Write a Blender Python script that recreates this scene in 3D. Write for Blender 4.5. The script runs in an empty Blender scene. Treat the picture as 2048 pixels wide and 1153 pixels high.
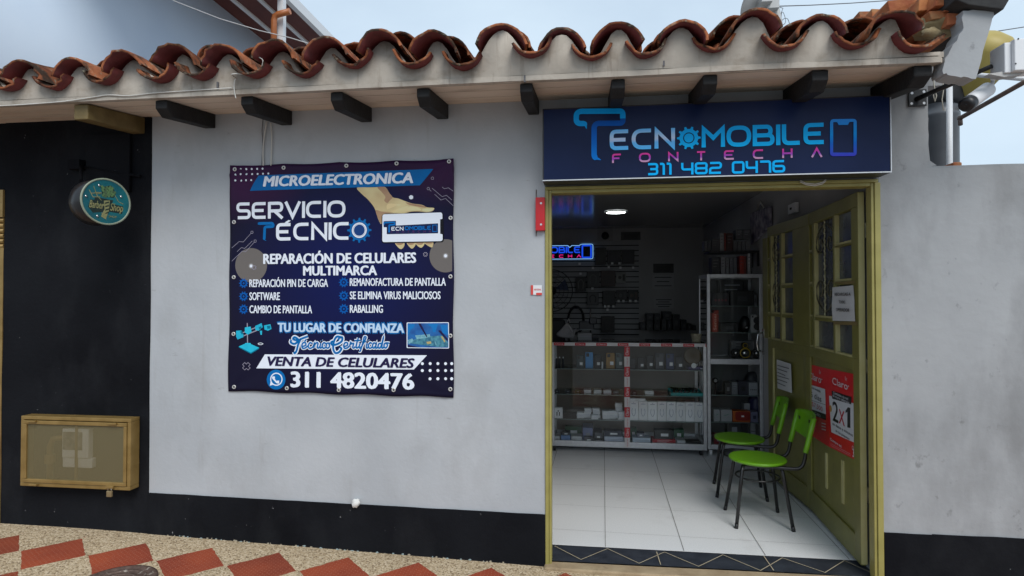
import bpy, bmesh, math, random
from math import radians as R, sin, cos, pi, atan, sqrt, exp
from mathutils import Vector, Matrix, noise
random.seed(7)
S = bpy.context.scene
COL = S.collection
# ------------------------------------------------------------------ camera
FPX, UC, VC, HC, DC = 1180.0, 1024.0, 576.5, 1.48, 3.33
YAW, PIT = atan(150/1180), atan(20/1180)
cd = bpy.data.cameras.new('camera'); cam = bpy.data.objects.new('camera', cd); COL.objects.link(cam)
cd.sensor_width = 36.0; cd.lens = 36*FPX/2048; cd.clip_start = 0.05; cd.clip_end = 2000
cam.location = (0, -DC, HC); cam.rotation_euler = (pi/2+PIT, 0, YAW)
S.camera = cam
# ------------------------------------------------------------------ world, sun, exposure
SUN_EL, SUN_AZ = R(47), R(154)          # azimuth measured clockwise from +Y
W = bpy.data.worlds.new('World'); S.world = W; W.use_nodes = True
nt = W.node_tree; nt.nodes.clear()
wo = nt.nodes.new('ShaderNodeOutputWorld'); bg = nt.nodes.new('ShaderNodeBackground')
sky = nt.nodes.new('ShaderNodeTexSky'); sky.sky_type = 'NISHITA'; sky.sun_disc = False
sky.sun_elevation = SUN_EL; sky.sun_rotation = SUN_AZ; sky.air_density = 1.0; sky.dust_density = 2.0; sky.ozone_density = 1.0
tc = nt.nodes.new('ShaderNodeTexCoord'); mp = nt.nodes.new('ShaderNodeMapping'); mp.inputs['Scale'].default_value = (1, 1, 2.2)
nz = nt.nodes.new('ShaderNodeTexNoise'); nz.inputs['Scale'].default_value = 1.6; nz.inputs['Detail'].default_value = 7; nz.inputs['Roughness'].default_value = .55
rp = nt.nodes.new('ShaderNodeValToRGB'); rp.color_ramp.elements[0].position = .3; rp.color_ramp.elements[0].color = (.62, .62, .62, 1)
rp.color_ramp.elements[1].position = .72; rp.color_ramp.elements[1].color = (.97, .97, .97, 1)
mx = nt.nodes.new('ShaderNodeMix'); mx.data_type = 'RGBA'; mx.inputs[7].default_value = (4.85, 5.88, 6.8, 1)
L = nt.links.new
L(tc.outputs['Generated'], mp.inputs[0]); L(mp.outputs[0], nz.inputs['Vector']); L(nz.outputs['Fac'], rp.inputs[0])
L(rp.outputs[0], mx.inputs[0]); L(sky.outputs[0], mx.inputs[6]); L(mx.outputs[2], bg.inputs[0]); L(bg.outputs[0], wo.inputs[0])
bg.inputs[1].default_value = 0.10
sd = bpy.data.lights.new('sun', 'SUN'); sd.energy = 1.4; sd.angle = R(30); sd.color = (1, .97, .92)
so = bpy.data.objects.new('sun', sd); COL.objects.link(so)
sdir = Vector((sin(SUN_AZ)*cos(SUN_EL), cos(SUN_AZ)*cos(SUN_EL), sin(SUN_EL)))
so.rotation_euler = (-sdir).to_track_quat('-Z', 'Y').to_euler(); so.location = (2, -6, 8)
vs = S.view_settings; vs.view_transform = 'Standard'; vs.look = 'None'; vs.gamma = 1; vs.use_curve_mapping = False; vs.exposure = 0.58
S.display_settings.display_device = 'sRGB'
S.cycles.use_denoising = True; S.cycles.max_bounces = 10; S.cycles.transparent_max_bounces = 24; S.cycles.diffuse_bounces = 5
# ------------------------------------------------------------------ measuring helpers
_c = (cos(YAW), sin(YAW), cos(PIT), sin(PIT))
def ray(u, v):
    x, y, z = (u-UC)/FPX, 1.0, -(v-VC)/FPX
    y, z = y*_c[2]-z*_c[3], y*_c[3]+z*_c[2]
    return Vector((x*_c[0]-y*_c[1], x*_c[1]+y*_c[0], z))
CAMP = Vector((0, -DC, HC))
class Plane:
    """a real surface in the place: origin, horizontal axis a, vertical axis b, outward normal n"""
    def __init__(s, o, a=(1, 0, 0), b=(0, 0, 1)):
        s.o = Vector(o); s.a = Vector(a).normalized(); s.b = Vector(b).normalized(); s.n = s.a.cross(s.b)
    def px(s, u, v):
        r = ray(u, v); t = (s.o-CAMP).dot(s.n)/r.dot(s.n); p = CAMP+r*t-s.o
        return p.dot(s.a), p.dot(s.b)
    def w(s, a, b, c=0.0):
        return s.o+s.a*a+s.b*b+s.n*c
def Y(y): return Plane((0, y, 0))
def at(u, v, y): return Y(y).w(*Y(y).px(u, v))
def floor_at(u, v, z=0):
    r = ray(u, v); return CAMP+r*((z-HC)/r.z)
def crop(ox, oy, s): return lambda x, y: (ox+x/s, oy+y/s)
def hn(x, y, z=0.0): return noise.noise(Vector((x, y, z)))
# ------------------------------------------------------------------ materials
MATS = {}
def srgb(*c):
    return tuple((k/255/12.92 if k/255 <= .04045 else ((k/255+.055)/1.055)**2.4) for k in c)
def mat(name, c, c2=None, scale=6., rough=.6, metal=0., bump=0., bscale=60., detail=5., spec=.5, lo=.35, hi=.65, emit=None, es=1., stretch=None):
    if name in MATS: return MATS[name]
    m = bpy.data.materials.new(name); MATS[name] = m; m.use_nodes = True
    t = m.node_tree; b = t.nodes['Principled BSDF']
    b.inputs['Base Color'].default_value = (*c, 1); b.inputs['Roughness'].default_value = rough
    b.inputs['Metallic'].default_value = metal; b.inputs['Specular IOR Level'].default_value = spec
    tcn = t.nodes.new('ShaderNodeTexCoord'); src = tcn.outputs['Object']
    if stretch:
        mpn = t.nodes.new('ShaderNodeMapping'); mpn.inputs['Scale'].default_value = stretch
        t.links.new(src, mpn.inputs[0]); src = mpn.outputs[0]
    if c2:
        n = t.nodes.new('ShaderNodeTexNoise'); n.inputs['Scale'].default_value = scale; n.inputs['Detail'].default_value = detail
        r = t.nodes.new('ShaderNodeValToRGB'); r.color_ramp.elements[0].position = lo; r.color_ramp.elements[1].position = hi
        r.color_ramp.elements[0].color = (*c, 1); r.color_ramp.elements[1].color = (*c2, 1)
        t.links.new(src, n.inputs['Vector']); t.links.new(n.outputs['Fac'], r.inputs[0]); t.links.new(r.outputs[0], b.inputs['Base Color'])
    if bump:
        n2 = t.nodes.new('ShaderNodeTexNoise'); n2.inputs['Scale'].default_value = bscale; n2.inputs['Detail'].default_value = 6
        bp = t.nodes.new('ShaderNodeBump'); bp.inputs['Strength'].default_value = bump; bp.inputs['Distance'].default_value = .01
        t.links.new(src, n2.inputs['Vector']); t.links.new(n2.outputs['Fac'], bp.inputs['Height']); t.links.new(bp.outputs[0], b.inputs['Normal'])
    if emit:
        b.inputs['Emission Color'].default_value = (*emit, 1); b.inputs['Emission Strength'].default_value = es
    return m
def nodes_of(m): return m.node_tree, m.node_tree.nodes['Principled BSDF']
def grad(name, stops, lo, hi, zoff=2.11, axis='Z', rough=.4, spec=.12):
    """printed colour gradient along one object axis between two heights"""
    if name in MATS: return MATS[name]
    lo -= zoff; hi -= zoff
    m = mat(name, stops[0][1], rough=rough, spec=spec); t, b = nodes_of(m)
    tcn = t.nodes.new('ShaderNodeTexCoord'); sp = t.nodes.new('ShaderNodeSeparateXYZ'); mr = t.nodes.new('ShaderNodeMapRange')
    mr.inputs[1].default_value = lo; mr.inputs[2].default_value = hi
    r = t.nodes.new('ShaderNodeValToRGB')
    while len(r.color_ramp.elements) < len(stops): r.color_ramp.elements.new(.5)
    for e, (p, c) in zip(r.color_ramp.elements, stops): e.position = p; e.color = (*c, 1)
    t.links.new(tcn.outputs['Object'], sp.inputs[0]); t.links.new(sp.outputs[axis], mr.inputs[0]); t.links.new(mr.outputs[0], r.inputs[0]); t.links.new(r.outputs[0], b.inputs['Base Color'])
    return m
def glass(name, tint=(1, 1, 1), refl=.10, clear=.9):
    if name in MATS: return MATS[name]
    m = bpy.data.materials.new(name); MATS[name] = m; m.use_nodes = True; t = m.node_tree; t.nodes.clear()
    o = t.nodes.new('ShaderNodeOutputMaterial'); mxs = t.nodes.new('ShaderNodeMixShader'); tr = t.nodes.new('ShaderNodeBsdfTransparent'); gl = t.nodes.new('ShaderNodeBsdfGlossy')
    fr = t.nodes.new('ShaderNodeFresnel'); fr.inputs[0].default_value = 1.5
    ad = t.nodes.new('ShaderNodeMath'); ad.operation = 'ADD'; ad.inputs[1].default_value = refl-.04
    tr.inputs[0].default_value = (*[k*clear for k in tint], 1); gl.inputs['Roughness'].default_value = .03
    t.links.new(fr.outputs[0], ad.inputs[0]); t.links.new(ad.outputs[0], mxs.inputs[0]); t.links.new(tr.outputs[0], mxs.inputs[1]); t.links.new(gl.outputs[0], mxs.inputs[2]); t.links.new(mxs.outputs[0], o.inputs[0])
    return m
def tint_islands(m, amount=.35):
    """each loose piece (one tile, one brick) gets its own shade"""
    t, b = nodes_of(m); g = t.nodes.new('ShaderNodeNewGeometry'); hs = t.nodes.new('ShaderNodeHueSaturation'); mr = t.nodes.new('ShaderNodeMapRange')
    mr.inputs[3].default_value = 1-amount; mr.inputs[4].default_value = 1+amount
    lk = b.inputs['Base Color'].links
    if lk: t.links.new(lk[0].from_socket, hs.inputs['Color'])
    else: hs.inputs['Color'].default_value = b.inputs['Base Color'].default_value
    t.links.new(g.outputs['Random Per Island'], mr.inputs[0]); t.links.new(mr.outputs[0], hs.inputs['Value']); t.links.new(hs.outputs[0], b.inputs['Base Color'])
    return m
def stains(m, col, scale, lo, hi, stretch=(1, 1, 1), amount=1.):
    """a layer of blotches with their own shape over the existing colour"""
    t, b = nodes_of(m); lk = b.inputs['Base Color'].links
    tcn = t.nodes.new('ShaderNodeTexCoord'); mpn = t.nodes.new('ShaderNodeMapping'); mpn.inputs['Scale'].default_value = stretch; mpn.inputs['Location'].default_value = (3.1, 1.7, 5.3)
    n = t.nodes.new('ShaderNodeTexNoise'); n.inputs['Scale'].default_value = scale; n.inputs['Detail'].default_value = 8; n.inputs['Roughness'].default_value = .6
    mr = t.nodes.new('ShaderNodeMapRange'); mr.inputs[1].default_value = lo; mr.inputs[2].default_value = hi; mr.inputs[4].default_value = amount
    mxn = t.nodes.new('ShaderNodeMix'); mxn.data_type = 'RGBA'; mxn.inputs[7].default_value = (*col, 1)
    if lk: t.links.new(lk[0].from_socket, mxn.inputs[6])
    else: mxn.inputs[6].default_value = b.inputs['Base Color'].default_value
    t.links.new(tcn.outputs['Object'], mpn.inputs[0]); t.links.new(mpn.outputs[0], n.inputs['Vector']); t.links.new(n.outputs['Fac'], mr.inputs[0]); t.links.new(mr.outputs[0], mxn.inputs[0]); t.links.new(mxn.outputs[2], b.inputs['Base Color'])
    return m
# ------------------------------------------------------------------ mesh builder
class MB:
    def __init__(s): s.v = []; s.f = []; s.m = []; s.s = []; s.k = 0; s.sm = False
    def add(s, vs_, fs):
        n = len(s.v); s.v += [Vector(p) for p in vs_]
        for f in fs: s.f.append([n+i for i in f]); s.m.append(s.k); s.s.append(s.sm)
        return s
    def box(s, x0, x1, y0, y1, z0, z1):
        x0, x1 = sorted((x0, x1)); y0, y1 = sorted((y0, y1)); z0, z1 = sorted((z0, z1))
        return s.add([(x0, y0, z0), (x1, y0, z0), (x1, y1, z0), (x0, y1, z0), (x0, y0, z1), (x1, y0, z1), (x1, y1, z1), (x0, y1, z1)],
                     [(0, 3, 2, 1), (4, 5, 6, 7), (0, 1, 5, 4), (1, 2, 6, 5), (2, 3, 7, 6), (3, 0, 4, 7)])
    def slab(s, pl, a0, a1, b0, b1, c0, c1):
        a0, a1 = sorted((a0, a1)); b0, b1 = sorted((b0, b1)); c0, c1 = sorted((c0, c1))
        p = [pl.w(a, b, c) for c in (c0, c1) for a, b in ((a0, b0), (a1, b0), (a1, b1), (a0, b1))]
        return s.add(p, [(3, 2, 1, 0), (4, 5, 6, 7), (0, 1, 5, 4), (1, 2, 6, 5), (2, 3, 7, 6), (3, 0, 4, 7)])
    def prism(s, pl, poly, c0, c1):
        """solid between two copies of a polygon (a,b) on a plane"""
        if sum(poly[i][0]*poly[(i+1) % len(poly)][1]-poly[(i+1) % len(poly)][0]*poly[i][1] for i in range(len(poly))) < 0: poly = poly[::-1]
        n = len(poly); c0, c1 = min(c0, c1), max(c0, c1)
        p = [pl.w(a, b, c0) for a, b in poly]+[pl.w(a, b, c1) for a, b in poly]
        return s.add(p, [list(range(n))[::-1], list(range(n, 2*n))]+[(i, (i+1) % n, n+(i+1) % n, n+i) for i in range(n)])
    def face(s, pl, poly, c):
        if sum(poly[i][0]*poly[(i+1) % len(poly)][1]-poly[(i+1) % len(poly)][0]*poly[i][1] for i in range(len(poly))) < 0: poly = poly[::-1]
        cf = c if callable(c) else (lambda a, b: c)
        return s.add([pl.w(a, b, cf(a, b)) for a, b in poly], [list(range(len(poly)))])
    def tube(s, path, r, n=8, cap=True):
        path = [Vector(p) for p in path]; rs = r if isinstance(r, (list, tuple)) else [r]*len(path)
        base = len(s.v); up = None
        for i, p in enumerate(path):
            d = (path[min(i+1, len(path)-1)]-path[max(i-1, 0)]).normalized()
            if up is None: up = d.orthogonal().normalized()
            else: up = (up-d*up.dot(d)).normalized()
            q = d.cross(up)
            for k in range(n):
                t = 2*pi*k/n; s.v.append(p+(up*cos(t)+q*sin(t))*rs[i])
        for i in range(len(path)-1):
            for k in range(n):
                a, b = base+i*n+k, base+i*n+(k+1) % n
                s.f.append([a, b, b+n, a+n]); s.m.append(s.k); s.s.append(True)
        if cap:
            s.f.append([base+k for k in range(n)][::-1]); s.m.append(s.k); s.s.append(False)
            e = base+(len(path)-1)*n; s.f.append([e+k for k in range(n)]); s.m.append(s.k); s.s.append(False)
        return s
    def lathe(s, o, ax, prof, n=24, cap=True):
        """prof = [(radius, distance along axis)]"""
        o = Vector(o); ax = Vector(ax).normalized(); up = ax.orthogonal().normalized(); q = ax.cross(up); base = len(s.v)
        for r, h in prof:
            for k in range(n):
                t = 2*pi*k/n; s.v.append(o+ax*h+(up*cos(t)+q*sin(t))*r)
        for i in range(len(prof)-1):
            for k in range(n):
                a, b = base+i*n+k, base+i*n+(k+1) % n
                s.f.append([a, b, b+n, a+n]); s.m.append(s.k); s.s.append(s.sm)
        if cap:
            s.f.append([base+k for k in range(n)][::-1]); s.m.append(s.k); s.s.append(False)
            e = base+(len(prof)-1)*n; s.f.append([e+k for k in range(n)]); s.m.append(s.k); s.s.append(False)
        return s
    def grid(s, fn, nu, nv):
        base = len(s.v); s.v += [Vector(fn(i/nu, j/nv)) for j in range(nv+1) for i in range(nu+1)]
        for j in range(nv):
            for i in range(nu):
                a = base+j*(nu+1)+i; s.f.append([a, a+1, a+nu+2, a+nu+1]); s.m.append(s.k); s.s.append(s.sm)
        return s
    def ball(s, c, rx, ry, rz, n=12, m=8, jit=0.):
        c = Vector(c); base = len(s.v)
        for j in range(m+1):
            for i in range(n):
                t, p = 2*pi*i/n, pi*j/m; d = Vector((sin(p)*cos(t), sin(p)*sin(t), cos(p)))
                k = 1+jit*hn(d.x*2+c.x*9, d.y*2, d.z*2)
                s.v.append(c+Vector((d.x*rx*k, d.y*ry*k, d.z*rz*k)))
        for j in range(m):
            for i in range(n):
                a, b = base+j*n+i, base+j*n+(i+1) % n; s.f.append([a, a+n, b+n, b]); s.m.append(s.k); s.s.append(True)
        return s
    def build(s, name, mats, parent=None, bevel=0., seg=2, solid=0.):
        me = bpy.data.meshes.new(name); off = Vector()
        if parent is not None:
            p = parent
            while p is not None: off += p.location; p = p.parent
        me.from_pydata([v-off for v in s.v], [], s.f)
        for m in (mats if isinstance(mats, (list, tuple)) else [mats]): me.materials.append(m)
        for p, k, sm in zip(me.polygons, s.m, s.s): p.material_index = k; p.use_smooth = sm
        me.update()
        o = bpy.data.objects.new(name, me); COL.objects.link(o)
        if parent is not None: o.parent = parent
        if bevel:
            b = o.modifiers.new('bevel', 'BEVEL'); b.width = bevel; b.segments = seg; b.limit_method = 'ANGLE'; b.angle_limit = R(40)
        if solid:
            b = o.modifiers.new('solid', 'SOLIDIFY'); b.thickness = solid
        return o
def tag(o, label=None, cat=None, group=None, kind=None):
    if label: o['label'] = label
    if cat: o['category'] = cat
    if group: o['group'] = group
    if kind: o['kind'] = kind
    return o
def thing(name, label, cat, loc=(0, 0, 0), group=None):
    o = bpy.data.objects.new(name, None); COL.objects.link(o); o.location = loc; o.empty_display_size = .1
    return tag(o, label, cat, group)
def kids(o): return [c for c in bpy.data.objects if c.parent == o]
def copy_tree(o, parent=None):
    c = o.copy(); COL.objects.link(c)
    if parent is not None: c.parent = parent
    for ch in kids(o): copy_tree(ch, c)
    return c
# ------------------------------------------------------------------ lettering
def fillet(pts, closed=False):
    out = []; n = len(pts)
    for i, p in enumerate(pts):
        r = p[2] if len(p) > 2 else 0
        if r == 0 or (not closed and i in (0, n-1)): out.append(Vector((p[0], p[1]))); continue
        a, b, c = Vector(pts[i-1][:2]), Vector(p[:2]), Vector(pts[(i+1) % n][:2])
        d1, d2 = (a-b), (c-b); l1, l2 = d1.length, d2.length; d1.normalize(); d2.normalize()
        ang = max(.05, d1.angle(d2)); k = min(r/math.tan(ang/2), l1*.499, l2*.499)
        s1, e1 = b+d1*k, b+d2*k
        for j in range(7):
            t = j/6; out.append((s1*(1-t)+b*t)*(1-t)+(b*(1-t)+e1*t)*t)
    return out
def stroke(mb, pl, pts, w, c, closed=False, taper=None):
    """flat band of width w along a filleted polyline on a plane"""
    p = fillet(pts, closed); n = len(p)
    q = [p[0]]
    for k in p[1:]:
        if (k-q[-1]).length > 1e-6: q.append(k)
    if closed and (q[0]-q[-1]).length < 1e-6: q.pop()
    p = q; n = len(p); cf = c if callable(c) else (lambda a, b: c); vv = []
    for i in range(n):
        d1 = (p[i]-p[i-1]).normalized() if (i > 0 or closed) else None
        d2 = (p[(i+1) % n]-p[i]).normalized() if (i < n-1 or closed) else None
        if d1 is None: d1 = d2
        if d2 is None: d2 = d1
        nn = Vector((-(d1+d2).y, (d1+d2).x)); nn = nn.normalized() if nn.length > 1e-6 else Vector((-d1.y, d1.x))
        k = 1/max(.45, nn.dot(Vector((-d1.y, d1.x))))
        ww = w*.5*k*(taper(i/(n-1)) if taper else 1)
        for sg in (1, -1):
            x = p[i]+nn*ww*sg; vv.append(pl.w(x.x, x.y, cf(x.x, x.y)))
    mb.add(vv, [(2*i, 2*i+1, (2*i+3) % (2*n), (2*i+2) % (2*n)) for i in range(n if closed else n-1)])
r_ = .28
GL = {  # stroke letters: (width, [(closed, points)])
 'E': (.86, [(0, [(.86, 1), (0, 1, r_), (0, 0, r_), (.86, 0)]), (0, [(0, .5), (.72, .5)])]),
 'C': (.9, [(0, [(.9, 1), (0, 1, .5), (0, 0, .5), (.9, 0)])]),
 'N': (.85, [(0, [(0, -.1), (0, 1.0), (.85, 0), (.85, 1.1)])]),
 'M': (.95, [(0, [(0, -.1), (0, 1), (.475, .45), (.95, 1), (.95, -.1)])]),
 'O': (1., [(1, [(0, 0, .5), (0, 1, .5), (1, 1, .5), (1, 0, .5)])]),
 'B': (.85, [(1, [(0, .5), (0, 1), (.76, 1, .25), (.76, .5, .25)]), (1, [(0, 0), (0, .5), (.85, .5, .25), (.85, 0, .25)])]),
 'I': (0., [(0, [(0, -.1), (0, 1.1)])]),
 'L': (.75, [(0, [(0, 1.1), (0, 0, r_), (.75, 0)])]),
 'T': (.8, [(0, [(0, 1), (.8, 1)]), (0, [(.4, 1), (.4, -.1)])]),
 'F': (.8, [(0, [(.8, 1), (0, 1, r_), (0, -.1)]), (0, [(0, .5), (.65, .5)])]),
 'H': (.8, [(0, [(0, -.1), (0, 1.1)]), (0, [(.8, -.1), (.8, 1.1)]), (0, [(0, .5), (.8, .5)])]),
 'A': (.9, [(0, [(0, -.1), (.45, 1), (.9, -.1)])]),
 'S': (.8, [(0, [(.8, 1), (0, 1, r_), (0, .5, r_), (.8, .5, r_), (.8, 0, r_), (0, 0)])]),
 'R': (.85, [(0, [(0, -.1), (0, 1.1)]), (0, [(0, 1), (.85, 1, r_), (.85, .45, r_), (0, .45)]), (0, [(.35, .45), (.9, -.1)])]),
 'V': (.95, [(0, [(0, 1.1), (.475, 0), (.95, 1.1)])]),
 '0': (.85, [(1, [(0, 0, .22), (0, 1, .22), (.85, 1, .22), (.85, 0, .22)])]),
 '1': (.35, [(0, [(0, 1), (.35, 1, .2), (.35, -.1)])]),
 '2': (.85, [(0, [(0, 1), (.85, 1, .26), (.85, .5, .26), (0, .5, .26), (0, 0), (.85, 0)])]),
 '3': (.85, [(0, [(0, 1), (.85, 1, .22), (.85, .5, .22), (.2, .5)]), (0, [(.2, .5), (.85, .5, .22), (.85, 0, .22), (0, 0)])]),
 '4': (.8, [(0, [(0, 1.1), (0, .42, .22), (.8, .42)]), (0, [(.8, 1.1), (.8, -.1)])]),
 '6': (.85, [(0, [(.85, 1), (0, 1, .26), (0, .3)]), (1, [(0, 0, .26), (0, .52, .05), (.85, .52, .24), (.85, 0, .24)])]),
 '7': (.8, [(0, [(0, 1), (.8, 1, .2), (.8, -.1)])]),
 '8': (.85, [(1, [(0, .5, .2), (0, 1, .22), (.85, 1, .22), (.85, .5, .2)]), (1, [(0, 0, .22), (0, .5, .2), (.85, .5, .2), (.85, 0, .22)])]),
}
def glyphs(mb, pl, s, a0, a1, b0, b1, c, wt=.19, gap=.32, sp=.5):
    """stroke lettering fitted between a0..a1, b0..b1"""
    tot = sum((GL[k][0] if k != ' ' else sp) for k in s)+gap*(len(s)-1)
    h = b1-b0; t = wt*h; hh = h-t; sc = (a1-a0-t)/tot; x = a0+t/2
    for k in s:
        if k == ' ': x += (sp+gap)*sc; continue
        gw, st = GL[k]
        for si, (cl, pts) in enumerate(st):
            pp = []; ci = (lambda a, b, q=si: c(a, b)+.00025*q) if callable(c) else c+.00025*si
            for p in pts:
                yy = min(1+t/2/hh, max(-t/2/hh, p[1])); rr = (p[2]*hh,) if len(p) > 2 else ()
                pp.append((x+p[0]*sc, b0+t/2+yy*hh)+rr)
            stroke(mb, pl, pp, t, ci, bool(cl))
        x += (gw+gap)*sc
_fc = {}
def font_mesh(s, bold, shear):
    key = (s, bold, shear)
    if key not in _fc:
        c = bpy.data.curves.new('lettering', 'FONT'); c.body = s; c.offset = bold; c.shear = shear; c.resolution_u = 3
        o = bpy.data.objects.new('lettering', c); COL.objects.link(o); dg = bpy.context.evaluated_depsgraph_get(); dg.update()
        me = bpy.data.meshes.new_from_object(o.evaluated_get(dg))
        _fc[key] = ([v.co.copy() for v in me.vertices], [list(p.vertices) for p in me.polygons])
        bpy.data.objects.remove(o); bpy.data.curves.remove(c); bpy.data.meshes.remove(me)
    return _fc[key]
def text(mb, pl, s, a0, a1, b0, b1, c, bold=0., shear=0.):
    fat = max(0., bold)*1.1; bold = 0.
    """font lettering: capitals fill b0..b1, the string fills a0..a1"""
    v, f = font_mesh(s, bold, shear); hv, _ = font_mesh('H', bold, 0.)
    if not v: return
    x0, x1 = min(p.x for p in v), max(p.x for p in v); y0, y1 = min(p.y for p in hv), max(p.y for p in hv)
    cf = c if callable(c) else (lambda a, b: c); fx = fat*(b1-b0)/(y1-y0); a0 += fx; a1 -= fx
    for i, (dx, dy) in enumerate(((0, 0), (-1, .3), (1, -.3), (-.5, -.5), (.5, .5)) if fat else ((0, 0),)):
        q = []
        for p in v:
            a = a0+(p.x-x0)/(x1-x0)*(a1-a0)+dx*fx; b = b0+(p.y-y0)/(y1-y0)*(b1-b0)+dy*fx; q.append(pl.w(a, b, cf(a, b)+.00012*i))
        mb.add(q, f)
def textpx(mb, pl, cr, s, x0, x1, yb, yt, c, bold=0., shear=0.):
    xm = (x0+x1)/2
    text(mb, pl, s, pl.px(*cr(x0, (yb+yt)/2))[0], pl.px(*cr(x1, (yb+yt)/2))[0], pl.px(*cr(xm, yb))[1], pl.px(*cr(xm, yt))[1], c, bold, shear)
def glyphpx(mb, pl, cr, s, x0, x1, yb, yt, c, wt=.19, gap=.32):
    xm = (x0+x1)/2
    glyphs(mb, pl, s, pl.px(*cr(x0, (yb+yt)/2))[0], pl.px(*cr(x1, (yb+yt)/2))[0], pl.px(*cr(xm, yb))[1], pl.px(*cr(xm, yt))[1], c, wt, gap)
def pts(pl, cr, l):
    k = (Vector(pl.px(*cr(l[0][0]+100, l[0][1])))-Vector(pl.px(*cr(l[0][0], l[0][1])))).length/100
    return [pl.px(*cr(p[0], p[1]))+tuple(r*k if r > 1 else r for r in p[2:]) for p in l]
def gear(mb, pl, a, b, ro, ri, c, teeth=10, hole=0.):
    cf = c if callable(c) else (lambda x, y: c); out = []; n = teeth*8
    for k in range(n):
        ph = (k % 8); r = ro if ph in (1, 2, 3) else ri
        t = 2*pi*(k-2)/n; out.append((a+r*cos(t), b+r*sin(t)))
    if hole: inn = [(a+hole*cos(2*pi*(k-2)/n), b+hole*sin(2*pi*(k-2)/n)) for k in range(n)]
    else: inn = [(a, b)]*n
    vv = [pl.w(x, y, cf(x, y)) for x, y in out]+[pl.w(x, y, cf(x, y)) for x, y in inn]
    mb.add(vv, [(k, (k+1) % n, n+(k+1) % n, n+k) for k in range(n)] if hole else [list(range(n))])
def disc(mb, pl, a, b, r, c, n=24, ri=0.):
    cf = c if callable(c) else (lambda x, y: c)
    o = [(a+r*cos(2*pi*k/n), b+r*sin(2*pi*k/n)) for k in range(n)]
    if ri:
        i = [(a+ri*cos(2*pi*k/n), b+ri*sin(2*pi*k/n)) for k in range(n)]
        mb.add([pl.w(x, y, cf(x, y)) for x, y in o+i], [(k, (k+1) % n, n+(k+1) % n, n+k) for k in range(n)])
    else: mb.add([pl.w(x, y, cf(x, y)) for x, y in o], [list(range(n))])
# ================================================================== SETTING: materials
m_wall = stains(mat('white_plaster', (.385, .405, .430), (.44, .46, .485), 2.2, .85, bump=.15, bscale=38, spec=.2), (.27, .27, .27), 2.4, .52, .8, (1, 1, .6), .55); stains(m_wall, (.20, .20, .20), 13, .66, .74, (.5, 1, 1.6), .6); stains(m_wall, (.28, .27, .26), 5, .62, .8, (3, 3, .25), .4)
m_grey = stains(stains(mat('grey_render', (.31, .32, .332), (.365, .375, .388), 1.8, .9, bump=.3, bscale=16, spec=.15), (.17, .17, .172), 2.7, .50, .74, (1, 1, .45), .62), (.14, .14, .14), 15, .64, .74, (1, 1, .8), .55)
m_black = stains(stains(mat('black_wall_paint', (.0042, .0046, .0065), (.009, .010, .013), 1.5, .8, bump=.3, bscale=40, spec=.10), (.028, .030, .034), 3.2, .5, .85, (1, 1, .5), .5), (.30, .30, .31), 30, .705, .74, (1, 1, .8), .8)
m_soffit = stains(mat('soffit_boards', (.66, .55, .44), (.74, .63, .51), 4, .8, bump=.1, bscale=30, stretch=(.3, 3, 3)), (.22, .16, .11), 5, .58, .8, (.5, 2, 2), .5)
m_mortar = stains(mat('eave_mortar', (.36, .32, .275), (.47, .425, .37), 5, .9, bump=.4, bscale=25, spec=.15), (.20, .155, .11), 7, .50, .74, (1, 1, 1.6), .65)
stains(m_mortar, (.13, .10, .075), 5, .56, .76, (5, 1, .7), .55)
m_rafter = mat('black_timber', (.003, .003, .004), (.009, .009, .010), 20, .75, bump=.35, bscale=60)
m_gold = mat('gold_metal_paint', (.235, .15, .045), (.31, .205, .07), 12, .42, .35, bump=.05)
m_goldwood = mat('ochre_timber', (.115, .08, .025), (.19, .135, .05), 9, .6, bump=.15)
m_olive = stains(mat('shaded_olive_paint', (.155, .147, .036), (.19, .180, .048), 8, .38, bump=.06, bscale=70), (.32, .29, .13), 20, .66, .74, (1, 1, .2), .4)  # door leaf version of the frame paint, interior shade put into its colour
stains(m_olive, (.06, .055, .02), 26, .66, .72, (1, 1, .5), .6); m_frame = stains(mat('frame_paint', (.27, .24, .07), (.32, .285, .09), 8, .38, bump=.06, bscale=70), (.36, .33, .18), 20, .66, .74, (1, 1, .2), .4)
m_olive_light = mat('lit_olive_edge', (.38, .35, .15), (.44, .41, .20), 10, .45, bump=.06)  # same olive made paler, street light on the reveals put into the colour
m_floor = mat('speckled_floor_tile', (.70, .72, .73), (.78, .79, .80), 120, .34, bump=.01, bscale=30)
stains(m_floor, (.42, .41, .39), 3.5, .58, .85, (1, 1, 1), .5); stains(m_floor, (.30, .29, .27), 40, .72, .76, (1, 1, 1), .5)
m_grout = mat('floor_grout', (.20, .19, .18), rough=.9)
m_slate = stains(mat('dark_slate_tile', (.022, .026, .036), (.036, .042, .055), 12, .45), (.10, .10, .10), 9, .66, .8, (1, 1, 1), .5)
m_groutlight = mat('pale_grout', (.42, .36, .25), rough=.9)
m_sill = stains(mat('concrete_sill', (.29, .21, .125), (.38, .29, .18), 9, .9, bump=.3, bscale=40), (.2, .15, .09), 12, .6, .75)
m_asphalt = mat('street_concrete', (.22, .21, .20), (.28, .27, .255), 30, .9, bump=.4, bscale=90)
m_int = mat('interior_paint', (.38, .38, .39), (.43, .43, .44), 3, .8)
m_ceil = mat('ceiling_panels', (.30, .30, .31), rough=.14, spec=.4)
m_slat = mat('slatwall_board', (.34, .35, .37), (.38, .39, .41), 3, .5)
m_dark = mat('dark_plastic', (.010, .010, .012), rough=.45)
m_white = mat('white_plastic', (.70, .71, .73), rough=.45)
m_alu = mat('brushed_aluminium', (.55, .56, .58), (.62, .63, .65), 30, .38, .55)
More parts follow.
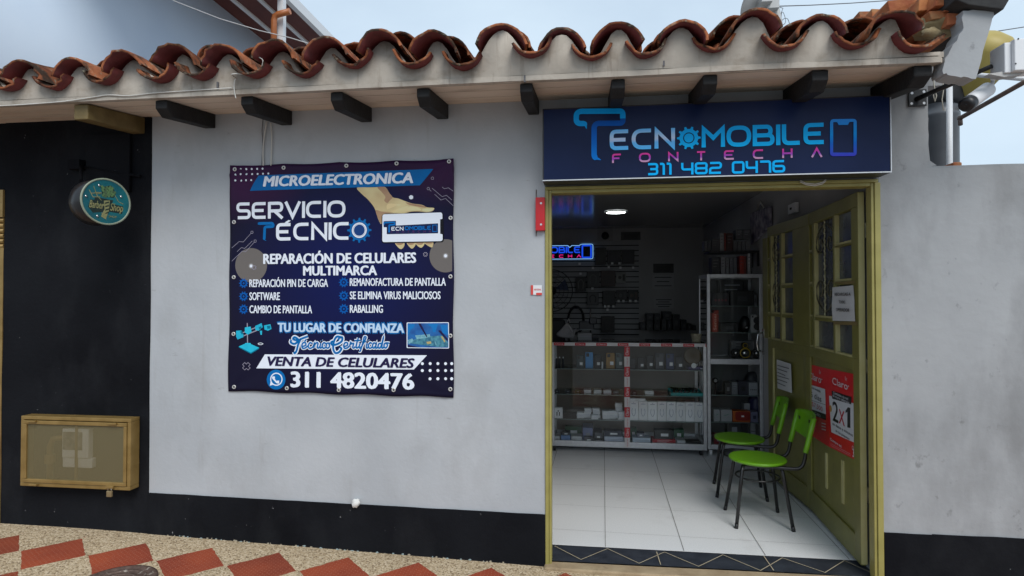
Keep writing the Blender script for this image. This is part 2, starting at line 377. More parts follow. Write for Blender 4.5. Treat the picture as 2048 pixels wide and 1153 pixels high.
m_glass = glass('clear_glass', (.98, 1, .99), .045, .97)
m_frost = mat('frosted_pane', (.055, .065, .075), (.075, .085, .095), 14, .25, spec=.5)
# paving: 45 degree squares of ribbed red tile in beige exposed aggregate
def paving_material():
    m = mat('checker_paving', (.4, .3, .2), rough=.8, spec=.25); t, b = nodes_of(m); N = t.nodes.new; K = t.links.new
    tcn = N('ShaderNodeTexCoord'); mpn = N('ShaderNodeMapping'); mpn.inputs['Rotation'].default_value = (0, 0, R(45-1.5)); mpn.inputs['Scale'].default_value = (1/.29,)*3
    mpn.inputs['Location'].default_value = PAVE_SHIFT
    K(tcn.outputs['Object'], mpn.inputs[0])
    nzw = N('ShaderNodeTexNoise'); nzw.inputs['Scale'].default_value = 22; K(tcn.outputs['Object'], nzw.inputs['Vector'])
    wob = N('ShaderNodeVectorMath'); wob.operation = 'MULTIPLY_ADD'; wob.inputs[1].default_value = (.05, .05, 0); K(nzw.outputs['Color'], wob.inputs[0]); K(mpn.outputs[0], wob.inputs[2])
    sp = N('ShaderNodeSeparateXYZ'); K(wob.outputs[0], sp.inputs[0])
    def mth(op, a, b_=None, c_=None):
        n = N('ShaderNodeMath'); n.operation = op
        for i, k in enumerate((a, b_, c_)):
            if k is None: continue
            if isinstance(k, (int, float)): n.inputs[i].default_value = k
            else: K(k, n.inputs[i])
        return n.outputs[0]
    fx, fy = mth('FLOOR', sp.outputs[0]), mth('FLOOR', sp.outputs[1])
    par = mth('FLOORED_MODULO', mth('ADD', fx, fy), 2.0)
    ux, uy = mth('SUBTRACT', sp.outputs[0], fx), mth('SUBTRACT', sp.outputs[1], fy)
    edge = mth('MINIMUM', mth('MINIMUM', ux, mth('SUBTRACT', 1.0, ux)), mth('MINIMUM', uy, mth('SUBTRACT', 1.0, uy)))
    spo = N('ShaderNodeSeparateXYZ'); K(tcn.outputs['Object'], spo.inputs[0])
    inside = mth('LESS_THAN', mth('SUBTRACT', spo.outputs[1], mth('MULTIPLY', spo.outputs[0], .0262)), -.13+.0262*2.99+.014)
    red = mth('MULTIPLY', mth('MULTIPLY', mth('LESS_THAN', par, .5), inside), mth('GREATER_THAN', edge, .022))
    # red tile: ribs across, broken into dashes
    wv = N('ShaderNodeTexBrick'); wv.inputs['Scale'].default_value = 1.0; wv.inputs['Brick Width'].default_value = .13; wv.inputs['Row Height'].default_value = .042
    wv.inputs['Mortar Size'].default_value = .008; wv.inputs['Mortar Smooth'].default_value = .6; mpb = N('ShaderNodeMapping'); mpb.inputs['Rotation'].default_value = (0, 0, R(-45)); K(sp.inputs[0].links[0].from_socket, mpb.inputs[0]); K(mpb.outputs[0], wv.inputs['Vector'])
    nr = N('ShaderNodeTexNoise'); nr.inputs['Scale'].default_value = 3.2; nr.inputs['Detail'].default_value = 7; K(tcn.outputs['Object'], nr.inputs['Vector'])
    rr = N('ShaderNodeValToRGB'); rr.color_ramp.elements[0].position = .32; rr.color_ramp.elements[1].position = .68; rr.color_ramp.elements[0].color = (.18, .022, .010, 1); rr.color_ramp.elements[1].color = (.31, .050, .016, 1); K(nr.outputs['Fac'], rr.inputs[0])
    wn = N('ShaderNodeTexWhiteNoise'); cmb = N('ShaderNodeCombineXYZ'); K(fx, cmb.inputs[0]); K(fy, cmb.inputs[1]); K(cmb.outputs[0], wn.inputs['Vector'])
    hs = N('ShaderNodeHueSaturation'); K(rr.outputs[0], hs.inputs['Color']); mrv = N('ShaderNodeMapRange'); mrv.inputs[3].default_value = .75; mrv.inputs[4].default_value = 1.25; K(wn.outputs['Value'], mrv.inputs[0]); K(mrv.outputs[0], hs.inputs['Value'])
    mr1 = N('ShaderNodeMix'); mr1.data_type = 'RGBA'; mr1.inputs[7].default_value = (.42, .16, .10, 1); K(mth('MULTIPLY', wv.outputs['Fac'], .6), mr1.inputs[0]); K(hs.outputs[0], mr1.inputs[6])
    # beige aggregate
    vo = N('ShaderNodeTexVoronoi'); vo.inputs['Scale'].default_value = 130; K(tcn.outputs['Object'], vo.inputs['Vector'])
    vr = N('ShaderNodeValToRGB'); e = vr.color_ramp.elements; e[0].position = 0; e[0].color = (.16, .11, .065, 1); e[1].position = 1; e[1].color = (.64, .53, .38, 1)
    for p_, c_ in ((.25, (.40, .30, .185, 1)), (.6, (.50, .39, .255, 1))): k = e.new(p_); k.color = c_
    sv = N('ShaderNodeSeparateColor'); K(vo.outputs['Color'], sv.inputs[0]); K(sv.outputs[0], vr.inputs[0])
    ns = N('ShaderNodeTexNoise'); ns.inputs['Scale'].default_value = 2.3; ns.inputs['Detail'].default_value = 8; K(tcn.outputs['Object'], ns.inputs['Vector'])
    mrs = N('ShaderNodeMapRange'); mrs.inputs[1].default_value = .5; mrs.inputs[2].default_value = .8; mrs.inputs[4].default_value = .5; K(ns.outputs['Fac'], mrs.inputs[0])
    mb_ = N('ShaderNodeMix'); mb_.data_type = 'RGBA'; mb_.inputs[7].default_value = (.24, .19, .12, 1); K(mrs.outputs[0], mb_.inputs[0]); K(vr.outputs[0], mb_.inputs[6])
    fin = N('ShaderNodeMix'); fin.data_type = 'RGBA'; K(red, fin.inputs[0]); K(mb_.outputs[2], fin.inputs[6]); K(mr1.outputs[2], fin.inputs[7]); K(fin.outputs[2], b.inputs['Base Color'])
    hgt = mth('ADD', mth('MULTIPLY', mth('SUBTRACT', 1.0, red), mth('MULTIPLY', vo.outputs['Distance'], -1.2)), mth('MULTIPLY', red, mth('MULTIPLY', wv.outputs['Fac'], .8)))
    bp = N('ShaderNodeBump'); bp.inputs['Strength'].default_value = .5; bp.inputs['Distance'].default_value = .006; K(hgt, bp.inputs['Height']); K(bp.outputs[0], b.inputs['Normal'])
    return m
def gz(x): return .040-.0245*(max(-3.2, min(2.5, x))+2.66)      # the pavement climbs to the left
_th = R(45-1.5)
_tx, _ty = -2.99, -.13                                          # top corner of one red square
_rx, _ry = (cos(_th)*_tx-sin(_th)*_ty)/.29, (sin(_th)*_tx+cos(_th)*_ty)/.29
PAVE_SHIFT = (-_rx-.025, -_ry+1-.025, 0)
m_pave = paving_material()
b = MB(); b.grid(lambda u, v: (-9+18*u, .03-2.1*v, gz(-9+18*u)-.012*(2.1*v)), 60, 6)
for i in range(len(b.f)): b.f[i] = b.f[i][::-1]
b.add([(-9, -2.07, gz(-9)-.025), (9, -2.07, gz(9)-.025), (9, -2.07, -.35), (-9, -2.07, -.35)], [(0, 1, 2, 3)])
tag(b.build('pavement', m_pave), kind='structure')
b = MB(); b.add([(-300, -300, -.26), (300, -300, -.26), (300, 300, -.26), (-300, 300, -.26)], [(0, 1, 2, 3)])
tag(b.build('ground', m_asphalt), kind='structure')
# shop floor, tiles .4545 m with narrow joints
b = MB(); b.add([(-2.6, .24, 0), (1.63, .24, 0), (1.63, 5.3, 0), (-2.6, 5.3, 0)], [(0, 1, 2, 3)])
floor = tag(b.build('shop_floor', m_floor), kind='structure')
b = MB(); g_ = .4545
for k in range(-6, 5):
    x = .105+k*g_; b.add([(x-.0016, .242, .003), (x+.0016, .242, .003), (x+.0016+.13, 5.2, .003), (x-.0016+.13, 5.2, .003)], [(0, 1, 2, 3)])
for k in range(0, 11):
    y = .507+k*g_
    b.add([(-2.6, y-.0008+.03, .0031), (-2.6, y+.0008+.03, .0031), (1.62, y+.0008-.08, .0031), (1.62, y-.0008-.08, .0031)], [(3, 2, 1, 0)])
tag(b.build('floor_joints', m_grout, floor), kind='structure')
b = MB(); b.add([(-.24, .032, -.004), (1.535, .06, -.004), (1.60, .27, -.004), (-.24, .27, -.004)], [(0, 1, 2, 3)])
thr = b.build('threshold_tiles', m_slate, floor); tag(thr, kind='structure')
b = MB(); cth = crop(1080, 900, 2048/700)
Fz = Plane((0, 0, 0), (1, 0, 0), (0, 1, 0))
def fpx(x, y):
    p = floor_at(*cth(x, y), 0.001); return (p.x, p.y)
for l in ([(85, 562), (240, 642), (395, 578), (580, 664), (728, 598), (928, 682), (1070, 614), (1290, 706), (1418, 632), (1668, 718), (1780, 648), (1960, 728)], [(682, 596), (706, 672)], [(1310, 622), (1368, 706)]):
    stroke(b, Fz, [fpx(*q) for q in l], .005, .001)
tag(b.build('threshold_joints', m_groutlight, floor), kind='structure')
b = MB()
P0 = [(-.24, -.055), (.4, -.062), (1.0, -.052), (1.56, -.05), (1.56, .058), (-.24, .03)]
b.prism(Fz, P0, -.12, -.006)
tag(b.build('door_sill', m_sill, floor, bevel=.008), kind='structure')

# ================================================================== SHOP BUILDING
FA = Y(0)
shop = thing('shop_building', 'white plastered shop with clay tiled eave, open olive doorway and black base band', 'building', (1.775, 0, 0))
def wall_grid(mb, x0, x1, z0, z1, y=0., amp=.005, step=.06):
    nu, nv = max(1, round((x1-x0)/step)), max(1, round((z1-z0)/step))
    sm = mb.sm; mb.sm = True
    mb.grid(lambda u, v: (x0+(x1-x0)*u, y-amp*.5-amp*(hn((x0+(x1-x0)*u)*1.7, (z0+(z1-z0)*v)*1.7, 3)+.5*hn((x0+(x1-x0)*u)*5, (z0+(z1-z0)*v)*5, 8)), z0+(z1-z0)*v), nu, nv)
    mb.sm = sm
b = MB()
wall_grid(b, -2.668, -.235, -.1, 2.66); wall_grid(b, -.235, 1.53, 2.112, 2.66)
b.box(-2.668, -.235, .004, .24, -.1, 2.66); b.box(-.235, 1.53, .004, .24, 2.112, 2.66)
# rough plaster edge round the opening
b.add([(-.235, -.006, -.1), (-.235, .01, -.1), (-.235, .01, 2.11), (-.235, -.006, 2.11)], [(0, 1, 2, 3)])
b.add([(-.235, -.006, 2.112), (1.53, -.006, 2.112), (1.53, .01, 2.112), (-.235, .01, 2.112)], [(0, 3, 2, 1)])
b.build('facade_wall', m_wall, shop)
# right pier, rougher and greyer, its upper right corner broken off
b = MB(); prng = random.Random(5)
edge = [(1.775+prng.uniform(-.008, .008), 2.2+.36*k/8) for k in range(9)]; edge[0] = (1.82, 2.175); edge[1] = (1.787, 2.20)
wall_grid(b, 1.53, 1.775, -.12, 2.66); b.prism(FA, [(1.53, -.1), (1.774, -.1), (1.774, 2.17)]+edge+[(1.775, 2.66), (1.53, 2.66)], -.24, -.006)
b.build('pier', m_grey, shop)
b = MB(); z = lambda x: .287-.0085*(x+2.668)
top = [(x, z(x)+.003*hn(x*6, 2)) for x in [-2.668+k*.06 for k in range(41)]]+[(-.236, z(-.236))]
b.prism(FA, [(-2.668, -.1), (-.236, -.1)]+top[::-1], .002, .013); b.build('base_band', m_black, shop); b = MB()
top = [(x, .254+.002*hn(x*6, 5)) for x in (1.537, 1.6, 1.68, 1.77)]
b.prism(FA, [(1.537, -.12), (1.77, -.12)]+top[::-1], .002, .013)
b.build('base_band', m_black, shop)
# interior shell
b = MB(); b.box(-2.66, -2.6, .24, 5.4, -.1, 2.6); b.box(-2.66, 1.7, 5.25, 5.4, -.1, 2.6); b.box(1.63, 1.76, .24, 5.4, -.1, 2.6)
b.build('interior_wall', m_int, shop)
b = MB(); b.box(-2.6, 1.63, .24, 5.25, 2.475, 2.5); b.build('ceiling', m_ceil, shop)
# soffit boards
b = MB(); SO = .45
def soz(y): return 2.548+(.057/SO)*(y+SO)
for k in range(3):
    y0, y1 = -SO+.002+k*.151, -SO+.002+(k+1)*.151-(.004 if k < 2 else 0)
    wv = .0015*k
    b.add([(-7.1, y0, soz(y0)-wv), (1.60, y0, soz(y0)-wv), (1.60, y1, soz(y1)-wv), (-7.1, y1, soz(y1)-wv), (-7.1, y0, soz(y0)+.02), (1.60, y0, soz(y0)+.02), (1.60, y1, soz(y1)+.02), (-7.1, y1, soz(y1)+.02)],
          [(0, 3, 2, 1), (4, 5, 6, 7), (0, 1, 5, 4), (1, 2, 6, 5), (2, 3, 7, 6), (3, 0, 4, 7)])
b.build('soffit', m_soffit, shop)
b = MB(); n = 70          # edge board, slightly wavy
EB = Y(-SO)
def ez(x): return 2.548+.006*hn(x*.9, 4)+.003*hn(x*3, 9)
xs = [-7.1+8.69*k/n for k in range(n+1)]
b.prism(EB, [(x, ez(x)) for x in xs]+[(x, ez(x)+.026+.003*hn(x*4, 1)) for x in xs[::-1]], -.02, .012)
b.build('edge_board', m_mortar, shop)
# tile positions read off the eave
PANS = [(-3.161, 2.613), (-2.877, 2.608), (-2.575, 2.624), (-2.252, 2.62), (-2.015, 2.625), (-1.714, 2.621), (-1.439, 2.61), (-1.178, 2.643), (-.854, 2.63), (-.6, 2.61), (-.264, 2.648), (.026, 2.62), (.279, 2.621), (.586, 2.629), (.901, 2.62), (1.209, 2.613), (1.472, 2.585)]
CROWNS = [(-3.05, 2.77), (-2.74, 2.765), (-2.425, 2.783), (-2.135, 2.802), (-1.87, 2.785), (-1.57, 2.787), (-1.30, 2.793), (-1.02, 2.811), (-.744, 2.785), (-.412, 2.809), (-.115, 2.767), (.15, 2.776), (.44, 2.767), (.765, 2.80), (1.06, 2.764), (1.36, 2.757)]
PANS = [(-3.47-.3*k, 2.612) for k in range(12, -1, -1)]+PANS; CROWNS = [(-3.33-.3*k, 2.773) for k in range(12, -1, -1)]+CROWNS
knots = sorted([(x, z+.012) for x, z in PANS]+[(x, z-.02) for x, z in CROWNS])
def mtop(x):
    for (x0, z0), (x1, z1) in zip(knots, knots[1:]):
        if x0 <= x <= x1:
            t = (x-x0)/(x1-x0); t = (1-cos(pi*t))/2; return z0+(z1-z0)*t
    return knots[0][1] if x < knots[0][0] else knots[-1][1]
b = MB(); xs = [-7.1+8.69*k/366 for k in range(367)]
poly_b = [(x, 2.578+.002*hn(x*5, 2)) for x in xs]; nb = len(xs)
vv = [(x, -SO-.004-.004*hn(x*7, 1), z) for x, z in poly_b]+[(x, -SO-.002-.058*max(0, min(1, (mtop(x)-2.62)/.12))*max(0, min(1, (x+1.0)/.7))-.006*hn(x*5, 3), mtop(x)-.002+.004*hn(x*25, 7)) for x in xs]
vv += [(x, -SO+.1, mtop(x)-.002) for x in xs]
b.sm = True
b.add(vv, [(i, i+1, nb+i+1, nb+i) for i in range(nb-1)]+[(nb+i, nb+i+1, 2*nb+i+1, 2*nb+i) for i in range(nb-1)])
b.sm = False
b.box(-7.1, 1.585, -SO+.004, -SO+.11, 2.576, 2.585)
# end stub of mortar
b.box(1.585, 1.612, -SO+.01, -.2, 2.575, 2.60)
b.build('eave_mortar', m_mortar, shop)
b = MB()
for x, w_, h in ((-2.28, .068, .085), (-1.785, .068, .085), (-1.287, .066, .085), (-.826, .066, .085), (-.298, .062, .08), (.153, .066, .085), (.588, .066, .085), (1.086, .072, .095)):
    sl = .057/SO; pl = Plane((x+w_/2, 0, 0), (0, -1, 0), (0, 0, 1)); T = lambda y: soz(-y)-.004
    b = MB(); b.prism(pl, [(0.004, T(0)-h), (0.004, T(0)), (.425, T(.425)), (.425, T(.425)-h*.5), (.375, T(.375)-h)], 0, w_)
    b.build('rafter', m_rafter, shop, bevel=.004)
x = 1.53; pl = Plane((x+.04, 0, 0), (0, -1, 0), (0, 0, 1)); b = MB()
b.prism(pl, [(0.004, soz(0)-.09), (0.004, soz(0)-.01), (.43, soz(-.43)-.004), (.43, soz(-.43)-.055), (.36, soz(-.36)-.095)], 0, .08); b.build('rafter', m_rafter, shop, bevel=.008)
# clay tiles
m_tile = mat('clay_tile', (.15, .05, .028), (.36, .13, .06), 5, .95, bump=.7, bscale=40, spec=.05)
tint_islands(stains(stains(m_tile, (.035, .030, .025), 11, .45, .58, (1, 1, 1), .92), (.27, .26, .20), 30, .57, .68, (1, 1, 1), .75), .35)
m_maroon = stains(mat('maroon_painted_tile', (.10, .013, .016), (.15, .022, .022), 12, .6, bump=.2), (.03, .012, .01), 14, .55, .75, (1, 1, 1), .6)
roof_rng = random.Random(3)
SL = math.tan(R(13))
def row_seed(x, y): return (x*13.7+y*7.1) % 50
def tile(mb, x, y, z, L_, r0, r1, up, k_under=0, rot=0., roll=0., arc=82, th=.012, tilt=0.):
    """half barrel tile: lower end at (x,y,z) = its extreme point, going up the slope"""
    d = Vector((sin(rot), cos(rot), SL+tilt)).normalized(); sx = d.cross(Vector((0, 0, 1))).normalized(); uz = sx.cross(d)
    n = 12; rows = 5; sg = 1 if up else -1; V = []
    for layer in (0, 1):
        for j in range(rows):
            t = j/(rows-1); r = r0+(r1-r0)*t-(th if layer else 0)
            for i in range(n+1):
                a = R(-arc+2*arc*i/n)+roll
                q = Vector((x, y, z))+d*(L_*t)+uz*(-sg*(r0+(r1-r0)*0))
                wob = 1+.09*hn(x*3+i*.3, j*.6+row_seed(x, y), 0)
                if j == 0: q += d*(.016*hn(x*7+i*.9, y*9, 5)+.022*max(0, hn(x*11+i*.5, y*5, 2)-.32))
                V.append(q+(sx*sin(a)+uz*sg*cos(a))*r*wob*(1+(.004 if layer else 0)))
    m = n+1; F = []; Mi = []
    for j in range(rows-1):
        for i in range(n):
            a = j*m+i; F.append((a, a+1, a+m+1, a+m)); Mi.append(0 if up else k_under)
            a += rows*m; F.append((a, a+m, a+m+1, a+1)); Mi.append(k_under if up else 0)
    for j in range(rows-1):
        for i in (0, n):
            a = j*m+i; F.append((a, a+m, a+m+rows*m, a+rows*m)); Mi.append(0)
    for i in range(n):
        F.append((i, i+rows*m, i+1+rows*m, i+1)); Mi.append(0)
        a = (rows-1)*m+i; F.append((a, a+1, a+1+rows*m, a+rows*m)); Mi.append(0)
    base = len(mb.v); mb.v += V
    for f, k in zip(F, Mi): mb.f.append([base+i for i in f]); mb.m.append(k); mb.s.append(True)
b = MB()
for row in range(9):
    for x, z in PANS:
        j = roof_rng.uniform
        yy = -.516+row*.32+j(-.018, .012)
        tile(b, x+j(-.008, .008)*(row > 0), yy, z+SL*(yy+.522)+.012*(row > 0), .42, .106, .092, False, 1 if row == 0 else 0, j(-.02, .02), j(-.12, .12), 70, .013, (math.tan(R(3.5))-SL)*(row == 0))
    for x, z in CROWNS:
        yy = -.545+row*.33+j(-.02, .025)
        hgt = z+SL*(yy+.545)+(.034+j(-.006, .026) if row else 0)
        tile(b, x+j(-.035, .03)*(row > 0), yy, hgt, .44, .122+j(-.008, .008), .100, True, 1 if row == 0 else 0, j(-.07, .07), j(-.13, .13), 78, .013, j(-.02, .02) if row else math.tan(R(4.5))-SL)
roof = b.build('tiled_roof', [m_tile, m_maroon], shop)
b = MB(); b.add([(-7.1, -.4, 2.60), (1.62, -.4, 2.60), (1.62, 3.0, 2.60+3.4*SL), (-7.1, 3.0, 2.60+3.4*SL), (-7.1, 5.5, 2.56), (1.62, 5.5, 2.56)], [(0, 1, 2, 3), (3, 2, 5, 4)])
b.build('roof_deck', m_mortar, shop)
# door frame
b = MB()
for x0, x1, y0, y1 in ((-.234, -.214, -.012, .06), (-.2135, -.199, -.004, .075)): b.box(x0, x1, y0, y1, -.012 if x0 < -.22 else -.008, 2.09)
b.box(-.234, 1.524, -.013, .06, 2.0905, 2.108); b.box(-.199, 1.49, -.004, .075, 2.0715, 2.09)
b.box(1.506, 1.535, -.012, .09, .0, 2.09); b.box(1.491, 1.5055, -.004, .05, .004, 2.09)
b.build('door_frame', m_frame, shop, bevel=.003)

# ---- two folding door leaves, swung in against the right wall
def leaf(o, e, wl, cols, label):
    """o, e: foot points of near and far edge on the visible face"""
    pl = Plane((e[0], e[1], 0), (o[0]-e[0], o[1]-e[1], 0)); pl.n = pl.a.cross(pl.b)
    if pl.n.x > 0: pl.n = -pl.n
    return pl
LA = Plane((1.525, .975, 0), (1.478-1.525, .125-.975, 0)); LB = Plane((1.488, 1.80, 0), (1.526-1.488, .985-1.80, 0))
LA.len = sqrt(.047**2+.85**2); LB.len = sqrt(.038**2+.815**2)
scrolls = [[(0, .5), (.10, .66), (.22, .72), (.33, .66), (.35, .52), (.26, .44), (.17, .50), (.20, .58), (.26, .57)]]
def spline(p, n=8, closed=False):
    o = []; N_ = len(p)
    for i in range(N_ if closed else N_-1):
        p0, p1, p2, p3 = (Vector(p[(i+k) % N_] if closed else p[max(0, min(N_-1, i+k))]) for k in (-1, 0, 1, 2))
        for j in range(n):
            t = j/n; o.append(.5*((2*p1)+(p2-p0)*t+(2*p0-5*p1+4*p2-p3)*t*t+(3*p1-p0-3*p2+p3)*t**3))
    if not closed: o.append(Vector(p[-1]))
    return o
def make_leaf(pl, cols, zrows, zbot, name_lab, panel):
    Wd = pl.len; T = .034
    # the leaf's grid of openings
    aa = [0]+[k for c in cols for k in c]+[Wd]
    b = MB(); zb0, zt = .022, 2.066
    zlo, zhi = zrows[-1][0], zrows[0][1]
    b.slab(pl, 0, Wd, zb0, zlo-.0, -T+.006, -.014)                       # recessed lower panel
    st = .085
    b.slab(pl, 0, panel[0], zb0, zlo, -.0139, 0); b.slab(pl, panel[1], Wd, zb0, zlo, -.0139, 0)
    b.slab(pl, panel[0], panel[1], zb0, panel[2], -.0139, 0); b.slab(pl, panel[0], panel[1], panel[3], zlo, -.0139, 0)
    b.slab(pl, 0, Wd, zhi, zt, -T, 0)
    edges = [0]+[k for c in cols for k in c]+[Wd]
    for k in range(0, len(edges), 2): b.slab(pl, edges[k], edges[k+1], zlo, zhi, -T, 0)
    for ci, c in enumerate(cols):
        if ci == 1: b.slab(pl, c[0], c[1], zrows[2][0], zrows[3][1], -T, -.002); continue
        for r0, r1 in zip(zrows, zrows[1:]): b.slab(pl, c[0], c[1], r1[1], r0[0], -T, -.002)
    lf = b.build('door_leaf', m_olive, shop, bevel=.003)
    # glazing reveals and panel edges, pale with the street light painted into them
    b = MB()
    for ci, c in enumerate(cols):
        rows_ = zrows if ci != 1 else [(zrows[2][0], zrows[0][1]), zrows[3]]
        for z0, z1 in rows_:
            b.slab(pl, c[0], c[0]+.012, z0, z1, -T+.004, -.003); b.slab(pl, c[0]+.012, c[1], z0, z0+.012, -T+.004, -.003)
    b.slab(pl, panel[0], panel[0]+.011, panel[2], panel[3], -.0138, -.002)
    b.build('glazing_bead', m_olive_light, lf)
    for ci, c in enumerate(cols):
        rows_ = zrows if ci != 1 else [(zrows[2][0], zrows[0][1]), zrows[3]]
        for z0, z1 in rows_:
            b = MB(); b.slab(pl, c[0]+.0, c[1], z0, z1, -T+.003, -T+.008); b.build('pane', m_frost, lf)
    # wrought iron scroll grille in the tall middle light
    c0, c1 = cols[1]; z0, z1 = zrows[2][0]+.012, zrows[0][1]; cx = (c0+c1)/2; w2 = (c1-c0)/2-.006; h = z1-z0
    b = MB()
    tw = [pl.w(cx+.0025*cos(t*1.6), z0+h*t/60, -.012+.0025*sin(t*1.6)) for t in range(61)]
    b.tube(tw, [.0055+.0015*(k % 2) for k in range(61)], 6); b.build('twisted_bar', m_bar, lf); b = MB()
    for sg in (-1, 1):
        for base, flip, ss in ((.04, 1, .40), (.96, -1, .36)):
            pts_ = [(0.05, 0), (.5, .12), (.92, .36), (.95, .66), (.62, .82), (.30, .70), (.34, .46), (.56, .42), (.60, .56)]
            q = spline([(cx+sg*w2*x, z0+h*(base+flip*ss*y)) for x, y in pts_], 5)
            b.tube([pl.w(k.x, k.y, -.014) for k in q], .0045, 5)
    b.build('scroll_grille', m_grille, lf)
    return lf
m_bar = mat('worn_iron_bar', (.16, .15, .08), (.40, .38, .24), 60, .4, .3)
m_grille = mat('wrought_iron_paint', (.06, .06, .035), (.16, .15, .09), 40, .4, .3)
# column limits measured on each leaf
def leafa(u): return LA.px(u, 700)[0]
def leafb(u): return LB.px(u, 660)[0]
ca = [(leafa(1598), leafa(1625)), (leafa(1629), leafa(1667)), (leafa(1670), leafa(1704))]
za = [(LA.px(1690, v1)[1], LA.px(1690, v0)[1]) for v0, v1 in ((423, 487), (491, 562), (570, 640), (648, 712))]
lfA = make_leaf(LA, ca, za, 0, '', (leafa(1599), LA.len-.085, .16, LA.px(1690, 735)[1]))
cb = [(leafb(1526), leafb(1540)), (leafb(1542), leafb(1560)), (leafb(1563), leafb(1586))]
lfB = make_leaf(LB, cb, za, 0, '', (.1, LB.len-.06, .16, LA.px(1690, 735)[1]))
b = MB(); b.slab(LA, LA.len+.0005, LA.len+.004, .03, 2.06, -.032, -.002); b.build('leaf_edge', m_olive_light, lfA)
m_steel = mat('polished_steel', (.6, .6, .6), rough=.2, metal=1.)
for zc in (.42, 1.12, 1.86):
    b = MB(); p = LA.w(LA.len, zc, -.03); b.lathe((p.x+.006, p.y-.012, zc-.05), (0, 0, 1), [(.006, 0), (.006, .08)], 10); b.build('hinge', m_grille, lfA)
b = MB(); ha = leafb(1527)
b.slab(LB, ha-.02, ha+.012, 1.0, 1.22, .0002, .004)
b.tube([LB.w(ha-.004, 1.19, .004), LB.w(ha-.004, 1.17, .045), LB.w(ha-.004, 1.10, .055), LB.w(ha-.004, 1.04, .045), LB.w(ha-.004, 1.02, .004)], .007, 8)
b.build('handle', m_steel, lfB)
# raised ornament on the lower panel of the near leaf
b = MB()
for u0, u1, v0, v1 in ((1648, 1651, 905, 975), (1680, 1684, 920, 1005)):
    a0, a1 = LA.px(u0, 950)[0], LA.px(u1, 950)[0]; b.slab(LA, a0, a1, LA.px(u0, v1)[1], LA.px(u0, v0)[1], -.0138, -.006)
b.build('panel_moulding', m_olive_light, lfA)
# ================================================================== NEIGHBOUR, SIDE WALLS, BACKGROUND
nb = thing('neighbour_building', 'black painted neighbouring house at the left with a tall pale blue grey side wall', 'building', (-4, .1, 0))
b = MB(); wall_grid(b, -3.69, -2.669, -.1, 2.66, -.004, .006); b.box(-3.69, -2.669, .004, .24, -.1, 2.66)
b.box(-7.1, -3.69, .004, .24, 2.17, 2.66); b.box(-7.1, -3.69, .9, 1.0, -.1, 2.6); b.box(-7.1, -5.0, .0, .24, -.1, 2.169)
b.build('black_wall', m_black, nb)
b = MB(); b.box(-3.74, -3.69, -.012, .05, .0, 1.80); b.box(-5, -3.692, -.02, .05, 1.995, 2.17)
for k in range(6): b.tube([(-5, .0, 1.81+.033*k), (-3.693, .0, 1.81+.033*k)], .0165, 8)
b.build('roller_shutter', m_gold, nb)
gx = at(212, 222, -.2).x
b = MB(); pl = Plane((-2.715, 0, 0), (0, -1, 0), (0, 0, 1)); T = lambda y: soz(-y)-.006
b.prism(pl, [(-.004, T(0)-.10), (-.004, T(0)), (.43, T(.43)), (.43, T(.43)-.085)], 0, .085)
b.build('rafter', m_goldwood, nb, bevel=.006)
# black board panels faintly standing off the wall
b = MB(); b.box(-3.10, -2.80, -.03, -.012, 2.14, 2.50); b.build('wall_panel', m_black, nb, bevel=.004)
m_bluewall = stains(mat('blue_grey_wall', (.54, .655, .80), (.59, .70, .83), 1.2, .85, bump=.05), (.66, .75, .84), 1.4, .58, .85, (1, 1, .4), .5)
b = MB(); b.sm = True
b.box(-8.0, -4.45, .6, 14, 2.3, 5.058); b.build('upper_wall', m_bluewall, nb)
m_redroof = mat('dark_red_canopy', (.10, .024, .018), (.13, .034, .025), 4, .7)
b = MB(); b.box(-4.47, -3.557, .4, 14, 5.06, 5.10); b.build('canopy_roof', m_redroof, nb)
b = MB(); b.box(-3.556, -3.49, .4, 14, 5.0, 5.12)
for x in (-4.22, -3.90): b.box(x, x+.05, .4, 14, 5.035, 5.0595)
b.build('canopy_beam', m_white, nb)
p0 = at(563, 40, 3.1); b = MB(); b.box(p0.x-.035, p0.x+.035, 3.07, 3.14, 2.8, 4.999); b.build('canopy_post', m_white, nb)
m_pvc = mat('orange_pvc', (.40, .13, .04), rough=.4)
b = MB(); b.tube([at(547, 130, 3.0), at(548, 42, 3.0), at(550, 33, 3.0), at(557, 29, 3.0), at(580, 23, 3.0)], .035, 10); b.build('drain_pipe', m_pvc, nb)
# courtyard wall to the right
cw = thing('courtyard_wall', 'low grey rendered courtyard wall to the right of the doorway with a black base', 'wall', (1.775, 0, 0))
b = MB(); top = [(x, 2.172+.008*hn(x*4, 1)+.004*hn(x*14, 6)) for x in [1.7765+k*.08 for k in range(92)]]
b.sm = True; wall_grid(b, 1.775, 9.1, -.12, 2.16); b.sm = False
b.prism(FA, [(1.7765, -.12)]+[(top[-1][0], -.12)]+top[::-1], -.2, -.004)
b.build('wall_face', m_grey, cw)
b = MB(); top = [(x, .257+.003*hn(x*6, 2)) for x in [1.7705+k*.1 for k in range(74)]]
b.prism(FA, [(1.7705, -.14), (top[-1][0], -.14)]+top[::-1], .0025, .012)
b.build('base_band', m_black, cw)
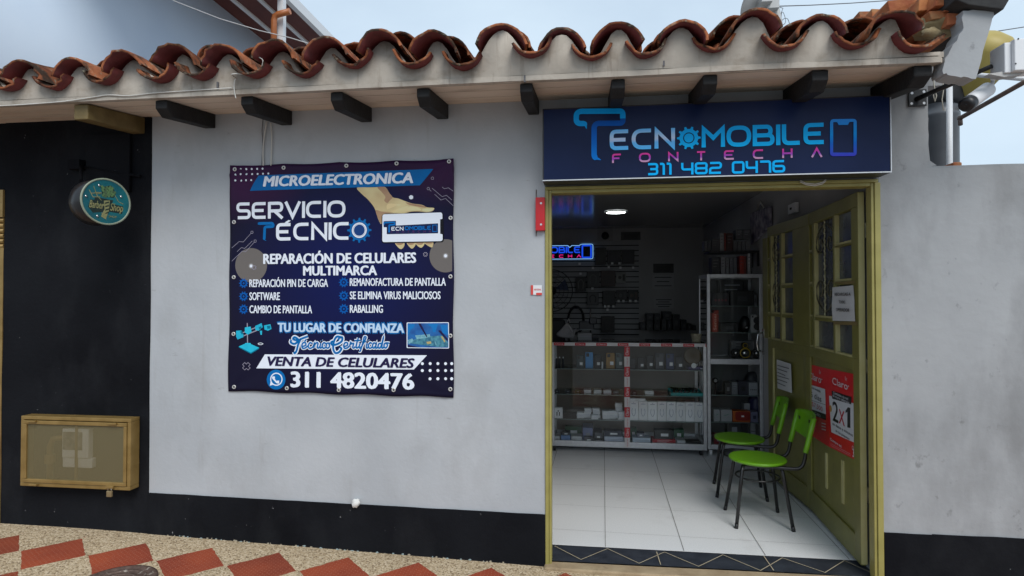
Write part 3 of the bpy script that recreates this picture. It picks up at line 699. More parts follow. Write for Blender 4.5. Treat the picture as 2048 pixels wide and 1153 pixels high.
# end parapet, its brick core broken open
pw = thing('end_parapet', 'broken brick and plaster parapet with black cap at the right end of the eave', 'parapet', (1.72, -.3, 2.5))
m_brick = tint_islands(stains(mat('broken_brick', (.32, .09, .035), (.44, .17, .06), 14, .9, bump=.5, bscale=35), (.30, .22, .12), 9, .50, .68, (1, 1, 1), .8), .3)
EP = Y(-.46)
def ep(l): return [EP.px(u, v) for u, v in l]
b = MB(); rg = random.Random(9)
def rough(l, amp=.006, n=6):
    o = []
    for (x0, z0), (x1, z1) in zip(l, l[1:]+l[:1]):
        for k in range(n): t = k/n; o.append((x0+(x1-x0)*t+(rg.uniform(-amp, amp) if k else 0), z0+(z1-z0)*t+(rg.uniform(-amp, amp) if k else 0)))
    return o
b.prism(EP, rough(ep([(1926, 22), (1990, 20), (1983, 45), (1952, 158), (1905, 152), (1886, 146), (1890, 118), (1925, 62)]), .004), -.09, 0)
b.build('plaster_end', m_grey, pw, bevel=.006)
b = MB(); b.prism(EP, ep([(1902, -60), (2025, -60), (2012, 2), (1998, 26), (1928, 16), (1904, 6)]), -2.6, .03); b.build('cap', mat('black_bitumen', (.02, .02, .021), (.04, .04, .04), 8, .9, bump=.4, bscale=30), pw, bevel=.004)
b = MB()
for i, (u, v, w_, h_, dy) in enumerate(((1800, 22, .17, .06, 0.35), (1848, 20, .12, .075, .18), (1890, 6, .13, .05, .10), (1905, 22, .14, .07, .12), (1770, 34, .16, .05, .6), (1740, 40, .16, .05, .9), (1872, 34, .10, .05, .12), (1835, 4, .2, .05, .5), (1905, 46, .1, .05, .1))):
    p = at(u, v, -.46+dy)
    q = MB(); n0 = len(b.v); b.box(p.x-w_/2, p.x+w_/2, p.y-.05, p.y+.3, p.z-h_/2, p.z+h_/2)
    for j in range(n0, len(b.v)): b.v[j] += Vector([rg.uniform(-.014, .014) for _ in range(3)])
b.build('brick_core', m_brick, pw, bevel=.004)
m_loam = mat('old_loam_mortar', (.23, .17, .085), (.36, .28, .16), 18, .95, bump=.7, bscale=30)
b = MB(); p = at(1880, 55, -.30); b.ball(p, .13, .09, .055, 14, 9, .45); p = at(1896, 38, -.22); b.ball(p, .10, .08, .05, 12, 8, .5); p = at(1862, 66, -.38); b.ball(p, .04, .03, .022, 10, 7, .5); p = at(1845, 50, -.1); b.ball(p, .17, .12, .07, 12, 8, .4); b.build('loam_fill', m_loam, pw)
b = MB(); b.box(1.63, 1.86, .02, 3.0, 2.60, 2.72); b.build('wall_core', m_grey, pw)
# duct of grey segments with a yellow hood, behind the courtyard wall
du = thing('waste_chute', 'dark grey segmented tube with a yellow tapering hood standing behind the courtyard wall', 'chute', (2.4, 1.0, 0))
m_dg = mat('grey_plastic_duct', (.085, .09, .10), (.11, .115, .125), 5, .35, bump=.03)
cx0, r1 = (at(1857, 240, 1.0).x+at(1908, 240, 1.0).x)/2, .105
zq = lambda v: at(1880, v, 1.0).z
b = MB(); b.sm = True; b.lathe((cx0, 1.0, 0), (0, 0, 1), [(.085, .2), (.09, 1.2), (.097, 1.9), (.10, zq(240)), (.107, zq(236)), (.107, zq(230)), (.10, zq(228)), (.102, zq(205)), (.11, zq(204))], 24); b.build('tube', m_dg, du)
b = MB(); b.sm = True; zq0 = zq(214); b.lathe((cx0, 1.0, zq0), (.12, 0, 1), [(.105, 0), (.126, zq(206)-zq0), (.131, zq(165)-zq0), (.115, zq(150)-zq0), (.11, zq(120)-zq0)], 24); b.build('collar', mat('black_rubber', (.018, .018, .02), rough=.6), du)
m_yel = mat('yellow_plastic', (.33, .25, .055), (.42, .33, .09), 4, .5)
p0, p1 = at(1925, 190, 1.0), at(1972, 105, .85); ax = p1-p0
b = MB(); b.sm = True; b.lathe(p0-ax*.25, ax, [(.07, 0), (.115, .10), (.15, .22), (.165, .36), (.15, .42), (.09, .46), (.02, .475)], 24); b.build('hood', m_yel, du)
# white pipe frame behind the wall
pf = MB(); q0, q1, q2 = at(1897, 332, .55), at(1899, 146, .55), at(2070, 160, .25); pf.tube([q0+Vector((0, 0, -.6)), q1], .016, 10); pf.tube([q1, q2], .013, 8)
tag(pf.build('pipe_frame', m_white), 'slim white pipe frame rising behind the courtyard wall', 'pipe')
bs = MB(); q = at(1905, 322, .1); bs.box(q.x-.025, q.x+.02, .05, .18, 2.16, 2.20); 
o = tag(bs.build('brick_fragment', m_brick, bevel=.008), 'small orange brick fragment on top of the courtyard wall', 'brick')
# lamp arm on the pier with its housing and the camera
ar = thing('floodlight', 'white box floodlight on a black arm bolted to the right pier', 'floodlight', (1.7, 0, 2.5))
c0 = FA.px(1832, 196); b = MB(); b.slab(FA, c0[0]-.045, c0[0]+.045, c0[1]-.05, c0[1]+.04, .008, .016); b.build('mounting_plate', m_dark, ar, bevel=.003)
b = MB()
for da, db in ((.03, .025), (.03, -.035), (-.03, -.035), (-.028, .02)): disc(b, FA, c0[0]+da, c0[1]+db, .007, .0175, 10)
b.build('bolt', m_alu, ar)
e0, e1 = FA.w(c0[0]-.005, c0[1]-.012, .016), at(1983, 133, -.36); b = MB(); b.tube([e0, e0.lerp(e1, .55)], .0125, 10); b.tube([e0.lerp(e1, .5), e1], .0105, 10); b.tube([e0.lerp(e1, .53), e0.lerp(e1, .56)], .016, 10); b.tube([e0.lerp(e1, .80), e0.lerp(e1, .81)], .0125, 10); b.build('arm', m_dark, ar)
HB = Y(-.36); h0, h1 = HB.px(2001, 96), HB.px(2120, 151)
b = MB(); b.slab(HB, h0[0], h1[0], h1[1], h0[1]+.003, 0, .09); b.slab(HB, h0[0]-.028, h0[0]-.0005, h1[1]-.002, h0[1]-.004, -.03, .07); b.build('housing', m_white, ar, bevel=.004)
b = MB(); p = HB.px(2000, 163); b.prism(HB, [HB.px(1960, 158), HB.px(2000, 151), HB.px(2040, 150), HB.px(2022, 160), HB.px(1990, 164)], .02, .06); b.build('bracket', mat('galvanised_steel', (.3, .29, .28), (.42, .41, .4), 20, .5, .6), ar)
b = MB()
for u, v in ((2008, 94), (2003, 142)): k = HB.px(u, v); disc(b, HB, k[0], k[1]-.003, .004, .0915, 8)
b.build('screw', m_dark, ar)
cc = thing('security_camera', 'white bullet camera with a black lens hanging under the floodlight arm', 'camera', (1.8, -.3, 2.4))
a0, a1 = at(1930, 212, -.37), at(1973, 181, -.30); ax = a1-a0
b = MB(); b.sm = True; ln = ax.length; b.lathe(a0+ax*.25, ax, [(.031, 0), (.034, .01), (.034, ln*.8), (.028, ln*.84)], 20); b.build('camera_body', m_white, cc)
b = MB(); b.sm = True; b.lathe(a0, ax, [(.022, 0), (.032, .004), (.0335, ln*.255)], 20); b.sm = True; b.lathe(a0-ax*.02, ax, [(.010, 0), (.012, .01)], 12); b.build('lens_hood', m_dark, cc)
b = MB(); b.tube([a1-ax*.1, at(1983, 176, -.31), at(1986, 160, -.32)], .008, 8); b.build('camera_mount', m_white, cc)
rd = MB(); k0, k1 = at(1918, 238, .7), at(2075, 150, .1); rd.tube([k0, k1], .014, 8); rd.tube([at(1920, 234, .7), at(1921, 250, .68)], .013, 8)
tag(rd.build('brown_rod', mat('rusty_rod', (.10, .07, .06), (.15, .10, .08), 20, .7)), 'thin brown rod slanting out of the grey segmented tube', 'rod')
# dangling strings under the last rafter
st_ = MB(); m_string = mat('white_string', (.5, .48, .42), rough=.9)
for l in ([(1867, 160), (1869, 176), (1867, 192), (1870, 204), (1873, 192), (1870, 182), (1868, 170)], [(1885, 157), (1887, 180), (1884, 200), (1887, 221)]): st_.tube([at(u, v, .02) for u, v in l], .0028, 5)
tag(st_.build('string', m_string), 'white strings dangling beside the last black rafter', 'string')
# satellite dish behind the roof
sdh = thing('satellite_dish', 'grey satellite dish on a bent pole rising behind the roof tiles', 'satellite dish', (2.4, 5.0, 4.6))
m_dish = mat('dish_grey', (.42, .43, .43), (.5, .5, .5), 5, .5)
DY = 5.0; dc = at(1512, 4, DY); aim = Vector((-.69, .45, .56)).normalized()
b = MB(); b.sm = True; b.lathe(dc-aim*.05, aim, [(.0, .0), (.09, .008), (.17, .03), (.235, .062), (.262, .085), (.268, .083)], 36, cap=False); b.build('dish', m_dish, sdh, solid=.008)
b = MB(); b.tube([at(1561, 75, DY), at(1556, 40, DY), at(1551, 16, DY), at(1541, 2, DY)], .05, 10); b.build('pole', m_dish, sdh)
b = MB(); p = at(1543, 13, DY-.05); b.box(p.x-.07, p.x+.08, DY-.13, DY+.08, p.z-.06, p.z+.07); p = at(1530, 4, DY-.15); b.box(p.x-.06, p.x+.08, DY-.22, DY-.1, p.z-.03, p.z+.13); b.tube([at(1522, 12, DY-.1), at(1548, 8, DY-.1)], .02, 8); b.tube([at(1522, 14, DY), at(1540, 19, DY)], .014, 8); b.build('bracket', m_dish, sdh, bevel=.008)
b = MB(); m_wire = mat('thin_cable', (.12, .12, .13), rough=.7)
b.tube([at(u, v, DY) for u, v in ((1553, 13), (1566, 17), (1561, 30), (1564, 50))], .005, 4)
b.tube([at(u, v, DY) for u, v in spline([(1563, 40), (1563, 28), (1566, 25), (1570, 35), (1571, 45), (1566, 50), (1563, 44), (1568, 38), (1575, 38), (1579, 48)], 5)], .0045, 4)
b.build('loose_cable', m_wire, sdh)
def wire(name, l, y0, y1, r, m, lab):
    n = len(l)-1; b = MB(); b.tube([at(u, v, y0+(y1-y0)*i/n) for i, (u, v) in enumerate(l)], r, 5); tag(b.build(name, m), lab, 'cable')
wire('overhead_cable', [(1556, 13), (1620, 11), (1700, 7), (1800, 0), (1900, -8)], 5, 7, .007, m_wire, 'dark overhead wire leading from the satellite dish to the right')
wire('overhead_cable', [(1940, 72), (2000, 62), (2090, 48)], 3, 3.5, .005, m_wire, 'short dark overhead wire crossing the sky at the right edge')
wire('overhead_cable', [(300, -25), (350, 3), (440, 38), (520, 62), (580, 76), (625, 90)], 1.6, .9, .0038, mat('pale_cable', (.5, .5, .5), rough=.6), 'pale wire sagging across the blue grey side wall')
m_cab = mat('white_cable', (.55, .54, .50), (.62, .61, .58), 20, .5)
# cables on the front
c_ = crop(0, 0, 2018/700)
b = MB(); b.tube([EB.w(*EB.px(*c_(x, y)), .018) for x, y in spline([(-60, 622), (130, 612), (300, 600), (420, 588), (560, 567), (640, 556), (760, 560), (900, 545), (1100, 532), (1350, 515)], 6)], .0032, 5)
b.tube([EB.w(*EB.px(*c_(x, y)), .018+.05*(y < 460)) for x, y in spline([(1535, 362), (1556, 378), (1552, 410), (1530, 440), (1480, 458), (1400, 455), (1370, 465), (1362, 500), (1364, 535), (1372, 575)], 5)], .003, 5)
tag(b.build('eave_cable', m_cab), 'white cable running along the eave edge board', 'cable')
for k, l in enumerate(([(1524, 690), (1518, 760), (1522, 830), (1516, 960)], [(1545, 705), (1530, 800), (1524, 880), (1526, 960)], [(1568, 715), (1574, 800), (1570, 960)])):
    b = MB(); b.tube([FA.w(*FA.px(*c_(x, y)), .014) for x, y in spline(l, 5)], .004 if k else .0025, 6)
    tag(b.build('wall_cable', m_cab if k else m_wire), ('thin grey wire running down the wall behind the white cables above the banner', 'thicker of the white cables dropping to the banner, left one', 'white cable dropping to the banner, right of the other two')[k], 'cable')
b = MB(); l = [(1600, 364), (1612, 370), (1630, 372), (1645, 368), (1652, 362)]; b.tube([at(u, v, -.02) for u, v in l], .0028, 5); b.tube([at(u, v-3, -.022) for u, v in l], .0028, 5)
tag(b.build('cable_loop', m_cab), 'small white cable loop hanging under the illuminated shop sign', 'cable')
# lump of plaster on the base band
b = MB(); p = FA.w(*FA.px(714, 1005)); b.ball((p.x, -.018, p.z), .026, .016, .024, 12, 8, .5)
tag(b.build('plaster_lump', mat('fresh_plaster', (.66, .66, .64), rough=.9)), 'white lump of plaster stuck on the upper edge of the black base band', 'plaster')
# paint flecks and grit along the foot of the wall
b = MB(); rf = random.Random(21)
for k in range(60):
    x = rf.uniform(-2.6, -.3); z = gz(x)+rf.uniform(-.003, .004); w_ = rf.uniform(.005, .022); b.k = k % 2
    b.face(FA, [(x, z), (x+w_*.6, z-.003), (x+w_, z+.002), (x+w_*.7, z+rf.uniform(.004, .009)), (x+w_*.2, z+.005)], .0155+.00005*(k % 7))
tag(b.build('paint_flecks', [mat('pale_blue_paint', (.26, .33, .34), rough=.9), mat('pale_grit', (.34, .30, .23), rough=.9)], shop), kind='stuff')
# nails
for u, v in ((438, 172), (1050, 160), (1327, 128)): b = MB(); p = EB.px(u, v); b.slab(EB, p[0]-.004, p[0]+.004, p[1]-.016, p[1]+.016, .003, .016); b.build('eave_bracket', m_wire, shop)

# ================================================================== MANHOLE COVER
mh = thing('manhole_cover', 'rusty brown iron manhole cover set in the checkered pavement', 'manhole cover', (-2.5, -.3, 0))
m_rust = stains(mat('rusty_iron', (.075, .045, .036), (.13, .085, .068), 30, .65, .3, bump=.4, bscale=50), (.40, .35, .30), 22, .60, .66, (1, 1, 1), .9)
mc = floor_at(262, 1129, gz(-2.5)); mc.y -= .19; mc.x += .07; hz = gz(mc.x)-.012*.45+.004
b = MB(); b.sm = True; b.lathe((mc.x, mc.y, hz-.02), (0, 0, 1), [(.19, 0), (.19, .024), (.168, .028), (.164, .020), (.0, .021)], 40, cap=False)
b.build('lid', m_rust, mh)
b = MB(); b.sm = True
for r in (.05, .09, .13): b.lathe((mc.x, mc.y, hz+.0005), (0, 0, 1), [(r-.008, 0), (r-.006, .006), (r+.006, .006), (r+.008, 0)], 36, cap=False)
b.build('lid_ribs', m_rust, mh)
# ================================================================== SHOP SIGN (light box)
SG = Y(-.15)
sgn = thing('shop_sign', 'dark navy light box sign with blue and pink lettering over the doorway', 'sign', (.64, 0, 2.11))
x0, x1, z0, z1 = -.2375, 1.525, 2.113, 2.508
m_cabinet = mat('black_sheet_metal', (.010, .011, .016), rough=.4)
b = MB(); b.box(x0, x1, -.146, -.012, z0, z1); b.build('cabinet', m_cabinet, sgn, bevel=.003)
m_face = mat('navy_sign_face', (.007, .014, .050), (.010, .019, .066), 2.5, .3, spec=.12)
b = MB(); b.box(x0+.007, x1-.006, -.1475, -.1461, z0+.007, z1-.007); b.build('face', m_face, sgn)
b = MB(); b.box(x0, x1, -.151, -.1462, z0, z0+.0055); b.box(x1-.0045, x1, -.151, -.1462, z0+.006, z1); b.build('trim', m_alu, sgn)
c4 = crop(1140, 200, 6.4); c5 = crop(1440, 220, 2048/300)
cy = SG.o.y; LAY = -.0015
zt, zb = SG.px(*c4(640, 375))[1], SG.px(*c4(640, 635))[1]
m_s_ecn = grad('sign_white_blue', [(0, srgb(90, 185, 250)), (.30, srgb(105, 185, 245)), (.48, srgb(190, 205, 235)), (.62, srgb(170, 205, 240)), (1, srgb(85, 175, 240))], zb, zt)
m_s_cy = grad('sign_cyan', [(0, srgb(0, 178, 245)), (1, srgb(0, 155, 225))], zb, zt)
m_s_pink = grad('sign_pink', [(0, srgb(200, 150, 190)), (.2, srgb(150, 75, 185)), (.55, srgb(200, 60, 160)), (1, srgb(238, 70, 130))], SG.px(*c4(950, 780))[1], SG.px(*c4(950, 650))[1])
m_s_num = mat('sign_number_blue', srgb(0, 178, 250), rough=.4, spec=.12)
m_s_light = mat('sign_logo_light', srgb(0, 160, 235), srgb(0, 145, 220), 4, .4, spec=.12); m_s_deep = grad('sign_logo_deep', [(0, srgb(0, 120, 210)), (.6, srgb(0, 95, 190)), (1, srgb(0, 70, 150))], zb-.06, zt+.06)
m_s_phone = grad('sign_phone', [(0, srgb(55, 60, 185)), (.35, srgb(10, 100, 200)), (.6, srgb(0, 140, 220)), (1, srgb(40, 130, 215))], SG.px(1690, 312)[1], SG.px(1690, 240)[1])
sc = 1/6.4*2.95/1180   # metres per crop pixel
b = MB(); glyphpx(b, SG, c4, 'ECN', 508, 1345, 635, 372, LAY+.003, .19, .28); b.build('lettering', m_s_ecn, sgn)
b = MB(); glyphpx(b, SG, c5, 'MOBILE', -253, 1445, 495, 205, LAY+.003, .195, .28)
g0 = SG.px(*c4(1520, 490)); gr = SG.px(*c4(1672, 490))[0]-g0[0]; gear(b, SG, g0[0], g0[1], gr, gr*.79, LAY+.003, 10, gr*.48); disc(b, SG, g0[0], g0[1], gr*.40, LAY+.003)
b.build('lettering', m_s_cy, sgn)
b = MB(); LW = 74*sc
stroke(b, SG, pts(SG, c4, [(212, 372), (195, 306, 50), (80, 305, 60), (80, 150, 70), (675, 145, 80), (675, 240)]), LW, LAY+.003, taper=lambda t: min(1, .12+t*7))
b.build('logo', m_s_light, sgn)
b = MB(); stroke(b, SG, pts(SG, c4, [(676, 215), (676, 300, 60), (308, 302, 70), (308, 738, 60), (395, 770)]), LW, LAY+.0022, taper=lambda t: min(1, (1-t)*9+.1))
b.build('logo', m_s_deep, sgn)
b = MB(); glyphpx(b, SG, crop(1140, 200, 6.4), 'FONTECHA', 538, 6.4*(1645-1140), 773, 652, LAY+.003, .19, 1.9); b.build('lettering', m_s_pink, sgn)
b = MB(); glyphpx(b, SG, c4, '311', 985, 1300, 965, 808, LAY+.003, .185, .28); glyphpx(b, SG, c4, '482', 1422, 1945, 955, 800, LAY+.003, .185, .28); glyphpx(b, SG, c5, '0476', 160, 890, 865, 695, LAY+.003, .185, .28); b.build('lettering', m_s_num, sgn)
b = MB(); ph = pts(SG, c5, [(1522, 150, 30), (1843, 145, 30), (1843, 612, 30), (1522, 615, 30)]); stroke(b, SG, ph, 42*2.93/1180/6.83, LAY+.003, True)
b.face(SG, [q[:2] for q in pts(SG, c5, [(1535, 585), (1830, 585), (1830, 630), (1535, 630)])], LAY+.0026); b.face(SG, [q[:2] for q in pts(SG, c5, [(1595, 165), (1770, 163), (1745, 207), (1620, 209)])], LAY+.0027)
b.build('phone_symbol', m_s_phone, sgn)

# ================================================================== BANNER
BA = Y(-.012)
bn = thing('banner', 'dark navy printed vinyl banner listing phone repair services pinned to the white wall', 'banner', (-1.45, 0, .92))
bx0, bx1, bz0, bz1 = -2.143, -.760, .918, 2.283
def bdisp(a, b_):
    d = .0022*sin(a*5.1+b_*2)+.0016*sin(b_*7+a*3)
    for cx, cz, k in ((bx0+.02, bz1-.02, 1.), (bx1-.02, bz1-.02, 1.2), (bx0, bz0, .5), (bx1, bz0, .6)):
        dx, dz = a-cx, b_-cz; r = sqrt(dx*dx+dz*dz)+1e-5; th = math.atan2(dz, dx)
        d += k*.007*exp(-r/.16)*sin(8*th)*min(1, r/.05)
    for k, ex in enumerate((-2.10, -1.82, -1.44, -1.13, -.785)):
        d += .003*exp(-((a-ex)/.09)**2)*exp(-(bz1-b_)/.08)
        d += .004*exp(-((a-ex-.17)/.10)**2)*exp(-(b_-bz0)/.06)
    return d
def bl(k): return lambda a, b_: bdisp(a, b_)+.0012*k
def banner_material():
    m = mat('banner_print', (.012, .012, .04), rough=.36, spec=.10); t, bb = nodes_of(m); N = t.nodes.new; K = t.links.new
    tcn = N('ShaderNodeTexCoord'); 
    def blob(loc, sx, sz):
        mpn = N('ShaderNodeMapping'); mpn.vector_type = 'TEXTURE'; mpn.inputs['Location'].default_value = (loc[0]+1.45, 0, loc[1]-.92); mpn.inputs['Scale'].default_value = (sx, 50, sz); g = N('ShaderNodeTexGradient'); g.gradient_type = 'SPHERICAL'
        K(tcn.outputs['Object'], mpn.inputs[0]); K(mpn.outputs[0], g.inputs[0]); return g.outputs['Fac']
    prev = None
    for fac, col in ((blob((-1.4, 1.62), .78, .75), (.006, .011, .085)), (blob((-2.05, 2.22), .45, .30), (.055, .012, .06)), (blob((-.85, 2.24), .40, .24), (.045, .012, .055)), (blob((-1.45, 2.27), .9, .10), (.030, .010, .045))):
        mxn = N('ShaderNodeMix'); mxn.data_type = 'RGBA'; mxn.inputs[7].default_value = (*col, 1)
        if prev: K(prev, mxn.inputs[6])
        else: mxn.inputs[6].default_value = (.0095, .0085, .026, 1)
        K(fac, mxn.inputs[0]); prev = mxn.outputs[2]
    K(prev, bb.inputs['Base Color']); return m
b = MB(); b.sm = True
def bedge(u, v):
    a = bx0+(bx1-bx0)*u; z = bz0+(bz1-bz0)*v
    z += -.006*abs(sin(u*pi*4))*(v**12)+.007*sin(u*pi*4)**2*(1-v)**12-.010*(u)*(1-v)**3; a += .003*sin(v*pi*5)*(1 if u > .5 else -1)*(abs(u-.5)*2)**10
    return BA.w(a, z, bdisp(a, z))
b.grid(bedge, 70, 70); b.build('sheet', banner_material(), bn, solid=-.0008)
A4 = crop(440, 300, 2048/480); A5 = crop(440, 540, 2048/480); AH = crop(750, 370, 1400/170)
MPX = 1400/ (908-462)/1000          # metres per photo pixel on the banner
m_bw = mat('print_white', (.76, .81, .90), rough=.4, spec=.2); m_bblue = mat('print_blue', srgb(0, 108, 178), srgb(0, 98, 165), 3, .4, spec=.15); m_bdark = mat('print_navy', (.016, .012, .06), rough=.4, spec=.15)
def para(b, cr, l, k): # banded so that it follows the folds
    p = [BA.px(*cr(x, y)) for x, y in l]; n = 28
    f = bl(k)
    def g(u, v):
        t0 = (p[0][0]+(p[1][0]-p[0][0])*u, p[0][1]+(p[1][1]-p[0][1])*u); t1 = (p[3][0]+(p[2][0]-p[3][0])*u, p[3][1]+(p[2][1]-p[3][1])*u)
        a, z = t1[0]+(t0[0]-t1[0])*v, t1[1]+(t0[1]-t1[1])*v; return BA.w(a, z, f(a, z))
    b.sm = True; b.grid(g, n, 6); b.sm = False
b = MB(); para(b, A4, [(330, 220), (1822, 165), (1705, 303), (256, 352)], 2); b.build('heading_band', m_bblue, bn)
b = MB(); para(b, A5, [(383, 722), (1765, 730), (1655, 851), (310, 841)], 1); b.build('heading_band', m_bw, bn)
def line(cr, s, x0, x1, yb, yt, k, bold, shear=0., m=None):
    b = MB(); textpx(b, BA, cr, s, x0, x1, yb, yt, bl(k), bold, shear); b.build('lettering', m or m_bw, bn)
line(A4, 'MICROELECTRONICA', 372, 1650, 298, 213, 3.6, .045, .15)
b = MB(); glyphpx(b, BA, A4, 'SERVICIO', 143, 1072, 586, 442, bl(2), .185, .26); b.build('lettering', m_bw, bn)
b = MB(); glyphpx(b, BA, A4, 'ECNIC', 482, 1112, 772, 622, bl(2), .185, .28)
b.face(BA, [BA.px(*A4(*q)) for q in ((555, 622), (590, 600), (608, 606), (580, 628))], bl(2)); b.build('lettering', m_bw, bn)
line(A4, 'REPARACIÓN DE CELULARES', 370, 1675, 968, 885, 2, .038)
line(A4, 'MULTIMARCA', 712, 1343, 1070, 992, 2, .038)
for s, xa, xb, yb in (('REPARACIÓN PIN DE CARGA', 250, 925, 146), ('SOFTWARE', 250, 512, 258), ('CAMBIO DE PANTALLA', 250, 788, 370), ('REMANOFACTURA DE PANTALLA', 1110, 1928, 136), ('SE ELIMINA VIRUS MALICIOSOS', 1110, 1883, 250), ('RABALLING', 1110, 1392, 366)):
    line(A5, s, xa, xb, yb, yb-64, 2, .018)
line(A5, '311 4820476', 603, 1660, 1008, 880, 2, .042)
b = MB(); textpx(b, BA, A5, 'TU LUGAR DE CONFIANZA', 485, 1580, 539, 449, bl(1.5), .085); b.build('lettering', m_bblue, bn)
b = MB(); textpx(b, BA, A5, 'TU LUGAR DE CONFIANZA', 492, 1573, 532, 458, bl(2.5), .042); b.build('lettering', mat('print_pale_blue', (.50, .66, .84), rough=.4, spec=.15), bn)
b = MB(); textpx(b, BA, A5, 'VENTA DE CELULARES', 405, 1662, 826, 750, bl(2.6), .045, .2); b.build('lettering', m_bdark, bn)
# cursive line drawn with a pen: white outline under blue
CUR = {
 'T': [[(610, 598), (606, 620), (640, 632), (670, 600), (640, 575), (625, 590), (660, 602), (705, 585), (752, 568)], [(690, 590), (668, 640), (655, 690), (640, 712), (632, 700)]],
 'e1': [[(700, 655), (730, 645), (733, 625), (712, 622), (700, 645), (706, 668), (728, 668), (750, 650)], [(722, 612), (738, 595)]],
 'c1': [[(788, 630), (770, 622), (755, 645), (762, 668), (780, 668), (798, 655)]],
 'n': [[(798, 655), (808, 625), (803, 668)], [(803, 650), (825, 622), (838, 630), (832, 660), (842, 668), (858, 650)]],
 'i1': [[(862, 625), (855, 658), (862, 668), (876, 655)], [(868, 602), (870, 606)]],
 'c2': [[(905, 630), (888, 622), (874, 645), (882, 668), (898, 666), (908, 655)]],
 'o1': [[(930, 625), (912, 630), (908, 660), (924, 668), (938, 650), (930, 625), (942, 632)]],
 'C': [[(1010, 600), (1022, 580), (1045, 578), (1040, 610), (1000, 635), (960, 640), (952, 618), (968, 610)], [(1045, 578), (1000, 570), (975, 610), (968, 670), (985, 708), (1015, 705), (1038, 675), (1025, 660)]],
 'e2': [[(1058, 655), (1088, 645), (1090, 625), (1070, 622), (1058, 645), (1064, 668), (1086, 668), (1108, 650)]],
 'r': [[(1108, 650), (1118, 618), (1122, 632), (1142, 628), (1134, 660), (1144, 668), (1156, 655)]],
 't': [[(1182, 580), (1164, 650), (1170, 668), (1188, 655)], [(1148, 605), (1200, 602)]],
 'i2': [[(1198, 625), (1190, 658), (1198, 668), (1212, 652)], [(1206, 602), (1208, 606)]],
 'f': [[(1212, 652), (1240, 600), (1248, 575), (1232, 575), (1222, 620), (1200, 690), (1190, 692)], [(1212, 618), (1248, 612)]],
 'i3': [[(1258, 625), (1250, 658), (1258, 668), (1270, 655)], [(1264, 602), (1266, 606)]],
 'c3': [[(1298, 630), (1282, 622), (1268, 645), (1276, 668), (1292, 666), (1304, 652)]],
 'a': [[(1332, 628), (1312, 626), (1302, 655), (1315, 668), (1330, 648), (1336, 624), (1330, 660), (1340, 668), (1352, 652)]],
 'd': [[(1378, 630), (1358, 630), (1350, 658), (1364, 668), (1380, 640), (1398, 568), (1382, 655), (1390, 668), (1404, 652)]],
 'o2': [[(1422, 624), (1404, 632), (1402, 660), (1418, 666), (1430, 645), (1422, 624), (1448, 628)]],
}
for lay, w_, m in ((1.6, 26, m_bw), (2.2, 13, m_bblue)):
    b = MB()
    for j, l in enumerate(CUR.values()):
        for s in l:
            q = [BA.px(*A5(*p)) for p in s]; q = spline(q, 4); ww = w_*(1.35 if j in (0, 7) else 1)
            stroke(b, BA, [tuple(k) for k in q], ww/4.267*MPX*.97, lambda a, z, L_=lay, jj=j: bdisp(a, z)+.0012*(L_+.02*jj))
    b.build('script_lettering', m, bn)
# gears before the list, round glyph, gear round the O
b = MB()
for x, y in ((200, 115), (200, 227), (200, 337), (1058, 108), (1058, 222), (1058, 334)):
    a, z = BA.px(*A5(x, y)); r = 41/4.267*MPX; gear(b, BA, a, z, r, r*.76, bl(1.6), 10, r*.45); disc(b, BA, a, z, r*.22, bl(1.6), 12); b.build('gear_symbol', mat('print_mid_blue', srgb(0, 85, 165), rough=.4, spec=.15), bn); b = MB()
b = MB(); a, z = BA.px(*A4(1190, 687)); r = 100/4.267*MPX; gear(b, BA, a, z, r, r*.80, bl(1.5), 12); b.build('gear_symbol', m_bblue, bn)
b = MB(); disc(b, BA, a, z, r*.62, bl(2.2), 28, r*.52); disc(b, BA, a, z, r*.50, bl(2.2), 28, r*.45); b.k = 1; disc(b, BA, a, z, r*.44, bl(2.0), 28); disc(b, BA, a, z, r*.66, bl(1.9), 28)
b.build('gear_symbol', [m_bw, mat('print_gear_core', (.010, .05, .20), rough=.4, spec=.15)], bn)
b = MB(); stroke(b, BA, pts(BA, A4, [(330, 688), (372, 655, .01), (335, 640, .02), (335, 630, .008), (452, 628, .012), (460, 655, .008), (385, 660, .012), (380, 765, .01), (398, 778)])[2:], 23/4.267*MPX, bl(1.8), taper=lambda t: min(1, .7+t*3, (1-t)*6+.1))
b.build('logo', m_bblue, bn)
# messaging symbol
b = MB(); a, z = BA.px(*A5(480, 937)); r = 80/4.267*MPX; disc(b, BA, a, z, r, bl(1.3), 36); b.build('telephone_symbol', m_bblue, bn)
b = MB(); disc(b, BA, a+r*.04, z+r*.04, r*.66, bl(2.0), 30, r*.55)
b.face(BA, [(a-r*.66, z-r*.62), (a-r*.56, z-r*.22), (a-r*.25, z-r*.5)], bl(2.0))
stroke(b, BA, [(a-r*.28, z+r*.32), (a-r*.24, z+r*.05, .01), (a+r*.05, z-r*.24, .01), (a+r*.34, z-r*.24)], r*.2, bl(2.1), taper=lambda t: 1.5-1.1*sin(pi*t)*.6)
b.build('telephone_symbol', m_bw, bn)
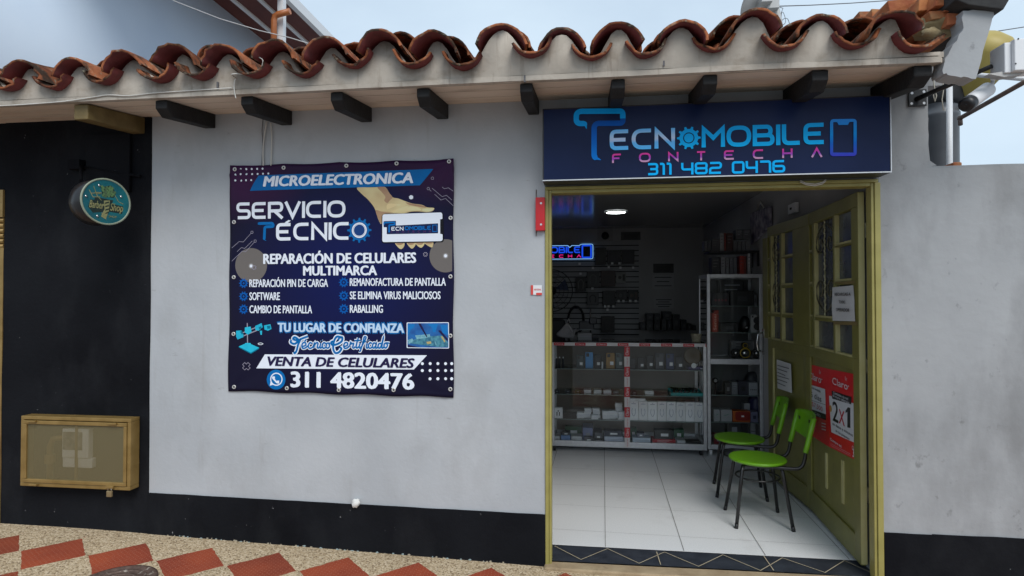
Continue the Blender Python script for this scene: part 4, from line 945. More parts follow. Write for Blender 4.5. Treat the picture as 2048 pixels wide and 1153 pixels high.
# dots, crosses, circuit lines, discs
b = MB()
for x, y in [(180+46.5*i, 167-1*i) for i in range(5)]+[(137+46.3*i, 212-1.3*i) for i in range(7)]+[(137+45*i, 264-1*i) for i in range(4)]: a, z = BA.px(*A4(x, y)); disc(b, BA, a, z, 8.5/4.267*MPX, bl(2.4), 12)
for x, y in [(1727+66*i, 801) for i in range(5)]+[(1727+66*i, 860) for i in range(5)]+[(1793+66*i, 930) for i in range(4)]:
    a, z = BA.px(*A5(x, y)); disc(b, BA, min(a, bx1-.010), z, 12/4.267*MPX, bl(2.4), 12)
b.build('dots', m_bw, bn)
def cross(b, cr, x, y, r, w_, k, hollow=False):
    t = w_
    l = [(-r, -r+t), (-r+t, -r), (0, -t), (r-t, -r), (r, -r+t), (t, 0), (r, r-t), (r-t, r), (0, t), (-r+t, r), (-r, r-t), (-t, 0)]
    p = [BA.px(*cr(x+dx, y+dy)) for dx, dy in l]
    if hollow: stroke(b, BA, p, 4/4.267*MPX, bl(k), True)
    else:
        for q in ([p[0], p[1], p[2], p[5], p[6], p[7], p[8], p[11]], [p[3], p[4], p[5], p[8], p[9], p[10], p[11], p[2]]): b.face(BA, q, bl(k+(.2 if q[0] == p[3] else 0)))
b = MB(); cross(b, A4, 1630, 405, 19, 14, 1.5); b.build('cross', m_bw, bn)
m_line = mat('print_line', (.30, .28, .36), rough=.4, spec=.15)
b = MB(); cross(b, A4, 1753, 893, 17, 11, 2.2, True); cross(b, A4, 292, 1005, 17, 11, 2.2, True); cross(b, A5, 227, 823, 32, 18, 1.6, True)
for l in ([(1820, 250), (1912, 332), (1950, 325), (1992, 355)], [(1787, 340), (1885, 428), (1925, 415), (1992, 480)], [(1810, 328), (1895, 400), (1932, 388), (1980, 430)], [(100, 838), (165, 783), (200, 787), (268, 712)], [(145, 870), (183, 835), (212, 842), (278, 778)], [(100, 950), (190, 865), (220, 870), (295, 788)]):
    stroke(b, BA, [BA.px(*A4(*q)) for q in l], 3.4/4.267*MPX, bl(1.55))
for x, y in ((1812, 243), (1778, 332), (275, 705), (302, 780)): a, z = BA.px(*A4(x, y)); disc(b, BA, a, z, 12/4.267*MPX, bl(1.6), 14, 8.5/4.267*MPX)
b.build('circuit_lines', m_line, bn)
m_taupe = mat('print_taupe_disc', (.15, .135, .128), rough=.4, spec=.15)
b = MB(); a, z = BA.px(*A4(265, 985)); r_d = 140/4.267*MPX; disc(b, BA, a, z, r_d, bl(1.1), 40); b.build('disc', m_taupe, bn); b = MB()
a2, z2 = BA.px(*A4(1925, 905)); o = [(a2+r_d*.93*cos(2*pi*k/60), z2+r_d*.93*sin(2*pi*k/60)) for k in range(60)]; o = [q for q in o if q[0] < bx1-.004]
k0 = max(range(len(o)), key=lambda i: (o[i][0]-o[i-1][0])**2+(o[i][1]-o[i-1][1])**2); b.face(BA, o[k0:]+o[:k0], bl(1.1))
b.build('disc', m_taupe, bn)
b = MB()
for aa, zz in (BA.px(*A4(265, 992)), (a2, z2)):
    for q, (rr, kk) in enumerate(((30, 1.3), (20, 1.5), (12, 1.7))): b.k = q; disc(b, BA, aa, zz, rr/4.267*MPX, bl(kk), 20)
b.build('glint', [mat('print_glint_a', (.16, .145, .135), rough=.4, spec=.15), mat('print_glint_b', (.32, .31, .32), rough=.4, spec=.15), m_bw], bn)
# printed hand holding a phone
m_h1 = mat('print_skin', srgb(206, 190, 140), srgb(190, 166, 120), 9, .36, detail=2); m_h2 = mat('print_skin_shade', srgb(150, 112, 84), srgb(172, 138, 104), 10, .36); m_h3 = mat('print_skin_pale', srgb(205, 205, 160), srgb(212, 190, 140), 8, .36)
b = MB()
def hp(l, k, sm=4): q = [Vector(BA.px(*AH(x, y))) for x, y in l]; q = spline([tuple(v) for v in q], sm, True) if sm else q; b.face(BA, [tuple(v) for v in q], bl(k))
b.k = 0; hp([(-300, 48), (-100, 42), (80, 38), (170, 40), (225, 120), (290, 205), (380, 225), (500, 270), (620, 310), (770, 330), (860, 372), (960, 378), (975, 400), (940, 435), (850, 452), (740, 440), (600, 442), (470, 470), (300, 470), (140, 480), (115, 560), (100, 650), (50, 560), (10, 430), (-30, 350), (-120, 240), (-220, 150)], 1.5, 3)
b.k = 1; hp([(40, 42), (165, 42), (225, 125), (285, 205), (240, 260), (200, 300), (150, 260), (170, 200), (110, 120)], 1.9, 4); hp([(10, 420), (110, 440), (300, 455), (140, 478), (112, 560), (100, 640), (55, 560)], 1.9, 4); hp([(500, 285), (620, 315), (770, 338), (850, 375), (760, 370), (640, 345), (560, 330)], 1.9, 4)
b.k = 2; hp([(220, 310), (380, 320), (520, 345), (700, 370), (760, 420), (600, 430), (420, 450), (250, 440), (190, 380)], 1.9, 4); hp([(800, 395), (960, 385), (965, 402), (930, 432), (830, 440), (775, 425)], 2.1, 4)
b.k = 0
for l in ([(335, 950), (470, 945), (480, 1010), (430, 1060), (370, 1020)], [(530, 950), (655, 945), (662, 1000), (610, 1052), (555, 1010)], [(670, 950), (800, 945), (808, 990), (760, 1037), (700, 1005)], [(815, 950), (950, 945), (955, 1000), (930, 1032), (850, 990)]): hp(l, 1.5, 5)
b.k = 1
for l in ([(345, 955), (470, 950), (440, 985), (380, 990)], [(540, 955), (650, 950), (620, 985), (560, 985)], [(680, 955), (795, 950), (770, 985), (710, 985)], [(830, 955), (945, 950), (925, 975), (860, 980)]): hp(l, 1.9, 4)
b.build('printed_hand', [m_h1, m_h2, m_h3], bn)
b = MB(); R_ = lambda l, rr: [q[:2]+(rr,) for q in pts(BA, AH, l)]
def rr_face(l, rr, k): b.face(BA, [tuple(q) for q in fillet(R_(l, rr), True)], bl(k))
b.k = 0; rr_face([(110, 485), (1125, 450), (1135, 945), (110, 965)], .017, 2.3)
b.k = 1; rr_face([(122, 487), (1108, 455), (1114, 928), (122, 946)], .014, 2.6)
b.k = 0; rr_face([(1072, 570), (1118, 560), (1120, 820), (1074, 805)], .002, 2.9)
b.k = 2; rr_face([(142, 600), (345, 594), (345, 700), (142, 700)], .004, 2.9); rr_face([(195, 680), (1040, 635), (1040, 800), (195, 815)], .004, 2.95)
b.k = 3; stroke(b, BA, pts(BA, AH, [(150, 660), (150, 625, .002), (325, 618, .002), (325, 655), (235, 665, .002), (235, 785)]), 22/8.2*MPX, bl(3.3))
glyphpx(b, BA, AH, 'OMOBILE', 490, 925, 745, 680, bl(3.3), .2, .3); stroke(b, BA, pts(BA, AH, [(950, 665), (1020, 662), (1022, 770), (950, 772)]), 9/8.2*MPX, bl(3.3), True)
b.k = 1; glyphpx(b, BA, AH, 'ECN', 270, 470, 755, 692, bl(3.3), .2, .3)
b.k = 4; glyphpx(b, BA, AH, 'FONTECHA', 265, 925, 792, 755, bl(3.3), .16, 1.6)
b.build('printed_phone', [mat('print_black', (.006, .006, .010), rough=.4, spec=.15), m_bw, mat('print_logo_navy', (.006, .014, .07), rough=.4, spec=.15), mat('print_logo_blue', srgb(0, 110, 190), rough=.4, spec=.15), mat('print_logo_pink', (.10, .03, .12), rough=.4, spec=.15)], bn)
# printed microscope
m_tq = mat('print_turquoise', srgb(0, 165, 200), srgb(20, 185, 215), 14, .36); m_tq2 = mat('print_turquoise_dark', srgb(0, 110, 140), rough=.4, spec=.15)
b = MB()
def mp_(l, k): b.face(BA, [BA.px(*A5(*q)) for q in l], bl(k))
b.k = 2; mp_([(195, 533), (330, 478), (334, 486), (198, 541)], 1.5); mp_([(200, 560), (345, 500), (348, 508), (203, 568)], 1.5); mp_([(228, 455), (236, 455), (240, 630), (232, 630)], 1.45)
b.k = 0; mp_([(138, 520), (185, 518), (200, 548), (200, 575), (150, 595), (138, 570)], 1.7); mp_([(212, 492), (262, 485), (270, 530), (240, 555), (212, 535)], 1.8); mp_([(300, 480), (355, 455), (365, 490), (330, 520), (302, 515)], 1.8); mp_([(375, 475), (430, 465), (440, 505), (410, 520), (380, 510)], 1.9); mp_([(340, 520), (360, 520), (358, 555), (346, 555)], 1.7)
mp_([(160, 655), (235, 622), (335, 665), (265, 708)], 1.7); mp_([(215, 625), (262, 625), (268, 645), (210, 645)], 1.9)
b.k = 1; mp_([(160, 655), (265, 708), (265, 718), (162, 664)], 1.75); mp_([(265, 708), (335, 665), (333, 676), (265, 718)], 1.75); mp_([(185, 518), (200, 548), (185, 552), (172, 530)], 1.9); mp_([(400, 480), (428, 475), (432, 500), (405, 505)], 2.1); mp_([(330, 490), (352, 482), (355, 500), (335, 510)], 2.0)
b.build('printed_microscope', [m_tq, m_tq2, m_line], bn)
b = MB(); stroke(b, BA, [BA.px(*A5(*q)) for q in spline([(325, 632), (345, 624), (368, 632), (345, 640)], 4, True)], 4/4.267*MPX, bl(1.6), True); b.build('printed_ring', m_bw, bn)
# printed photo of a circuit board
b = MB(); q5 = lambda l, rr: [q[:2]+(rr,) for q in pts(BA, A5, l)]
ph = [(1593, 450), (1953, 448), (1955, 672), (1593, 668)]; ph2 = [(1600, 456), (1947, 454), (1949, 666), (1600, 662)]
b.k = 0; b.face(BA, [tuple(q) for q in fillet(q5(ph, .006), True)], bl(1.3)); b.k = 1; b.face(BA, [tuple(q) for q in fillet(q5(ph2, .005), True)], bl(1.6))
def m5(l, k): b.face(BA, [BA.px(*A5(*q)) for q in l], bl(k))
b.k = 2; m5([(1602, 470), (1660, 462), (1700, 520), (1660, 560), (1602, 560)], 1.8); m5([(1740, 460), (1860, 460), (1840, 530), (1760, 540)], 1.8); m5([(1880, 470), (1945, 470), (1945, 560), (1900, 540)], 1.8)
b.k = 3; m5([(1602, 620), (1680, 575), (1900, 560), (1945, 620), (1945, 658), (1720, 662), (1660, 640)], 1.9)
b.k = 4; m5([(1665, 560), (1790, 550), (1800, 590), (1680, 600)], 2.2); m5([(1720, 605), (1830, 595), (1850, 640), (1730, 650)], 2.2); m5([(1602, 600), (1640, 585), (1655, 610), (1610, 635)], 2.2)
b.k = 5; m5([(1690, 456), (1712, 456), (1770, 570), (1762, 575)], 2.6); m5([(1862, 520), (1880, 515), (1945, 590), (1940, 610)], 2.6); m5([(1602, 640), (1650, 650), (1720, 664), (1604, 660)], 2.3)
b.k = 6; m5([(1885, 570), (1900, 568), (1925, 610), (1915, 620)], 2.6); m5([(1760, 615), (1800, 610), (1805, 630), (1770, 635)], 2.6)
b.build('printed_photo', [m_bw, mat('print_photo_blue', (.005, .07, .28), (.01, .14, .42), 22, .36), mat('print_photo_sky', (.01, .17, .48), rough=.4, spec=.15), mat('print_photo_teal', (.02, .12, .20), (.08, .28, .36), 60, .36), mat('print_photo_board', (.22, .46, .52), (.10, .30, .40), 90, .36), m_bdark, mat('print_photo_amber', (.45, .36, .16), rough=.4, spec=.15)], bn)
m_eye = mat('eyelet_metal', (.60, .59, .57), rough=.35, metal=.5)
ey = [A4(*q) for q in ((130, 168), (547, 155), (1080, 137), (1508, 118), (1957, 102), (1968, 582), (1975, 1082), (122, 618), (117, 1088))]+[A5(*q) for q in ((1968, 563), (1965, 1020), (120, 1000), (573, 1010), (1017, 1025), (1483, 1025), (117, 548))]
for u, v in ey:
    a, z = BA.px(u, v); a = min(max(a, bx0+.018), bx1-.018); z = min(max(z, bz0+.016), bz1-.016); c = bdisp(a, z)+.0012*2.2
    b = MB(); b.sm = True; b.lathe(BA.w(a, z, c), (0, -1, 0), [(.0125, 0), (.0115, .003), (.0085, .004), (.0045, .001)], 18, cap=False); e = b.build('eyelet', m_eye, bn)
    b = MB(); b.sm = True; b.lathe(BA.w(a, z, c), (0, -1, 0), [(.0055, 0), (.005, .003), (.001, .0045)], 10); b.build('nail', m_dark, e)

# ================================================================== ROUND SIGN, GAS CABINET, SMALL PLATES
rs = thing('round_sign', 'round turquoise barber shop sign with a black drum rim projecting from the black wall', 'sign', (-2.7, -.2, 2.0))
# faces right along the street: axis turned away from the wall
fc = at(212, 404, -.30); axn = Vector((.93, -.36, 0)).normalized(); RS = Plane(fc, (-axn.y, axn.x, 0), (0, 0, 1)); RR = .130
b = MB(); b.sm = True; b.lathe(fc-axn*.13, axn, [(RR*.98, 0), (RR, .004), (RR, .128)], 40); b.build('drum', mat('gloss_black', (.012, .012, .014), rough=.3), rs)
b = MB(); b.sm = True; b.lathe(fc-axn*.002, axn, [(RR+.002, 0), (RR+.003, .008), (RR-.006, .009), (RR-.007, .004)], 40, cap=False); b.build('rim', mat('cream_rim', (.24, .28, .21), rough=.45), rs)
m_turq = stains(mat('turquoise_print', (.003, .085, .11), (.006, .15, .175), 9, .32), (.005, .06, .08), 7, .55, .8, (1, 1, 1), .7)
b = MB(); disc(b, RS, 0, 0, RR-.005, .0035, 40); b.build('face', m_turq, rs)
rc = crop(100, 200, 988/240)
def rpx(l): return [RS.px(*rc(*q)) for q in l]
m_cream = mat('sign_cream', (.27, .25, .11), (.16, .18, .08), 40, .4); m_ink = mat('sign_ink', (.008, .02, .016), rough=.4); m_sgreen = mat('sign_green', (.10, .20, .07), (.05, .10, .05), 60, .4)
b = MB(); rsf = lambda l, k: b.face(RS, rpx(l), k)
b.k = 1; rsf([(310, 880), (330, 820), (400, 830), (480, 850), (600, 880), (590, 940), (470, 920), (350, 930)], .0042)
rsf([(415, 720), (500, 705), (540, 770), (520, 810), (430, 790)], .0042); rsf([(370, 800), (520, 830), (500, 860), (360, 830)], .0043)
b.k = 2
for k in range(26):
    x, y = 425+100*((k*37) % 26)/26+8*sin(k*2.1), 715+85*((k*17) % 26)/26; rsf([(x-13, y-4), (x+4, y-12), (x+15, y+5), (x-2, y+13)], .0045+.00003*k)
b.k = 0; rsf([(440, 830), (490, 830), (480, 920), (455, 985), (415, 960), (445, 900)], .0046)
for k in range(5): rsf([(425+k*13, 862+k*2), (440+k*11, 858), (435+k*8, 874), (428+k*9, 876)], .0047)
for l in ([(355, 710), (385, 790), (420, 830)], [(318, 740), (350, 800), (410, 800)], [(330, 770), (420, 765)], [(420, 930), (460, 990), (440, 940)], [(520, 770), (560, 840), (600, 860)]): stroke(b, RS, rpx(l), .0035, .0048)
b.k = 1
for k in range(4): rsf([(452+k*2, 845+k*28), (484, 838+k*28), (480, 850+k*28), (448, 858+k*28)], .0049)
b.k = 0
def rtext(s, x0, x1, yb, yt, c, bold, sh):
    xm = (x0+x1)/2; text(b, RS, s, RS.px(*rc(x0, yb))[0], RS.px(*rc(x1, yb))[0], RS.px(*rc(xm, yb))[1], RS.px(*rc(xm, yt))[1], c, bold, sh)
rtext('Barber', 318, 440, 892, 832, .0052, .012, .25); rtext('Shop', 490, 598, 918, 858, .0052, .012, .25)
rtext('BARBER', 365, 420, 775, 760, .0052, .01, 0); rtext('SHOP', 478, 545, 972, 955, .0052, .01, 0)
b.build('emblem', [m_cream, m_ink, m_sgreen], rs)
b = MB()
for x, y in ((400, 705), (292, 793), (580, 798), (385, 958)): a, z = RS.px(*rc(x, y)); b.sm = True; b.lathe(RS.w(a, z, .0036), axn, [(.007, 0), (.006, .005), (.001, .007)], 12)
b.build('bolt', m_steel, rs)
b = MB(); q0 = at(155, 330, -.04); b.tube([at(162, 334, -.03), at(280, 353, -.02)], .009, 8); b.tube([at(162, 362, -.14), at(162, 334, -.05)], .010, 8); b.box(q0.x-.05, q0.x+.03, -.06, -.012, q0.z-.03, q0.z+.03); b.build('bracket', m_black, rs)
# gas meter cabinet
gc = thing('meter_cabinet', 'gold metal meter cabinet with a mesh front low on the black wall', 'cabinet', (-2.99, 0, .34))
gy = -.085; gx0, gz1 = Y(gy).px(42, 832); gx1, gz0 = Y(gy).px(260, 982)
GP = Y(gy)
b = MB(); t_ = .022
b.box(gx0, gx1, gy, -.012, gz1-t_, gz1); b.box(gx0, gx1, gy, -.012, gz0, gz0+t_); b.box(gx0, gx0+t_, gy, -.012, gz0+t_, gz1-t_); b.box(gx1-t_, gx1, gy, -.012, gz0+t_, gz1-t_); b.build('body', m_gold, gc, bevel=.003)
b = MB(); b.box(gx0+t_, gx1-t_, -.018, -.013, gz0+t_, gz1-t_); b.build('back_plate', m_dark, gc)
b = MB(); i0, i1, j0, j1 = gx0+.024, gx1-.024, gz0+.024, gz1-.026
for q in ((i0, i1, j1-.022, j1), (i0, i1, j0, j0+.022), (i0, i0+.02, j0+.0225, j1-.0225), (i1-.02, i1, j0+.0225, j1-.0225)): b.slab(GP, *q, -.012, .006)
dr = b.build('mesh_door', m_gold, gc, bevel=.003)
mm = bpy.data.materials.new('gold_mesh'); mm.use_nodes = True; tt, bb = nodes_of(mm); bb.inputs['Base Color'].default_value = (.21, .175, .09, 1); bb.inputs['Roughness'].default_value = .45; bb.inputs['Metallic'].default_value = .25
tcn = tt.nodes.new('ShaderNodeTexCoord'); mpn = tt.nodes.new('ShaderNodeMapping'); mpn.inputs['Rotation'].default_value = (0, R(45), 0); wv1 = tt.nodes.new('ShaderNodeTexVoronoi'); wv1.inputs['Scale'].default_value = 190; wv1.inputs['Randomness'].default_value = 0
lt = tt.nodes.new('ShaderNodeMath'); lt.operation = 'GREATER_THAN'; lt.inputs[1].default_value = .50
tt.links.new(tcn.outputs['Object'], mpn.inputs[0]); tt.links.new(mpn.outputs[0], wv1.inputs['Vector']); tt.links.new(wv1.outputs['Distance'], lt.inputs[0]); tt.links.new(lt.outputs[0], bb.inputs['Alpha'])
b = MB(); b.face(GP, [(i0+.018, j0+.02), (i1-.018, j0+.02), (i1-.018, j1-.02), (i0+.018, j1-.02)], -.004); b.build('mesh', mm, dr)
b = MB(); zc = (i0+i1)/2; b.slab(GP, zc-.006, zc+.006, j0+.022, j1-.022, -.018, -.006); b.build('mullion', m_gold, dr)
for x in (gx0+.09, gx1-.11): b = MB(); b.slab(GP, x-.028, x+.028, gz1-.034, gz1-.024, .0065, .022); b.build('hinge', m_gold, gc, bevel=.002)
b = MB(); b.slab(GP, gx0+.08, gx0+.13, gz0+.008, gz0+.02, .001, .02); b.slab(GP, gx1-.15, gx1-.10, gz0+.012, gz0+.028, .001, .016); b.build('hasp', m_gold, gc, bevel=.002)
b = MB(); b.box(-3.20, -3.02, -.07, -.03, .50, .68); b.box(-3.20, -3.0, -.065, -.03, .44, .4995); b.build('meter', mat('meter_white', (.80, .80, .78), rough=.5), gc, bevel=.006)
b = MB(); b.slab(Y(-.0705), -3.19, -3.06, .55, .66, 0, .002); b.build('meter_dial', mat('meter_grey', (.10, .09, .08), (.3, .28, .25), 30, .5), gc)
b = MB(); b.tube([(-3.30, -.05, .34), (-3.30, -.05, .56), (-3.28, -.05, .61), (-3.20, -.05, .62)], .017, 10); b.lathe((-3.30, -.05, .46), (0, 0, 1), [(.028, 0), (.028, .05)], 12); b.build('gas_pipe', m_gold, gc)
pk = thing('padlock', 'small bronze padlock hanging from the mesh front cabinet', 'padlock', (gx1-.125, gy, gz0))
b = MB(); b.slab(GP, gx1-.142, gx1-.108, gz0-.038, gz0-.002, .004, .018); b.build('lock_body', mat('bronze', (.26, .19, .10), (.32, .25, .14), 30, .45, .5), pk, bevel=.003)
b = MB(); b.tube([GP.w(gx1-.125+.012*cos(t), gz0-.002+.022*sin(t), .011) for t in [pi*k/8 for k in range(9)]], .003, 6); b.build('shackle', m_steel, pk)
# red plate and sticker by the door
rp_ = thing('red_plate', 'small bright red metal plate on the wall at the upper left of the doorway', 'sign', (-.26, 0, 1.95))
q0, q1 = FA.px(1072, 430), FA.px(1090.5, 430); za, zb_ = FA.px(1081, 397)[1], FA.px(1081, 463)[1]
b = MB(); b.slab(FA, q0[0], q1[0], zb_, za, .004, .035); b.build('plate', mat('signal_red', (.52, .006, .012), rough=.35), rp_, bevel=.003)
b = MB()
for v in (409, 451): k = FA.px(1083, v); disc(b, FA, k[0], k[1], .006, .0365, 12)
b.build('screw', m_alu, rp_)
b = MB(); k = FA.px(1072.5, 380); b.slab(FA, k[0]-.002, k[0]+.0025, FA.px(1072, 473)[1], k[1], .002, .006); b.build('rusty_rod', m_rust, rp_)
sk = thing('sticker', 'small red and white utility sticker on the wall at the left of the doorway', 'sticker', (-.28, 0, 1.53))
s0, s1 = FA.px(1062, 571), FA.px(1084, 590); 
b = MB(); b.slab(FA, s0[0], s1[0], s1[1], s0[1], .006, .0085); b.build('paper', m_white, sk)
b = MB(); b.slab(FA, s0[0], s0[0]+.013, s1[1], s0[1], .0086, .0095); b.slab(FA, s0[0]+.030, s1[0], s1[1]-.002, s1[1]+.011, .0086, .0095)
text(b, FA, 'INFORMA', s0[0]+.018, s1[0]-.004, s1[1]+.024, s1[1]+.034, .0092, .01); b.build('print', mat('sticker_red', (.60, .05, .04), rough=.5), sk)
# ================================================================== POSTERS AND NOTICES ON THE DOOR
CP = crop(1580, 720, 878/160)
m_red = mat('poster_red', (.60, .008, .014), (.52, .006, .012), 4, .35); m_pw = mat('poster_white', (.55, .57, .62), rough=.4); m_pk = mat('poster_black', (.010, .010, .012), rough=.4); m_pr = mat('poster_crimson', (.45, .012, .03), rough=.4); m_gd = mat('coin_gold', (.45, .22, .03), rough=.4)
def lpx(pl, cr, x, y): return pl.px(*cr(x, y))
def quad(b, pl, cr, l, c): b.face(pl, [lpx(pl, cr, *q) for q in l], c)
def ltext(b, pl, cr, s, p0, p1, h, c, bold=.01):
    """p0,p1: crop pixels of baseline ends; h: cap height in metres"""
    a0, z0 = lpx(pl, cr, *p0); a1, z1 = lpx(pl, cr, *p1); z = (z0+z1)/2
    text(b, pl, s, a0, a1, z, z+h, c, bold)
def zh(pl, cr, x, y0, y1): return lpx(pl, cr, x, y0)[1]-lpx(pl, cr, x, y1)[1]
PC = -.0138       # posters lie on the recessed panel
def paper(pl, corners, cr, c, m, parent, warp=.004, name='sheet', bottom=0.):
    p = [lpx(pl, cr, *q) for q in corners]; b = MB(); b.sm = True
    def g(u, v):
        a = (p[3][0]+(p[2][0]-p[3][0])*u)*(1-v)+(p[0][0]+(p[1][0]-p[0][0])*u)*v; z = (p[3][1]+(p[2][1]-p[3][1])*u)*(1-v)+(p[0][1]+(p[1][1]-p[0][1])*u)*v
        return pl.w(a, z, c+warp*abs(hn(a*9, z*6, 4))+bottom*(1-v)**3)
    b.grid(g, 16, 16); return b.build(name, m, parent)
def claro(b, pl, cr, p0, p1, h, c):
    ltext(b, pl, cr, 'Claro', p0, p1, h, c, .012)
    a1, z1 = lpx(pl, cr, *p1); w_ = a1-lpx(pl, cr, *p0)[0]; ax_, az = a1-w_*.13, z1+h*.85
    for t in (95, 50): stroke(b, pl, [(ax_+h*.35*cos(R(t)), az+h*.25*sin(R(t))), (ax_+h*.85*cos(R(t)), az+h*.85*sin(R(t)))], h*.12, c)
    stroke(b, pl, [(a1+h*.12, z1+h*.42), (a1+h*.5, z1+h*.42)], h*.14, c)
po = thing('poster', 'red phone plan poster reading 6 dias on the door, partly behind a chair back', 'poster', LA.w(.2, .6))
paper(LA, [(160, 40), (392, 98), (398, 950), (165, 800)], CP, PC+.002, m_red, po, .001)
b = MB(); b.k = 0; quad(b, LA, CP, [(175, 262), (368, 322), (378, 655), (178, 560)], PC+.0042)
b.k = 1; quad(b, LA, CP, [(180, 528), (376, 598), (378, 662), (181, 585)], PC+.0046); quad(b, LA, CP, [(180, 428), (372, 492), (372, 496), (180, 432)], PC+.0047)
b.k = 0; claro(b, LA, CP, (195, 215), (325, 245), zh(LA, CP, 205, 140, 212), PC+.0046); ltext(b, LA, CP, 'CLARO', (255, 600), (320, 630), .018, PC+.0052)
for k in range(3): quad(b, LA, CP, [(330, 690+k*32), (375, 702+k*32), (375, 712+k*32), (330, 700+k*32)], PC+.0046)
b.k = 1; ltext(b, LA, CP, 'Todo incluido', (212, 318), (320, 352), zh(LA, CP, 215, 295, 318), PC+.0046, .005); ltext(b, LA, CP, '6 días', (213, 415), (328, 450), zh(LA, CP, 220, 355, 412), PC+.0046, .01)
b.k = 2; ltext(b, LA, CP, '$7.500', (225, 520), (340, 555), zh(LA, CP, 228, 470, 518), PC+.0046, .0)
b.build('print', [m_pw, m_pk, m_pr], po)
po = thing('poster', 'red phone plan poster reading 2x1 on the lower door panel', 'poster', LA.w(.5, .6))
paper(LA, [(392, 98), (698, 160), (712, 1108), (402, 950)], CP, PC+.0028, m_red, po, .001)
b = MB(); C0 = PC+.0052
b.k = 0; quad(b, LA, CP, [(412, 392), (690, 480), (702, 915), (436, 795)], C0)
b.k = 1; quad(b, LA, CP, [(440, 338), (655, 408), (655, 490), (448, 425)], C0+.0005)
b.k = 0; claro(b, LA, CP, (448, 275), (615, 318), zh(LA, CP, 455, 200, 272), C0); ltext(b, LA, CP, 'Cámbiate a la red', (460, 385), (622, 432), .016, C0+.001, .004); ltext(b, LA, CP, 'de mayor cobertura', (455, 418), (635, 470), .016, C0+.001, .004)
b.k = 1; ltext(b, LA, CP, '2', (452, 672), (515, 690), zh(LA, CP, 470, 460, 672), C0+.0005, .012); quad(b, LA, CP, [(612, 742), (646, 750), (644, 528), (618, 520), (592, 560), (594, 588), (612, 570)], C0+.0005)
b.k = 2; ltext(b, LA, CP, 'X', (520, 700), (585, 722), zh(LA, CP, 540, 545, 700), C0+.0006, .012)
b.k = 1; ltext(b, LA, CP, 'en datos y minutos', (452, 735), (672, 820), zh(LA, CP, 460, 700, 730), C0+.0005, .012); ltext(b, LA, CP, 'de tus paquetes', (485, 805), (635, 862), zh(LA, CP, 490, 775, 800), C0+.0005, .004)
b.k = 0; ltext(b, LA, CP, 'Compra así', (425, 892), (550, 955), zh(LA, CP, 430, 860, 890), C0, .01); ltext(b, LA, CP, '30', (668, 1068), (710, 1085), .045, C0, .01); ltext(b, LA, CP, 'Claro', (662, 985), (708, 1000), .02, C0, .004)
for k in range(2): quad(b, LA, CP, [(430, 920+k*18), (650, 1035+k*18), (650, 1037+k*18), (430, 922+k*18)], C0)
b.k = 3
for x, y in ((430, 535), (698, 735)): a, z = lpx(LA, CP, x, y); disc(b, LA, a, z, .021, C0+.0006, 20)
b.build('print', [m_pw, m_pk, m_pr, m_gd], po)
m_paper = mat('white_paper', (.52, .53, .55), (.58, .59, .61), 3, .6)
nt_ = thing('paper_notice', 'white paper notice reading recargas a todo operador taped to the door glazing', 'notice', LA.w(.7, 1.3))
CN = crop(1640, 560, 734/140)
paper(LA, [(134, 80), (360, 58), (378, 436), (140, 430)], CN, .003, m_paper, nt_, .006)
b = MB()
for s, p0, p1, y0, y1 in (('RECARGAS A', (174, 168), (342, 166), 138, 168), ('TODO', (217, 250), (284, 248), 220, 250), ('OPERADOR', (188, 333), (328, 333), 300, 333)): ltext(b, LA, CN, s, p0, p1, zh(LA, CN, p0[0], y0, y1), .0105, .035)
b.build('print', m_pk, nt_)
b = MB(); m_tape = mat('brown_tape', (.20, .15, .06), rough=.3); quad(b, LA, CN, [(150, 25), (372, 10), (372, 38), (270, 45), (150, 30)], .004); quad(b, LA, CN, [(150, 440), (400, 440), (405, 478), (150, 468)], .004); b.build('tape', m_tape, nt_)
CS = crop(1380, 680, 975/400)
nt_ = thing('paper_notice', 'small white printed paper on the far door leaf above the chairs', 'notice', LB.w(.5, 1.0))
paper(LB, [(424, 96), (494, 118), (499, 260), (428, 236)], CS, .002, m_paper, nt_, .004)
b = MB()
for k in range(6): quad(b, LB, CS, [(430, 122+k*17), (430+58-(k % 3)*9, 139+k*17), (430+58-(k % 3)*9, 143+k*17), (430, 126+k*17)], .0075)
b.build('print', mat('print_grey', (.12, .12, .13), rough=.6), nt_)

